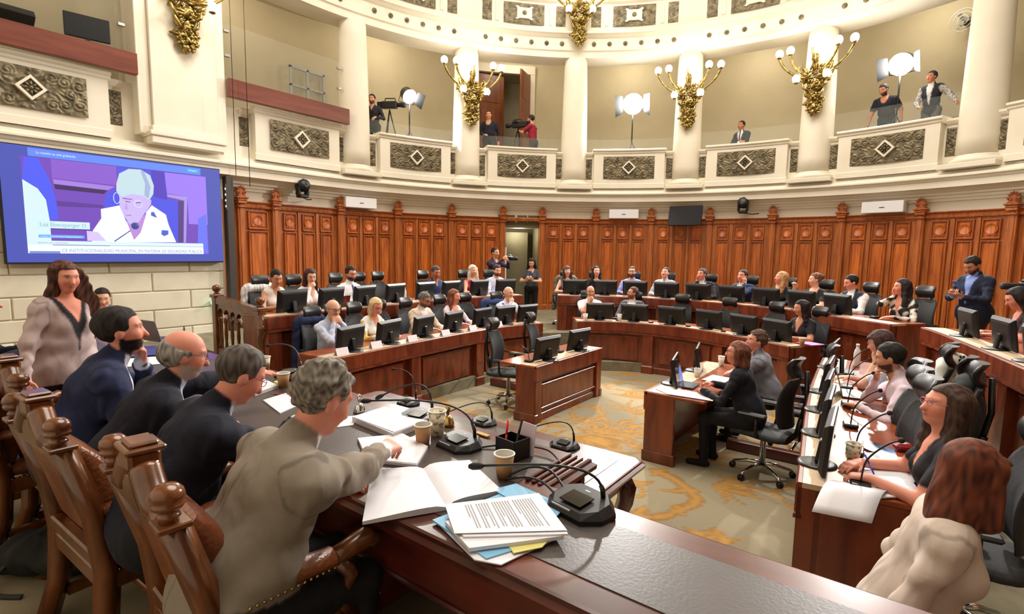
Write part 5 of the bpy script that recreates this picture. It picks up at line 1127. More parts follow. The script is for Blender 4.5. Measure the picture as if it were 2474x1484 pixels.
# ================================================================== things on the desks
def gooseneck_mic(x, y, z, rz, label, tip, arc=.16, big=1.0):
    """conference microphone; tip is the microphone head relative to the base, in local axes"""
    e = empty('conference_microphone', (x, y, z), rad(rz), label, 'microphone', 'gooseneck conference microphones'); s = big
    a = MB(); w_, d_, h_ = .115*s, .085*s, .05*s
    b0 = [(-w_, -d_*.35), (-w_*.62, -d_), (w_*.62, -d_), (w_, -d_*.35), (w_, d_*.45), (w_*.6, d_), (-w_*.6, d_), (-w_, d_*.45)]
    def ring(k, zf): return [Vector((px*k, py*k, zf(py))) for px, py in b0]
    a.grid([ring(1, lambda q: 0), ring(1.0, lambda q: .014*s), ring(.82, lambda q: (.03+.018*(q+d_)/(2*d_))*s)], 0, False, close=True); a.add(ring(.82, lambda q: (.03+.018*(q+d_)/(2*d_))*s), [tuple(range(8))]); a.build('base', black, e)
    a = MB(); a.box((0, -.02*s, .043*s), (.09*s, .07*s, .004*s), M=Matrix.Rotation(rad(6), 4, 'X')); a.build('button_panel', mat('gloss_black', srgb(14, 14, 17), .12), e)
    for sx in (-1, 1): MB().add([(sx*w_*.86, -d_*.3, .024*s), (sx*w_*.6, -d_*.75, .027*s), (sx*w_*.6, d_*.7, .043*s), (sx*w_*.86, d_*.4, .036*s)], [(0, 1, 2, 3)]).build('side_facet', mat('slate_facet', srgb(52, 60, 84), .35), e)
    a = MB(); a.box((-.02*s, -d_*.86, .022*s), (.08*s, .006*s, .012*s)); a.build('front_bar', mat('silver_bar', srgb(176, 176, 184), .3), e)
    a = MB(); a.box((0, .035*s, .0505*s), (.02*s, .004*s, .002*s)); a.build('badge', acwhite, e)
    p0 = Vector((w_*.45, d_*.6, .045*s)); t = Vector(tip); p1 = p0+Vector((0, .005, arc)); pts = []
    for k in range(15):
        u = k/14; q = (1-u)**3*p0+3*(1-u)**2*u*(p0+Vector((0, 0, arc*1.15)))+3*(1-u)*u*u*(p0.lerp(t, .30)+Vector((0, 0, arc*1.0)))+u**3*t; pts.append(q)
    MB().tube(pts, .0048*s, 8).build('gooseneck', black, e); MB().tube(pts[:3], .0085*s, 8).build('collar', black, e)
    d = (pts[-1]-pts[-2]).normalized(); MB().tube([t-d*.01, t+d*.005, t+d*.03, t+d*.045], [.007*s, .0125*s, .0125*s, .006*s], 10).build('mic_head', blackm, e); return e
gooseneck_mic(1.23, -4.84, 1.273, -8, 'large gooseneck microphone between the grey-suited man and the pen holder', (-.45, -.22, .165), .14)
gooseneck_mic(1.99, -5.02, 1.273, -12, 'large gooseneck microphone beside the pile of papers, nearest the camera', (-.27, -.25, .14), .10, 1.1)
gooseneck_mic(.80, -4.70, 1.273, 10, 'gooseneck microphone with a thick grey neck beside the bound stack of paper', (-.26, .0, .10), .16)
gooseneck_mic(-.62, -4.62, 1.273, 0, 'gooseneck microphone behind the kraft cup of the man with red glasses', (-.48, .10, .16), .16)
gooseneck_mic(-2.3, -4.72, 1.273, 0, 'gooseneck microphone in front of the stone wall near the bearded man', (.18, -.02, .12), .2, .9)
gooseneck_mic(-.72, -3.42, .783, 0, 'left one of the three microphones on the secretaries\' table', (-.25, .05, .28), .2, .95)
gooseneck_mic(.17, -3.40, .783, 0, 'middle one of the three microphones on the secretaries\' table', (-.30, -.22, .05), .16, .95)
gooseneck_mic(.96, -3.42, .783, 0, 'right one of the three microphones on the secretaries\' table', (-.22, -.08, .12), .14, .95)
kraft = mat('kraft_paper', srgb(182, 136, 92), .7, col2=srgb(170, 124, 80), nscale=8); cupw = mat('cup_white', srgb(240, 236, 226), .6)
printed = mat('printed_cup', srgb(232, 224, 196), .6, col2=srgb(120, 110, 84), nscale=40, ramp=(.5, .62), detail=6)
coffee = mat('coffee', srgb(60, 36, 22), .2)
def cup(x, y, z, label, m, h=.095, r=.042):
    e = empty('paper_cup', (x, y, z), 0, label, 'cup', 'paper cups')
    a = MB(); a.lathe([(r*.72, 0), (r, h), (r*.95, h), (r*.7, .006)], n=24); a.build('wall', [m], e)
    a = MB(); a.tube([(r*math.cos(t), r*math.sin(t), h) for t in [2*PI*i/24 for i in range(25)]], .0035, 6, cap=False); a.build('rim', cupw, e)
    a = MB(); a.lathe([(0.0, .065), (r*.88, .066)], n=24); a.build('coffee', coffee, e); a = MB(); P = [[Vector((q*math.cos(t), q*math.sin(t), z_)) for t in [2*PI*i/24 for i in range(24)]] for q, z_ in ((r*.945, h-.001), (r*.86, .066))]; a.grid(P, 0, True, close=True); a.build('inner_wall', cupw, e, fix=False); return e
cup(1.60, -4.97, 1.273, 'kraft paper cup beside the black pen holder', kraft); cup(1.075, -4.93, 1.273, 'kraft paper cup touching the large microphone', kraft)
cup(1.04, -4.80, 1.273, 'tall printed paper cup behind the kraft cup', printed, .125, .045); cup(-.40, -4.80, 1.273, 'kraft paper cup near the hand of the balding man', kraft)
cup(-.98, -4.62, 1.273, 'printed paper cup farthest left on the presiding desk', printed, .1)
cup(2.68, -2.79, .923, 'printed paper cup between the microphone and the papers on the right desk', printed, .11, .045)
cup(.96, -.42, .753, 'small white cup between the two monitors of the short desk', cupw); cup(1.0, .42, .753, 'tall white cup at the far end of the short desk', cupw, .12)
cup(-1.93, 2.05, .923, 'white cup at the left end of the inner curved desk', cupw, .12, .045); cup(-1.42, 2.44, .923, 'white cup between the two men of the inner curved desk', cupw, .12, .045)
cup(1.72, 1.80, .923, 'cream cup in front of the dark-haired woman in the black blouse', kraft, .1)
# papers
def sheet(name, pts, z, th, label, cat, m, top=None, parent=None):
    c = np.mean(np.array(pts), 0); mb = MB(); n = len(pts); P = [(x-c[0], y-c[1]) for x, y in pts]
    a2 = sum(P[i][0]*P[(i+1) % n][1]-P[(i+1) % n][0]*P[i][1] for i in range(n)); P = P if a2 > 0 else P[::-1]
    mb.prism(P, 0, th); o = mb.build(name, m, parent)
    if parent is None: o.location = (c[0], c[1], z); tag(o, label, cat)
    return o
ZD = 1.2735
o = sheet('paper_stack', [(.55, -4.95), (.53, -4.72), (.90, -4.73), (.92, -4.98)], ZD, .028, 'thick bound stack of white paper before the grey-suited man', 'paper', papershade)
o2 = sheet('top_sheet', [(-.175, -.11), (-.19, .12), (.165, .10), (.185, -.125)], 0, .002, '', '', paper, parent=o); o2.location = (0, 0, .029)
sheet('paper_sheet', [(.40, -5.02), (.48, -4.86), (.60, -4.98), (.52, -5.14)], ZD, .002, 'single sheet beside the bound stack, under the grey-suited man\'s face', 'paper', paper)
o = sheet('paper_pile', [(.80, -5.10), (.92, -4.92), (1.14, -4.96), (1.26, -5.14), (1.05, -5.24)], ZD, .012, 'pile of sheets the grey-suited man is writing on', 'paper', papershade)
o2 = sheet('top_sheet', [(-.23, -.03), (-.11, .15), (.10, .11), (.22, -.06), (.02, -.16)], 0, .002, '', '', paper, parent=o); o2.location = (0, 0, .0125)
bk = empty('open_binder', (1.46, -5.26, ZD), 0, 'open bound volume with blank white pages under the grey-suited man\'s elbow', 'book')
def page(a, b, c, d, bulge=.018):
    a, b, c, d = [Vector((p[0]-1.46, p[1]+5.26, 0)) for p in (a, b, c, d)]; P = []
    for i in range(9):
        t = i/8; z = .012+bulge*math.sin(PI*t**.6)*(1-t*.4); P.append([a.lerp(b, t)+Vector((0, 0, z)), d.lerp(c, t)+Vector((0, 0, z))])
    top = P; bot = [[Vector((p.x, p.y, 0)) for p in r] for r in P]; m_ = MB(); m_.grid(top, 0, True); m_.grid(bot, 1, False)
    m_.grid([[t_[0], b_[0]] for t_, b_ in zip(top, bot)], 1, False); m_.grid([[t_[1], b_[1]] for t_, b_ in zip(top, bot)], 1, False); m_.add([top[-1][0], top[-1][1], bot[-1][1], bot[-1][0]], [(0, 1, 2, 3)], 1); m_.build('page_block', [paper, papershade], bk)
page((1.31, -5.15), (1.40, -4.96), (1.69, -5.10), (1.62, -5.33)); page((1.31, -5.15), (1.16, -5.30), (1.47, -5.58), (1.62, -5.33), .012)
pp = empty('paper_bundle', (1.85, -5.28, ZD), 0, 'untidy bundle of printed sheets and blue folders hanging over the desk edge', 'paper')
bluep = mat('blue_folder', srgb(120, 178, 214), .5); yel = mat('yellow_note', srgb(214, 206, 120), .6)
for pts, z, th, m, n_ in (([(1.67, -5.42), (2.03, -5.24), (1.98, -5.47), (1.90, -5.50)], 0, .004, paper, 'sheet'), ([(1.64, -5.42), (1.70, -5.12), (2.02, -5.27), (1.93, -5.48)], .004, .005, bluep, 'folder'), ([(1.66, -5.12), (1.70, -5.02), (1.95, -5.06), (1.97, -5.18)], .009, .004, bluep, 'folder'),
        ([(1.93, -5.38), (2.02, -5.24), (2.03, -5.33), (1.98, -5.41)], .009, .003, yel, 'sticky_note'), ([(1.70, -5.42), (1.86, -5.10), (2.06, -5.25), (1.87, -5.49)], .012, .012, paper, 'sheet'), ([(1.68, -5.38), (1.85, -5.08), (2.07, -5.24), (1.82, -5.46)], .024, .006, paper, 'sheet')):
    o = sheet(n_, [(x-1.85, y+5.28) for x, y in pts], 0, th, '', '', m, parent=pp); c = np.mean(np.array(pts), 0); o.location = (c[0]-1.85, c[1]+5.28, z)
ts = MB(); tp = [Vector(p) for p in ((1.63-1.85, -5.35+5.28, .032), (1.84-1.85, -5.07+5.28, .032), (2.06-1.85, -5.23+5.28, .032), (1.79-1.85, -5.47+5.28, .032))]
def uvp(u, v): return tp[0].lerp(tp[1], u).lerp(tp[3].lerp(tp[2], u), v)
ts.add(tp, [(0, 1, 2, 3)]); ts.add([p+Vector((0, 0, .002)) for p in tp], [(0, 1, 2, 3)]); o = ts.build('printed_sheet', paper, pp)
tx = MB(); rr_ = random.Random(3)
for i in range(26):
    if i in (3, 9, 17): continue
    u0 = .12; v = .06+.033*i; l = (.78 if i % 6 else .45)*(.9+.1*rr_.random())
    q = [uvp(.14+v*.82, .12), uvp(.14+v*.82+.012, .12), uvp(.14+v*.82+.012, .12+l), uvp(.14+v*.82, .12+l)]
    tx.add([p+Vector((0, 0, .0026)) for p in q], [(0, 1, 2, 3)])
tx.build('print_lines', mat('grey_print', srgb(150, 148, 154), .7), pp)
sheet('paper_sheet', [(-.19, -5.05), (-.23, -4.88), (.06, -4.96), (.13, -5.12)], ZD, .006, 'white sheets under the hand of the man with red glasses', 'paper', paper)
sheet('notebook', [(-.60, -4.96), (-.68, -4.80), (-.40, -4.84), (-.32, -5.03)], ZD, .02, 'white notebook with dark cover beside a yellow marker', 'notebook', [paper])
sheet('paper_sheet', [(-2.2, -5.2), (-2.1, -4.95), (-1.75, -5.0), (-1.85, -5.28)], ZD, .003, 'white sheet beside the bearded man\'s elbow', 'paper', paper)
sheet('folder', [(-2.75, -5.05), (-2.6, -4.75), (-2.1, -4.80), (-2.2, -5.1)], ZD, .01, 'dark blue folder before the bearded man', 'folder', mat('navy_folder', srgb(52, 56, 130), .4))
def pen(x, y, z, rz, L_, label, m, tilt=0):
    e = empty('pen', (x, y, z), rad(rz), label, 'pen', 'pens'); d = Vector((math.cos(rad(tilt)), 0, math.sin(rad(tilt))))
    MB().tube([d*0, d*L_*.55], .0045, 8).build('barrel', m, e); MB().tube([d*L_*.55, d*L_], .0052, 8).build('cap', m, e); MB().tube([d*-.012, d*0], [.0012, .004], 8).build('tip', steel, e)
bluepen = mat('blue_pen', srgb(40, 50, 170), .3); redpen = mat('red_pen', srgb(220, 40, 34), .3); pen_k = mat('black_pen', srgb(22, 22, 24), .3)
pen(1.05, -5.10, ZD+.018, -22, .14, 'blue pen held by the grey-suited man', bluepen, 20); pen(-.28, -4.93, ZD+.002, 20, .13, 'red pen beside the notebook', redpen); 
sheet('marker', [(-.52, -4.80), (-.52, -4.775), (-.40, -4.79), (-.40, -4.815)], ZD, .02, 'yellow-green marker beyond the white notebook', 'marker', yel)
ph = empty('pen_holder', (1.50, -4.78, ZD), rad(-8), 'black plastic pen holder on the presiding desk', 'pen holder')
for x0, x1, y0, y1 in ((-.06, .06, -.05, -.045), (-.06, .06, .045, .05), (-.06, -.055, -.05, .05), (.055, .06, -.05, .05)): MB().bb(x0, x1, y0, y1, 0, .09).build('side', black, ph)
MB().bb(-.06, .06, -.05, .05, 0, .005).build('bottom', black, ph)
pen(1.47, -4.80, ZD+.02, 100, .14, 'red-capped marker standing in the pen holder', redpen, 78); pen(1.515, -4.79, ZD+.02, 70, .16, 'black pen standing in the pen holder', pen_k, 74)
o = MB(); o.box((0, 0, .07), (.10, .003, .14), M=Matrix.Rotation(rad(-8), 4, 'X')); o = tag(o.build('upright_card', mat('lilac_card', srgb(222, 206, 220), .5)), 'pale lilac card standing behind the pen holder', 'card'); o.location = (1.53, -4.71, ZD); o.rotation_euler = (0, 0, rad(-10))
def bell(x, y, label, m):
    e = empty('hand_bell', (x, y, ZD), 0, label, 'bell'); MB().lathe([(.035, 0), (.034, .012), (.024, .04), (.012, .055), (.0, .058)], n=18).build('bell_body', m, e); MB().lathe([(.008, .055), (.008, .075), (.014, .085), (.012, .1), (0, .108)], n=12).build('handle', m, e)
bell(.44, -4.82, 'small silver hand bell by the grey-suited man\'s face', chrome); bell(.98, -4.66, 'small bronze hand bell behind the printed cup', brass)
e = empty('desk_plaque', (1.22, -4.66, ZD), rad(-6), 'small brass hinged plaque on the desk ledge', 'plaque'); MB().box((0, 0, .004), (.09, .03, .008), bev=.002).build('plate', brass, e)
# cables of the microphones
for i, (pts, lab) in enumerate((([(1.33, -4.80, ZD+.005), (1.42, -4.72, ZD+.015), (1.6, -4.66, ZD+.02), (1.72, -4.72, ZD+.004)], 'black cable running behind the pen holder'), ([(1.62, -4.98, ZD+.004), (1.70, -4.93, ZD+.05), (1.82, -4.95, ZD+.07), (1.93, -5.0, ZD+.02)], 'upper black cable looping to the nearest microphone'), ([(1.63, -5.0, ZD+.004), (1.72, -4.98, ZD+.03), (1.82, -5.0, ZD+.04), (1.92, -5.04, ZD+.015)], 'lower black cable looping to the nearest microphone'))):
    q = smooth_path(pts, 8); tag(MB().tube(q, .005, 8).build('microphone_cable', black), lab, 'cable')
# ---- backpack on the floor
e = empty('backpack', (-.62, -5.98, .5), rad(30), 'black backpack lying on the floor behind the armchairs', 'backpack')
sd = SDF(); sd.ell((0, 0, .10), (.26, .16, .10), 'p', None, .05, .012, 26); sd.ell((.16, .0, .09), (.14, .15, .09), 'p', None, .06, .01, 30); sd.ell((-.15, -.06, .07), (.12, .10, .06), 'p', None, .05, .01, 30); sd.cone((-.1, .1, .17), (.15, .1, .17), .03, .03, 'p', .03)
V, F = sd.surface(.01); link('bag_body', mesh_from('bag_body', V, F, np.tile(np.array(srgb(24, 26, 24)), (len(V), 1)), figure_mat), e)
MB().tube(smooth_path([(-.22, .02, .1), (-.32, .04, .06), (-.36, -.04, .01), (-.42, -.1, .006)], 6), .012, 6, flat=.4).build('strap', blackm, e); MB().tube(smooth_path([(-.1, -.14, .1), (-.12, -.22, .03), (-.02, -.26, .01), (.1, -.25, .01)], 6), .014, 6, flat=.4).build('strap', blackm, e); MB().tube(smooth_path([(.0, .02, .2), (.05, .02, .24), (.1, .02, .2)], 6), .009, 6).build('handle', blackm, e)
# ---- carved balustrade at the end of the dais
bal = empty('carved_balustrade', (-4.68, -3.05, .5), 0, 'carved wooden balustrade with round arches and ball newels', 'balustrade')
for x, zt in ((-.64, 1.0), (.62, .90)):
    a = MB(); a.box((x, 0, zt/2-.02), (.11, .11, zt-.04), bev=.01); a.box((x, 0, zt-.03), (.15, .15, .05), bev=.01); a.build('newel', carvew, bal)
    MB().lathe([(.05, 0), (.03, .02), (.03, .03), (.055, .055), (.062, .085), (.05, .12), (.0, .14)], (x, 0, zt), 18).build('ball', carvew, bal)
a = MB(); a.add([(-.6, -.045, .86), (.58, -.045, .78), (.58, .045, .78), (-.6, .045, .86), (-.6, -.045, .98), (.58, -.045, .88), (.58, .045, .88), (-.6, .045, .98)], [(0, 1, 2, 3), (4, 5, 6, 7), (0, 1, 5, 4), (1, 2, 6, 5), (2, 3, 7, 6), (3, 0, 4, 7)]); a.build('top_rail', carvew, bal)
MB().bb(-.6, .58, -.04, .04, .05, .2, bev=.01).build('bottom_rail', carvew, bal)
NA = 6
for k in range(NA):
    x0 = -.57+1.12*k/NA; x1 = -.57+1.12*(k+1)/NA; zt = .86-.08*(k+.5)/NA; cx = (x0+x1)/2; r0 = (x1-x0)/2-.018; pr = [(x0, zt+.02), (x0, zt-.2)]+[(cx-r0*math.cos(t), zt-.13+r0*math.sin(t)) for t in [PI*i/10 for i in range(11)]]
    pr = [(x0, zt+.03), (x0, zt-.13), (cx-r0, zt-.13)]+[(cx-r0*math.cos(t), zt-.13+r0*math.sin(t)) for t in [PI*i/10 for i in range(1, 10)]]+[(cx+r0, zt-.13), (x1, zt-.13), (x1, zt+.03)]
    MB().prism(pr, -.03, .03, M=Matrix.Rotation(PI/2, 4, 'X')).build('arch', carvew, bal)
for k in range(NA+1):
    x = -.57+1.12*k/NA; MB().lathe([(.03, .2), (.024, .24), (.018, .3), (.026, .42), (.02, .55), (.03, .62), (.03, .66)], (x, 0, 0), 12).build('baluster', carvew, bal)
a = MB(); a.tube([(.66, -.03, .80), (.74, -.03, .72), (.75, -.03, .58), (.68, -.03, .45), (.70, -.03, .30), (.78, -.03, .18), (.8, -.03, .02)], [.04, .06, .075, .06, .05, .06, .07], 10); a.sphere((.76, -.05, .62), .06); a.build('scroll_bracket', carvew, bal)
# ================================================================== the big screen
XS = -7.70
vs_ = empty('video_screen', (XS, -3.38, 2.78), 0, 'huge wall screen showing a blonde woman speaking into a microphone', 'screen')
def em(name, rgb, k=1.0):
    m = mat(name, (0, 0, 0), .4, emis=srgb(*rgb), estr=k); return m
def rel(pts, d): return [Vector((d, y+3.38, z-2.78)) for y, z in pts]
MB().bb(-.14, -.004, -1.545, 1.525, -.885, .875, bev=.004).build('cabinet', blackm, vs_)
def flat(name, pts, layer, rgb):
    mb = MB(); P = rel(pts, .001*layer); mb.add(P, [tuple(range(len(P)))]); o = mb.build(name, em('screen_%d_%d_%d' % rgb, rgb), vs_, fix=False); 
    if o.data.polygons[0].normal.x < 0: o.data.flip_normals()
    return o
flat('desktop_background', [(-4.91, 3.64), (-1.86, 3.64), (-1.86, 1.92), (-4.91, 1.92)], 0, (78, 88, 178))
flat('picture', [(-4.68, 3.49), (-2.115, 3.49), (-2.115, 2.05), (-4.68, 2.05)], 1, (118, 78, 186))
flat('wall_in_picture', [(-4.33, 3.49), (-3.5, 3.49), (-3.5, 3.18), (-4.33, 3.2)], 2, (140, 96, 204)); flat('wall_in_picture', [(-2.79, 3.48), (-2.115, 3.48), (-2.115, 2.6), (-2.44, 2.6), (-2.44, 3.09), (-2.78, 3.12)], 2, (158, 126, 240))
flat('title_bar', [(-4.59, 3.62), (-2.2, 3.62), (-2.2, 3.50), (-4.59, 3.50)], 3, (104, 140, 250)); flat('button', [(-2.43, 3.60), (-2.235, 3.60), (-2.235, 3.54), (-2.43, 3.54)], 4, (76, 176, 255))
S_ = {'chair_in_picture': ([(-4.64, 3.48), (-4.48, 3.48), (-4.369, 3.197), (-4.308, 2.921), (-4.284, 2.581), (-4.396, 2.56), (-4.421, 2.883), (-4.675, 3.148)], 3, (84, 96, 240)),
 'man_in_picture': ([(-4.675, 3.148), (-4.509, 3.028), (-4.422, 2.869), (-4.396, 2.56), (-4.392, 2.06), (-4.675, 2.06)], 4, (214, 238, 250)),
 'moulding_in_picture': ([(-4.326, 3.188), (-3.528, 3.158), (-3.634, 3.087), (-4.313, 3.119)], 3, (164, 130, 220)), 'shadow_in_picture': ([(-4.313, 3.112), (-3.634, 3.087), (-3.688, 3.022), (-4.301, 3.042)], 3, (70, 48, 96)), 'shade_in_picture': ([(-4.3, 2.865), (-3.704, 2.84), (-3.713, 2.794), (-4.294, 2.78)], 3, (96, 64, 150)),
 'seat_in_picture': ([(-3.686, 2.947), (-3.622, 3.073), (-3.49, 3.132), (-3.484, 3.485), (-2.798, 3.485), (-2.762, 3.027), (-2.629, 3.005), (-2.588, 2.909), (-2.641, 2.272), (-3.73, 2.248)], 3, (84, 90, 226)), 'headrest_in_picture': ([(-3.0, 3.485), (-2.791, 3.485), (-2.771, 3.001), (-2.979, 3.04)], 4, (88, 70, 190)),
 'frame_in_picture': ([(-2.773, 3.107), (-2.441, 3.088), (-2.503, 2.258), (-2.542, 2.258), (-2.499, 3.016), (-2.768, 3.059)], 3, (170, 150, 226)), 'dark_in_picture': ([(-2.60, 3.0), (-2.51, 3.0), (-2.55, 2.26), (-2.63, 2.26)], 4, (90, 70, 130)),
 'blouse_in_picture': ([(-3.87, 2.425), (-3.747, 2.626), (-3.745, 2.777), (-3.479, 2.857), (-3.413, 2.614), (-3.341, 2.461), (-3.309, 2.289), (-3.207, 2.419), (-3.105, 2.775), (-3.015, 2.893), (-2.806, 2.746), (-2.77, 2.567), (-2.664, 2.263), (-3.892, 2.237)], 5, (240, 244, 255)),
 'neck_in_picture': ([(-3.402, 2.60), (-3.225, 2.62), (-3.10, 2.76), (-3.207, 2.419), (-3.309, 2.289)], 6, (190, 140, 214)), 'face_in_picture': ([(-3.475, 3.057), (-3.309, 3.1), (-3.133, 3.08), (-3.053, 2.97), (-3.044, 2.875), (-3.135, 2.741), (-3.225, 2.593), (-3.363, 2.554), (-3.436, 2.69), (-3.487, 2.841)], 7, (204, 184, 240)),
 'hair_in_picture': ([(-3.512, 3.206), (-3.464, 3.378), (-3.327, 3.47), (-3.151, 3.48), (-3.017, 3.402), (-2.969, 3.232), (-2.984, 3.087), (-3.053, 2.97), (-3.133, 3.042), (-3.31, 3.057), (-3.445, 2.998), (-3.519, 3.083)], 8, (196, 220, 228)), 'hair_shade_in_picture': ([(-3.16, 3.47), (-3.10, 3.45), (-3.02, 3.2), (-3.06, 3.0), (-3.12, 3.05), (-3.10, 3.25)], 9, (164, 180, 214)),
 'dot_in_picture': ([(-3.035, 2.771), (-2.992, 2.782), (-2.947, 2.68), (-3.038, 2.715)], 9, (84, 104, 206)), 'spot_in_picture': ([(-2.885, 2.472), (-2.782, 2.467), (-2.785, 2.401), (-2.853, 2.366), (-2.896, 2.398)], 9, (84, 104, 206)),
 'brow_in_picture': ([(-3.44, 2.985), (-3.30, 2.975), (-3.30, 2.96), (-3.43, 2.965)], 9, (130, 110, 180)), 'eye_in_picture': ([(-3.40, 2.935), (-3.33, 2.93), (-3.33, 2.918), (-3.40, 2.92)], 9, (110, 90, 160)), 'eyelid_in_picture': ([(-3.25, 2.92), (-3.16, 2.94), (-3.16, 2.925), (-3.25, 2.905)], 9, (110, 90, 160)), 'mouth_in_picture': ([(-3.41, 2.70), (-3.33, 2.71), (-3.33, 2.695), (-3.41, 2.69)], 9, (170, 110, 180)), 'nose_in_picture': ([(-3.39, 2.92), (-3.42, 2.80), (-3.37, 2.79)], 9, (184, 160, 226)), 'ear_in_picture': ([(-3.06, 3.0), (-3.02, 2.98), (-3.03, 2.89), (-3.06, 2.9)], 9, (222, 176, 226)),
 'name_box': ([(-4.544, 2.55), (-3.905, 2.55), (-3.907, 2.44), (-4.55, 2.44)], 10, (206, 236, 246)), 'name_rule': ([(-4.382, 2.44), (-3.911, 2.44), (-3.911, 2.43), (-4.382, 2.43)], 11, (54, 60, 120)), 'party_box': ([(-4.541, 2.34), (-3.985, 2.34), (-3.985, 2.295), (-4.541, 2.295)], 10, (110, 176, 240)), 'info_bar': ([(-4.58, 2.25), (-2.214, 2.25), (-2.214, 2.19), (-4.58, 2.19)], 10, (216, 240, 248)), 'caption_bar': ([(-4.67, 2.185), (-2.214, 2.185), (-2.214, 2.055), (-4.67, 2.055)], 10, (240, 248, 255)), 'info_rule': ([(-4.38, 2.19), (-3.66, 2.19), (-3.66, 2.18), (-4.38, 2.18)], 11, (90, 110, 160)), 'status_tag': ([(-4.66, 2.09), (-4.30, 2.09), (-4.30, 2.055), (-4.66, 2.055)], 11, (120, 150, 210)),
 'side_chair_in_picture': ([(-2.276, 2.71), (-2.133, 2.80), (-2.128, 2.06), (-2.214, 2.06), (-2.214, 2.25), (-2.304, 2.25)], 4, (110, 120, 246)), 'hand_in_picture': ([(-3.95, 2.42), (-3.80, 2.40), (-3.70, 2.26), (-3.95, 2.26)], 6, (214, 196, 246))}
for k, (p, l, c) in S_.items(): flat(k, p, l, c)
mb = MB(); mb.tube([Vector((.011, y+3.38, z-2.78)) for y, z in ((-3.589, 2.259), (-3.355, 2.445))], .008, 6); mb.sphere((.011, -3.283+3.38, 2.527-2.78), (.01, .06, .06)); mb.build('microphone_in_picture', em('screen_mic', (64, 76, 150)), vs_)
for cy, cz, ry, rz_ in ((-3.52, 2.97, .045, .09), (-3.22, 2.90, .06, .06)): mb = MB(); mb.tube([Vector((.012, cy+3.38+ry*math.cos(t), cz-2.78+rz_*math.sin(t))) for t in [2*PI*i/14 for i in range(15)]], .005, 5, cap=False); mb.build('glasses_in_picture', em('screen_glasses', (220, 226, 250)), vs_)
def text(body, y, z, size, rgb, parent, layer=12, width=None):
    c = bpy.data.curves.new('t', 'FONT'); c.body = body; c.size = size; c.resolution_u = 2; o = bpy.data.objects.new('t', c); COL.objects.link(o)
    dg = bpy.context.evaluated_depsgraph_get(); me = bpy.data.meshes.new_from_object(o.evaluated_get(dg)); bpy.data.objects.remove(o); bpy.data.curves.remove(c)
    w_ = max(v.co.x for v in me.vertices) or 1; k = (width/w_) if width else 1
    for v in me.vertices: v.co = Vector((0, v.co.x*k, v.co.y))
    me.materials.clear(); me.materials.append(em('screen_text_%d_%d_%d' % rgb, rgb)); t = link('lettering', me, parent); t.location = (.001*layer, y+3.38, z-2.78); return t
text('La reunión se está grabando.', -4.50, 3.545, .055, (232, 238, 255), vs_, width=.48); text('Aceptar', -2.40, 3.553, .04, (240, 248, 255), vs_, width=.13)
text('Luz Ebensperger O.', -4.52, 2.468, .085, (140, 176, 186), vs_, width=.58); text('Unión Demócrata Independiente', -4.52, 2.305, .032, (230, 244, 255), vs_, width=.50)
text('SESIÓN DE COMISIÓN', -4.56, 2.205, .035, (130, 150, 170), vs_, width=.36); text('CE INSTITUCIONALIDAD MUNICIPAL EN MATERIA DE SEGURIDAD PÚBLICA', -4.28, 2.075, .075, (120, 170, 190), vs_, width=2.04)

# ================================================================== sconces
def sconce_meshes(seed=4):
    r = random.Random(seed); D = []
    a = MB()
    for k in range(230):
        t = r.random()**.8; z = .30-.95*t; wd = .36*(1-t)**.6*(.7+.3*math.sin(t*9))+.03; x = (r.random()*2-1)*wd; y = -.06-.13*(1-abs(x)/wd)*(1-t*.5)*r.random()
        an = r.random()*PI; a.sphere((x, y, z), (.018+.02*r.random(), .025, .045+.04*r.random()), n=6, m=5, M=Matrix.Rotation(an, 4, 'Y') @ Matrix.Rotation(r.random(), 4, 'X'))
    for s_ in (-1, 1):
        for k in range(4): a.tube([(s_*(.06+.05*k), -.12, -.35+.16*k), (s_*(.14+.05*k), -.16, -.28+.16*k), (s_*(.17+.045*k), -.12, -.18+.16*k), (s_*(.12+.04*k), -.12, -.14+.16*k)], [.02, .025, .02, .01], 6)
    a.sphere((0, -.1, -.62), (.05, .05, .07)); a.tube([(0, -.1, .2), (0, -.16, .38), (.0, -.14, .5)], [.05, .06, .02], 8); a.sphere((0, -.17, .42), (.07, .06, .09))
    me = a.mesh('foliage_body'); me.materials.append(gold); D.append(('foliage_body', me)); G = []
    for s_ in (-1, 1):
        for (x, y, z) in ((.66, -.22, .62), (.42, -.34, .60), (.27, -.36, .02)):
            b = MB(); b.tube(smooth_path([(s_*.08, -.12, .05), (s_*x*.5, y*1.1, .0+z*.2), (s_*x*.85, y, z*.55), (s_*x, y, z-.09)], 5), [.026]*15+[.015], 6); b.lathe([(.02, -.1), (.045, -.085), (.05, -.07)], (s_*x, y, z), 10); m2 = b.mesh('arm'); m2.materials.append(gold); D.append(('arm', m2)); G.append((s_*x, y, z))
    G += [(-.02, -.36, .66)]; b = MB(); b.tube(smooth_path([(0, -.14, .3), (0, -.3, .4), (-.02, -.36, .57)], 5), .022, 6); m2 = b.mesh('arm'); m2.materials.append(gold); D.append(('arm', m2)); return D, G
SCD, SCG = sconce_meshes()
gb = MB(); gb.sphere((0, 0, 0), (.075, .075, .085), n=14, m=10); globe_m = gb.mesh('globe'); globe_m.materials.append(globe)
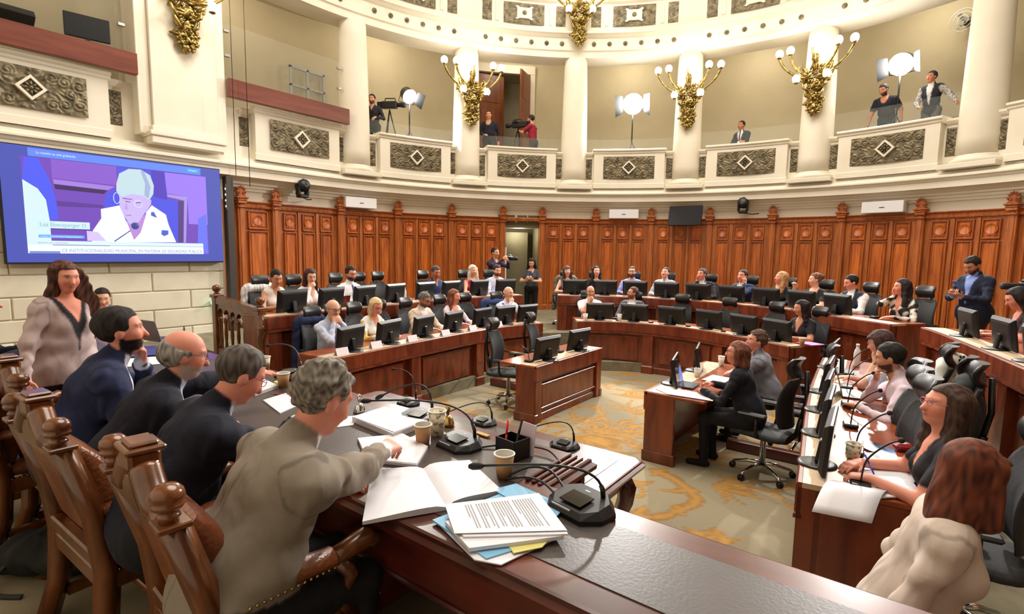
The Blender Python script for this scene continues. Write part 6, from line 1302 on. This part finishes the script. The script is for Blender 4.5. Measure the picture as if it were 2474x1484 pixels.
def sconce(M_, label, sc=1.0, lights=True, power=9):
    e = empty('wall_sconce', (0, 0, 0), 0, label, 'wall lamp', 'gilded wall sconces with lit globes'); e.matrix_world = M_ @ Matrix.Scale(sc, 4)
    for n_, me in SCD: link(n_, me, e)
    for g_ in SCG: o = link('globe', globe_m, e); o.location = g_
    if lights:
        d = bpy.data.lights.new('sconce_light', 'POINT'); d.energy = power; d.color = (1, .9, .76); d.shadow_soft_size = .25; l = bpy.data.objects.new('sconce_light', d); COL.objects.link(l); l.location = M_ @ Vector((0, -.75*sc, .45*sc))
sconce(flat_at(-58.7, 7.73, 6.2), 'gilded sconce on the column left of the gallery door', 1.15, power=45); sconce(flat_at(-37.2, 7.73, 8.42), 'gilded sconce high on the column right of the gallery door', 1.15, power=45)
sconce(flat_at(-15.6, 7.73, 6.2), 'gilded sconce on the column right of the central floodlight', 1.15, power=45); sconce(flat_at(6.0, 7.73, 6.2), 'gilded sconce on the column left of the gallery technicians', 1.15, power=45)
sconce(Matrix.Translation((-7.66, -2.38, 6.35)) @ Matrix.Rotation(PI/2, 4, 'Z'), 'large gilded sconce on the broad pier at the upper left', 1.15, power=70)
# ================================================================== floodlights on the gallery
lampw = mat('floodlight_face', (1, 1, 1), .3, emis=(1, .98, .95), estr=60)
def flood(x, y, z, target, label, power, spot=True, size=95, k=1.0):
    e = empty('floodlight', (x, y, 4.45), 0, label, 'floodlight', 'floodlights on stands'); d = (Vector(target)-Vector((x, y, z))); R_ = d.to_track_quat('Y', 'Z').to_matrix().to_4x4(); T = Matrix.Translation((0, 0, z-4.45)) @ R_
    a = MB(); Mx = T @ Matrix.Rotation(-PI/2, 4, 'X')
    a.lathe([(.10*k, -.28), (.17*k, -.22), (.19*k, 0), (.195*k, .015)], n=24, M=Mx); a.build('housing', black, e); a = MB(); a.lathe([(.193*k, .014), (.18*k, .03), (0, .05)], n=24, M=Mx); a.build('lamp_face', lampw, e)
    for s_ in (-1, 1):
        a = MB(); a.add([T @ Vector(p) for p in ((s_*.19*k, .02, -.16*k), (s_*.19*k, .02, .16*k), (s_*.32*k, .24, .2*k), (s_*.32*k, .24, -.2*k))], [(0, 1, 2, 3)]); a.build('barn_door', black, e)
    a = MB(); a.tube([(0, 0, .9), (0, 0, z-4.45-.22)], .018, 8); a.build('pole', black, e)
    for k in range(3): an = 2*PI*k/3+.5; MB().tube([(0, 0, .95), (.45*math.cos(an), .45*math.sin(an), 0)], .013, 6).build('tripod_leg', black, e)
    MB().tube([T @ Vector((-.24, -.05, 0)), T @ Vector((-.24, -.05, -.2)), Vector((0, 0, z-4.45-.22)), T @ Vector((.24, -.05, -.2)), T @ Vector((.24, -.05, 0))], .01, 6).build('yoke', black, e)
    if spot:
        ld = bpy.data.lights.new('flood_beam', 'SPOT'); ld.energy = power; ld.spot_size = rad(size); ld.spot_blend = .6; ld.shadow_soft_size = .14; ld.color = (1, .97, .93); lo = bpy.data.objects.new('flood_beam', ld); COL.objects.link(lo); dn = d.normalized(); lo.location = Vector((x, y, z))+dn*.30; lo.rotation_euler = d.to_track_quat('-Z', 'Y').to_euler()
flood(-3.85, 7.95, 6.46, (.5, -4.5, .8), 'glaring floodlight in the middle of the gallery', 2800, k=1.5)
flood(2.36, 8.45, 6.50, (-.5, -4.0, .8), 'glaring floodlight beside the two technicians', 2300, k=1.25)
flood(-8.25, 3.40, 6.30, (-1.5, 2.2, 1.5), 'floodlight with open barn doors beside the left gallery cameraman', 1200)
# ================================================================== video cameras
def vcam(x, y, z, rz, label, tripod=True, s=1.0):
    e = empty('video_camera', (x, y, z), rad(rz), label, 'camera')
    a = MB(); a.box((0, 0, 0), (.12*s, .34*s, .15*s), bev=.015); a.build('camera_body', black, e); a = MB(); Mx = Matrix.Rotation(-PI/2, 4, 'X'); a.lathe([(.045*s, 0), (.05*s, .1*s), (.062*s, .12*s), (.062*s, .2*s), (.05*s, .2*s)], (0, .16*s, 0), 14, M=Mx); a.build('lens', blackm, e)
    a = MB(); a.tube([(0, -.1*s, .08*s), (0, -.1*s, .14*s), (0, .12*s, .14*s), (0, .14*s, .08*s)], .012*s, 6); a.build('handle', black, e); a = MB(); a.box((-.09*s, .05*s, .07*s), (.06*s, .12*s, .06*s), bev=.01); a.build('viewfinder', black, e); a = MB(); a.box((0, -.22*s, 0), (.1*s, .1*s, .13*s), bev=.01); a.build('battery', blackm, e)
    if tripod:
        for k in range(3): an = 2*PI*k/3; MB().tube([(0, 0, -.1*s), (.35*math.cos(an), .35*math.sin(an), 4.45-z)], .016, 6).build('tripod_leg', black, e)
    return e
vcam(-8.42, 2.86, 5.98, -60, 'broadcast camera of the cameraman behind the left column', s=1.2); vcam(-6.72, 6.28, 5.92, 190-90, 'broadcast camera of the cameraman in crimson', s=1.1)
def stillcam(x, y, z, rz, label):
    e = empty('photo_camera', (x, y, z), rad(rz), label, 'camera'); MB().box((0, 0, 0), (.14, .07, .1), bev=.012).build('camera_body', black, e); MB().box((0, 0, .06), (.06, .06, .04), bev=.01).build('prism', black, e)
    MB().lathe([(.035, 0), (.04, .08), (.044, .17), (.04, .2)], (0, .035, -.005), 14, M=Matrix.Rotation(-PI/2, 4, 'X')).build('lens', blackm, e)
stillcam(-4.50, 3.05, 2.03, -98, 'photo camera in the hands of the photographer by the doorway'); stillcam(4.02, 2.38, 1.86, 110, 'photo camera poking in from the right edge')
def phone(x, y, z, rz, tilt, label, rgb):
    e = empty('phone', (x, y, z), rad(rz), label, 'phone'); M_ = Matrix.Rotation(rad(tilt), 4, 'X'); MB().box((0, 0, 0), (.075, .009, .15), bev=.004, M=M_).build('case', mat('phone_%d' % rgb[2], srgb(*rgb), .3), e); MB().box(M_ @ Vector((0, .0055, 0)), (.067, .001, .14), M=M_).build('display', mat('phone_display', srgb(20, 22, 30), .1, emis=srgb(90, 110, 150), estr=.3), e)
phone(3.41, 2.84, 1.83, 225-90, -50, 'blue phone in the hands of the standing man', (60, 120, 210)); phone(-4.60, 4.03, 1.66, -155, -45, 'dark phone of the young woman in the doorway', (24, 24, 28))
# ================================================================== devices on the frieze
for ph_, z, ds in ((-79.8, 3.29, 'above the outer left row'), (-27.0, 3.26, 'in the middle beside the small television'), (16.9, 3.27, 'above the right of the outer row')):
    e = empty('wall_loudspeaker', (0, 0, 0), 0, 'white box-shaped wall loudspeaker '+ds, 'loudspeaker', 'white wall loudspeakers'); e.matrix_world = flat_at(ph_, 7.94, z)
    MB().box((0, 0, 0), (.80, .22, .25), bev=.012).build('cabinet', acwhite, e); MB().box((0, -.112, -.01), (.10, .004, .018)).build('badge', mat('dark_badge', srgb(70, 70, 74), .5), e); MB().bb(-.3, .3, .1, .2, -.05, .05).build('bracket', acwhite, e)
e = empty('television', (0, 0, 0), 0, 'small black television tilted down on the frieze', 'television'); e.matrix_world = flat_at(-15.1, 7.72, 3.2) @ Matrix.Rotation(rad(-14), 4, 'Z') @ Matrix.Rotation(rad(-10), 4, 'X')
MB().box((0, 0, 0), (.88, .06, .53), bev=.008).build('cabinet', black, e); MB().box((0, -.031, 0), (.84, .002, .49)).build('display', mat('tv_glass', srgb(34, 36, 44), .2), e); MB().bb(-.06, .06, .03, .2, -.06, .06).build('bracket', black, e)
for ph_, z, ds in ((-90.9, 3.44, 'above the left end of the panelling'), (-4.7, 3.40, 'right of the small television')):
    e = empty('robotic_camera', (0, 0, 0), 0, 'black remote-controlled camera on a wall bracket '+ds, 'camera', 'remote-controlled cameras'); e.matrix_world = flat_at(ph_, 7.75, z)
    MB().box((0, 0, -.13), (.2, .2, .07), bev=.02).build('base', black, e); a = MB(); a.box((.10, 0, .03), (.05, .16, .3), bev=.02); a.box((-.10, 0, -.02), (.05, .16, .2), bev=.02); a.build('yoke', black, e)
    a = MB(); a.lathe([(.0, -.14), (.11, -.12), (.13, 0), (.12, .12), (.07, .15), (0, .15)], (0, 0, .09), 18, M=Matrix.Rotation(rad(80), 4, 'X')); a.build('head', black, e); MB().lathe([(.05, 0), (.05, .02), (0, .025)], (0, -.15, .07), 14, M=Matrix.Rotation(PI/2, 4, 'X')).build('lens', mat('lens_glass', srgb(30, 32, 44), .08), e); MB().tube([(0, .05, .22), (.02, 0, .25), (0, -.05, .22)], .01, 6).build('handle', black, e); MB().tube([(0, .0, -.15), (.2, .15, -.18), (.35, .22, -.16)], .012, 6).build('arm', black, e)
# ================================================================== gallery glass, lamps, left balcony gear
for a_, b_, z1, ds in ((-79.0, -60.2, 5.32, 'in front of the left cameraman'), (-57.3, -38.6, 5.30, 'in front of the crimson cameraman'), (-35.8, -17.0, 5.3, 'in front of the central floodlight'), (-14.2, 4.6, 5.38, 'in front of the lone man in a suit'), (7.4, 26.4, 5.45, 'in front of the two technicians')):
    mb = MB(); ubox(mb, a_, b_, 8.0, 8.01, 4.99, z1); tag(mb.build('glass_rail', glassm), 'low clear glass rail '+ds, 'glass rail', 'glass rails of the gallery')
for y0, y1, ds in ((-1.60, 1.0, 'beside the first column'), (-8.0, -3.2, 'at the upper left')):
    e = empty('glass_screen', (-7.9, 0, 5.34), 0, 'tall clear glass screen of the side balcony '+ds, 'glass screen'); MB().bb(-.006, .006, y0, y1, 0, 1.1).build('pane', glassm, e)
    for y in (y0+.05, y1-.05):
        for z in (.05, .5, .95): MB().bb(-.02, .05, y-.05, y+.05, z-.025, z+.025, bev=.005).build('clamp', steel, e)
for ph_, ds in ((-46.9, 'over the gallery door'), (-5.0, 'over the lone man in a suit')):
    e = empty('ceiling_lamp', up(ph_, 9.6, 8.25), 0, 'lit bowl ceiling lamp '+ds, 'ceiling lamp', 'bowl lamps of the gallery'); MB().lathe([(.24, 0), (.24, -.05), (.2, -.06)], n=20).build('rim', brass, e); MB().lathe([(.22, -.05), (.2, -.13), (.12, -.2), (0, -.22)], n=20).build('bowl', mat('lamp_bowl', (1, .9, .7), .3, emis=(1, .85, .6), estr=5), e)
for ph_ in (-70, -47, -26, -5, 17, -95, -122):
    p = up(ph_, 9.5, 8.0); d = bpy.data.lights.new('gallery_light', 'POINT'); d.energy = 30; d.color = (1, .92, .78); d.shadow_soft_size = .2; l = bpy.data.objects.new('gallery_light', d); COL.objects.link(l); l.location = p
e = empty('wall_fan', (0, 0, 0), 0, 'grey wall fan on the gallery behind the technicians', 'fan'); e.matrix_world = flat_at(19.5, 10.3, 7.6); a = MB()
for r_ in (.25, .18, .1): a.tube([(r_*math.cos(t), -.1, r_*math.sin(t)) for t in [2*PI*i/20 for i in range(21)]], .008, 5, cap=False)
a.build('cage', steel, e); a = MB()
for k in range(3): an = 2*PI*k/3; a.box((.1*math.cos(an), -.06, .1*math.sin(an)), (.18, .01, .08), M=Matrix.Rotation(-an, 4, 'Y') @ Matrix.Rotation(.3, 4, 'X'))
a.build('blades', mat('grey_plastic', srgb(150, 146, 140), .5), e); MB().bb(-.05, .05, -.05, .2, -.05, .05).build('motor', black, e)
e = empty('sound_desk', (-7.84, -4.75, 5.35), rad(-90), 'black sound mixing desk with cables on the upper left balcony', 'mixing desk'); MB().box((0, 0, .13), (.75, .30, .12), bev=.01, M=Matrix.Rotation(rad(38), 4, 'X')).build('console', black, e); a = MB()
for k in range(9): a.box((-.32+.08*k, -.02, .20), (.02, .05, .012))
a.build('faders', mat('grey_plastic', srgb(150, 146, 140), .5), e)
for k in range(3): MB().tube(smooth_path([(-.3+.3*k, -.12, .1), (-.2+.3*k, -.2, .04), (-.05+.25*k, -.22, .02), (.1+.2*k, -.16, .01)], 5), .009, 6).build('cable', mat('cable_%d' % k, [srgb(190, 60, 50), srgb(200, 200, 200), srgb(60, 60, 66)][k], .5), e)
e = empty('monitor', (-7.86, -3.72, 5.35), rad(-100), 'black monitor seen from behind on the upper left balcony', 'monitor'); MB().box((0, 0, .28), (.58, .04, .36), bev=.01).build('housing', black, e); MB().box((0, .0, .05), (.06, .03, .12)).build('stand', black, e); MB().lathe([(.11, 0), (.11, .012), (0, .014)], n=16).build('foot', black, e)
e = empty('loudspeaker', (-9.4, -1.2, 4.45), rad(20), 'tall black loudspeaker at the back of the side balcony', 'loudspeaker'); MB().box((0, 0, 1.1), (.35, .35, 1.4), bev=.02).build('cabinet', black, e); MB().tube([(0, 0, 0), (0, 0, .45)], .03, 8).build('pole', black, e)
e = empty('glass_door', (-10.2, 1.6, 4.45), rad(90), 'grey-framed glass door at the back of the side balcony', 'door')
for x0, x1, z0, z1 in ((-.5, -.45, 0, 2.4), (.45, .5, 0, 2.4), (-.03, .03, 0, 2.4), (-.5, .5, 2.35, 2.42), (-.5, .5, 1.9, 1.95)): MB().bb(x0, x1, -.03, .03, z0, z1).build('frame_bar', mat('grey_frame', srgb(170, 172, 170), .4), e)
MB().bb(-.47, .47, -.004, .004, 0, 2.38).build('pane', glassm, e)
for y, z1, ds in ((-1.66, 3.55, 'left'), (-1.40, 3.36, 'right')):
    tag(MB().tube([(-7.48, y, z1), (-7.46, y, 9.0)], .006, 6).build('hanging_cable', black), '%s one of two thin cables hanging in front of the pier' % ds, 'cable')
e = empty('signal_lamp', (-7.80, -2.05, 1.12), 0, 'small glowing green lamp on the stone wall', 'lamp'); MB().sphere((0.03, 0, 0), .035).build('bulb', mat('green_glow', srgb(90, 240, 190), .3, emis=srgb(70, 255, 190), estr=6), e); MB().bb(-.06, 0, -.03, .03, -.03, .03).build('socket', acwhite, e)
# ================================================================== jackets over chairs
def draped(x, y, z, face, label, rgb, drop=.5, stripes=None):
    e = empty('draped_jacket', (x, y, z), rad(face)-PI/2, label, 'jacket'); sd = SDF(); A = .008
    sd.cone((-.15, -.28, 1.05), (.15, -.28, 1.05), .075, .075, 'j', .06, A, 26); sd.ell((0, -.33, .98-drop*.5), (.25, .06, drop*.55), 'j', None, .06, A, 24)
    for sx in (-1, 1): sd.cone((sx*.2, -.28, 1.02), (sx*.27, -.27, 1.02-drop*.95), .06, .055, 'j', .05, A, 30)
    V, F = sd.surface(.014); c = np.tile(np.array(srgb(*rgb)), (len(V), 1))
    if stripes: c[np.sin(V[:, 0]*140) > .75] = srgb(*stripes)
    link('cloth', mesh_from('cloth', V, F, c, figure_mat), e)
def drape_row(row, xy, label, rgb, off=.92, **kw): l = row.near(*xy); p, th = row.at(l, off); draped(p[0], p[1], row.base, th-90, label, rgb, **kw)
drape_row(outL, (-4.69, -2.55), 'white striped jacket over the first chair of the outer left row', (232, 230, 228), stripes=(170, 168, 172)); drape_row(inL, (-3.32, -2.53), 'navy jacket over the chair of the balding man in pale blue', (34, 40, 72), drop=.8); drape_row(inL, (-3.22, 1.2), 'blue jacket over the chair of the bald man in the striped shirt', (56, 70, 116)); drape_row(outR, (-3.29, 3.61), 'grey-green coat over the first chair of the outer curved row', (112, 112, 100), drop=.7)
draped(3.06, -.98, .17, 168, 'dark grey jacket over the chair behind the man in pink', (70, 74, 74), drop=.6); draped(3.0, -.12, .17, 160, 'white jacket over the chair behind the woman in the white tee', (236, 234, 226), drop=.4)
# ================================================================== small things on the rows
def laptop(x, y, z, rz, label, lid=(150, 152, 158), open_=105, on=None, s=1.0):
    e = empty('laptop', (x, y, z), rad(rz), label, 'laptop'); MB().box((0, 0, .008), (.32*s, .22*s, .014), bev=.004).build('base', mat('alu_%d' % lid[0], srgb(*lid), .35, .6), e); MB().box((0, -.01, .0155), (.28*s, .11*s, .001)).build('keyboard', black, e)
    T = Matrix.Translation((0, .11*s, .014)) @ Matrix.Rotation(rad(90-open_), 4, 'X'); MB().box((T @ Vector((0, 0, .105*s))), (.32*s, .008, .21*s), bev=.003, M=T.to_3x3().to_4x4()).build('lid', mat('alu_%d' % lid[0], srgb(*lid), .35, .6), e)
    MB().box((T @ Vector((0, -.0052, .105*s))), (.30*s, .001, .185*s), M=T.to_3x3().to_4x4()).build('display', mat('laptop_on', srgb(40, 40, 60), .2, emis=srgb(120, 140, 220), estr=.9) if on else mat('laptop_off', srgb(30, 30, 36), .15), e)
laptop(2.56, -.92, .922, 98, 'silver laptop in front of the man in pink'); laptop(2.42, .12, .922, 96, 'dark laptop beside the white bottle', (90, 88, 86)); laptop(1.02, -.92, .752, 92, 'open laptop with a blue display in front of the woman in black', (60, 64, 80), on=1, s=.85)
laptop(-2.95, -4.60, 1.273, 190, 'grey laptop before the stone wall at the far end of the presiding desk', (150, 150, 150))
laptop(-4.22, -1.72, 1.292, -90, 'reddish tablet standing between two monitors of the outer left row', (120, 50, 44), s=.8)
def bottle(x, y, z, label, m, capm):
    e = empty('bottle', (x, y, z), 0, label, 'bottle'); MB().lathe([(.033, 0), (.036, .01), (.036, .15), (.028, .19), (.016, .215), (.016, .235)], n=18).build('flask', m, e); MB().lathe([(.018, .235), (.018, .262), (.0, .264)], n=14).build('cap', capm, e)
bottle(2.46, .62, .922, 'white bottle at the far end of the right inner desk', acwhite, acwhite); bottle(2.80, -1.02, .922, 'steel bottle with a black cap beside the silver laptop', steel, black); bottle(-4.28, -.32, 1.292, 'small clear bottle with a green label on the outer left row', acwhite, mat('green_label', srgb(60, 110, 80), .5))
sheet('folder', [(2.5, -.05), (2.56, -.62), (2.78, -.58), (2.72, 0)], .923, .03, 'crimson folder before the woman in the white tee', 'folder', mat('crimson_folder', srgb(150, 30, 50), .5))
sheet('paper_sheet', [(2.62, -.62), (2.68, -1.0), (2.84, -.95), (2.80, -.6)], .923, .003, 'white papers under the steel bottle', 'paper', paper)
sheet('magazine', [(2.70, -2.28), (2.88, -2.40), (2.92, -2.66), (2.72, -2.5)], .923, .006, 'magazine with a blue cover beside the red case', 'magazine', mat('blue_magazine', srgb(120, 150, 200), .4, col2=srgb(30, 40, 70), nscale=12))
sheet('paper_sheet', [(2.70, -2.62), (2.85, -2.5), (3.06, -2.78), (2.96, -3.02), (2.8, -2.9)], .925, .004, 'large white sheet beside the magazine on the right desk', 'paper', paper)
sheet('paper_pile', [(2.72, -2.95), (2.95, -2.82), (3.02, -3.15), (2.84, -3.32), (2.72, -3.25)], .925, .008, 'pile of papers the woman with glasses writes on', 'paper', paper)
mb = MB(); P = []
for i in range(9):
    t = i/8; P.append([Vector((2.62+.26*k/4-.06*t, -3.22-.34*t+.05*k/4, .928+.03*math.sin(t*3)-.16*max(0, t-.45)**1.3)) for k in range(5)])
mb.grid(P, 0, True); o = mb.build('paper_sheet', paper, fix=False); tag(o, 'white sheet bending over the near end of the right desk', 'paper'); so = o.modifiers.new('thick', 'SOLIDIFY'); so.thickness = .002
mb = MB(); mb.box((0, 0, .025), (.11, .075, .05), bev=.018); o = tag(mb.build('glasses_case', mat('red_case', srgb(150, 36, 48), .4)), 'red spectacle case on the right inner desk', 'case'); o.location = (2.93, -2.36, .922); o.rotation_euler = (0, 0, .5)
pen(2.80, -3.02, .945, 120, .13, 'blue pen of the woman writing at the right desk', bluepen, 35)
for i, (x, y) in enumerate(((-2.60, -2.86), (-2.66, -2.30), (-2.68, -1.66), (-2.70, -.98), (-2.72, -.34), (-2.70, .30))):
    e = empty('name_card', (x+.07, y, .922), rad(90), '%s white tent card from the left along the inner left desk' % ORD[i], 'name card', 'white tent cards on the inner left desk'); a = MB(); a.add([(-.085, -.035, 0), (.085, -.035, 0), (.085, 0, .085), (-.085, 0, .085), (-.085, .035, 0), (.085, .035, 0)], [(0, 1, 2, 3), (3, 2, 5, 4)]); a.build('card', mat('card_stock', srgb(232, 222, 228), .6), e, fix=False)
    a = MB()
    for k in range(2): a.add([(-.05, -.0357+.012*(k+1)+.003, .03*(k+1)+.0), (.05, -.0357+.012*(k+1)+.003, .03*(k+1)), (.05, -.0357+.012*(k+1)+.0055, .03*(k+1)+.006), (-.05, -.0357+.012*(k+1)+.0055, .03*(k+1)+.006)], [(0, 1, 2, 3)])
    a.build('print_line', mat('grey_print', srgb(150, 148, 154), .7), e, fix=False)
for i, xy in enumerate(((-1.47, 2.50), (-.85, 2.62), (-.16, 2.58), (.52, 2.42), (1.12, 2.15))):
    l = inR.near(*xy); p, th = inR.at(l, .14); e = empty('computer_mouse', (p[0], p[1], .921), rad(th), '%s black computer mouse from the left on the inner curved desk' % ORD[i], 'mouse', 'mice on the inner curved desk'); MB().sphere((0, 0, .012), (.05, .032, .02), n=12, m=8).build('shell', black, e); MB().box((.02, 0, .03), (.02, .006, .006)).build('wheel', steel, e)
for i, y in enumerate((.0, -.7, -1.38, -2.05, -2.70, -3.26)):
    l = rIn.near(2.3, y); p, th = rIn.at(l, .30); e = empty('desk_microphone', (p[0], p[1], .922), rad(th), '%s slim microphone from the far end of the right inner desk' % ORD[i], 'microphone', 'slim microphones on the right desk'); MB().box((0, 0, .015), (.10, .10, .03), bev=.008).build('base', black, e); q = smooth_path([(0, 0, .03), (0.0, .02, .16), (.02, .10, .27), (.03, .16, .31)], 5); MB().tube(q, .005, 6).build('gooseneck', black, e); MB().sphere(q[-1], .016).build('mic_head', blackm, e)
for (x, y, z, rz, ds) in ((-1.03, -1.05, .752, 90, 'nearer'), (-1.08, -.22, .752, 90, 'farther')):
    e = empty('desk_microphone', (x, y, z), rad(rz), '%s slim microphone on the empty short desk' % ds, 'microphone', 'slim microphones on the empty short desk'); MB().box((0, 0, .015), (.10, .10, .03), bev=.008).build('base', black, e); q = smooth_path([(0, 0, .03), (.0, .04, .15), (-.02, .12, .2)], 5); MB().tube(q, .005, 6).build('gooseneck', black, e); MB().sphere(q[-1], .014).build('mic_head', blackm, e)
for i, (row, xy, ds) in enumerate(((inL, (-2.7, -2.35), 'before the balding man in pale blue'), (inL, (-2.75, -1.7), 'before the blonde woman'), (inL, (-2.7, .85), 'before the bald man at the far end of the inner left row'), (inR, (-1.5, 2.4), 'before the man in the white shirt'), (outR, (2.35, 2.6), 'before the woman in the black and white print'))):
    l = row.near(*xy); p, th = row.at(l, .40); e = empty('desk_microphone', (p[0], p[1], row.top), rad(th), 'slim gooseneck microphone '+ds, 'microphone'); MB().box((0, 0, .015), (.10, .10, .03), bev=.008).build('base', black, e); q = smooth_path([(0, 0, .03), (.0, .03, .2), (-.03, .14, .32)], 5); MB().tube(q, .005, 6).build('gooseneck', black, e); MB().sphere(q[-1], .014).build('mic_head', blackm, e)
for pts, z, ds in (([(.80, -1.30), (.98, -1.42), (1.42, -1.38), (1.40, -1.18), (.95, -1.14)], .752, 'white sheets spread at the near end of the short desk'), ([(1.05, -.55), (1.30, -.58), (1.32, -.25), (1.08, -.22)], .752, 'white sheets before the man in the grey suit'), ([(-3.05, -1.98), (-2.86, -2.0), (-2.84, -1.75), (-3.03, -1.72)], .93, 'white sheet before the blonde woman')):
    sheet('paper_sheet', pts, z, .005, ds, 'paper', paper)
sheet('notebook', [(1.62, 1.95), (1.85, 1.82), (1.98, 2.02), (1.74, 2.16)], .922, .012, 'pink notebook before the dark-haired woman in black', 'notebook', mat('pink_notebook', srgb(214, 120, 190), .5))
d = bpy.data.lights.new('corridor_fill', 'POINT'); d.energy = 25; d.color = (1, .93, .78); d.shadow_soft_size = .15; l = bpy.data.objects.new('corridor_fill', d); COL.objects.link(l); l.location = up(-47.3, 8.55, 2.7)  # unseen lamp added to brighten the corridor behind the doorway
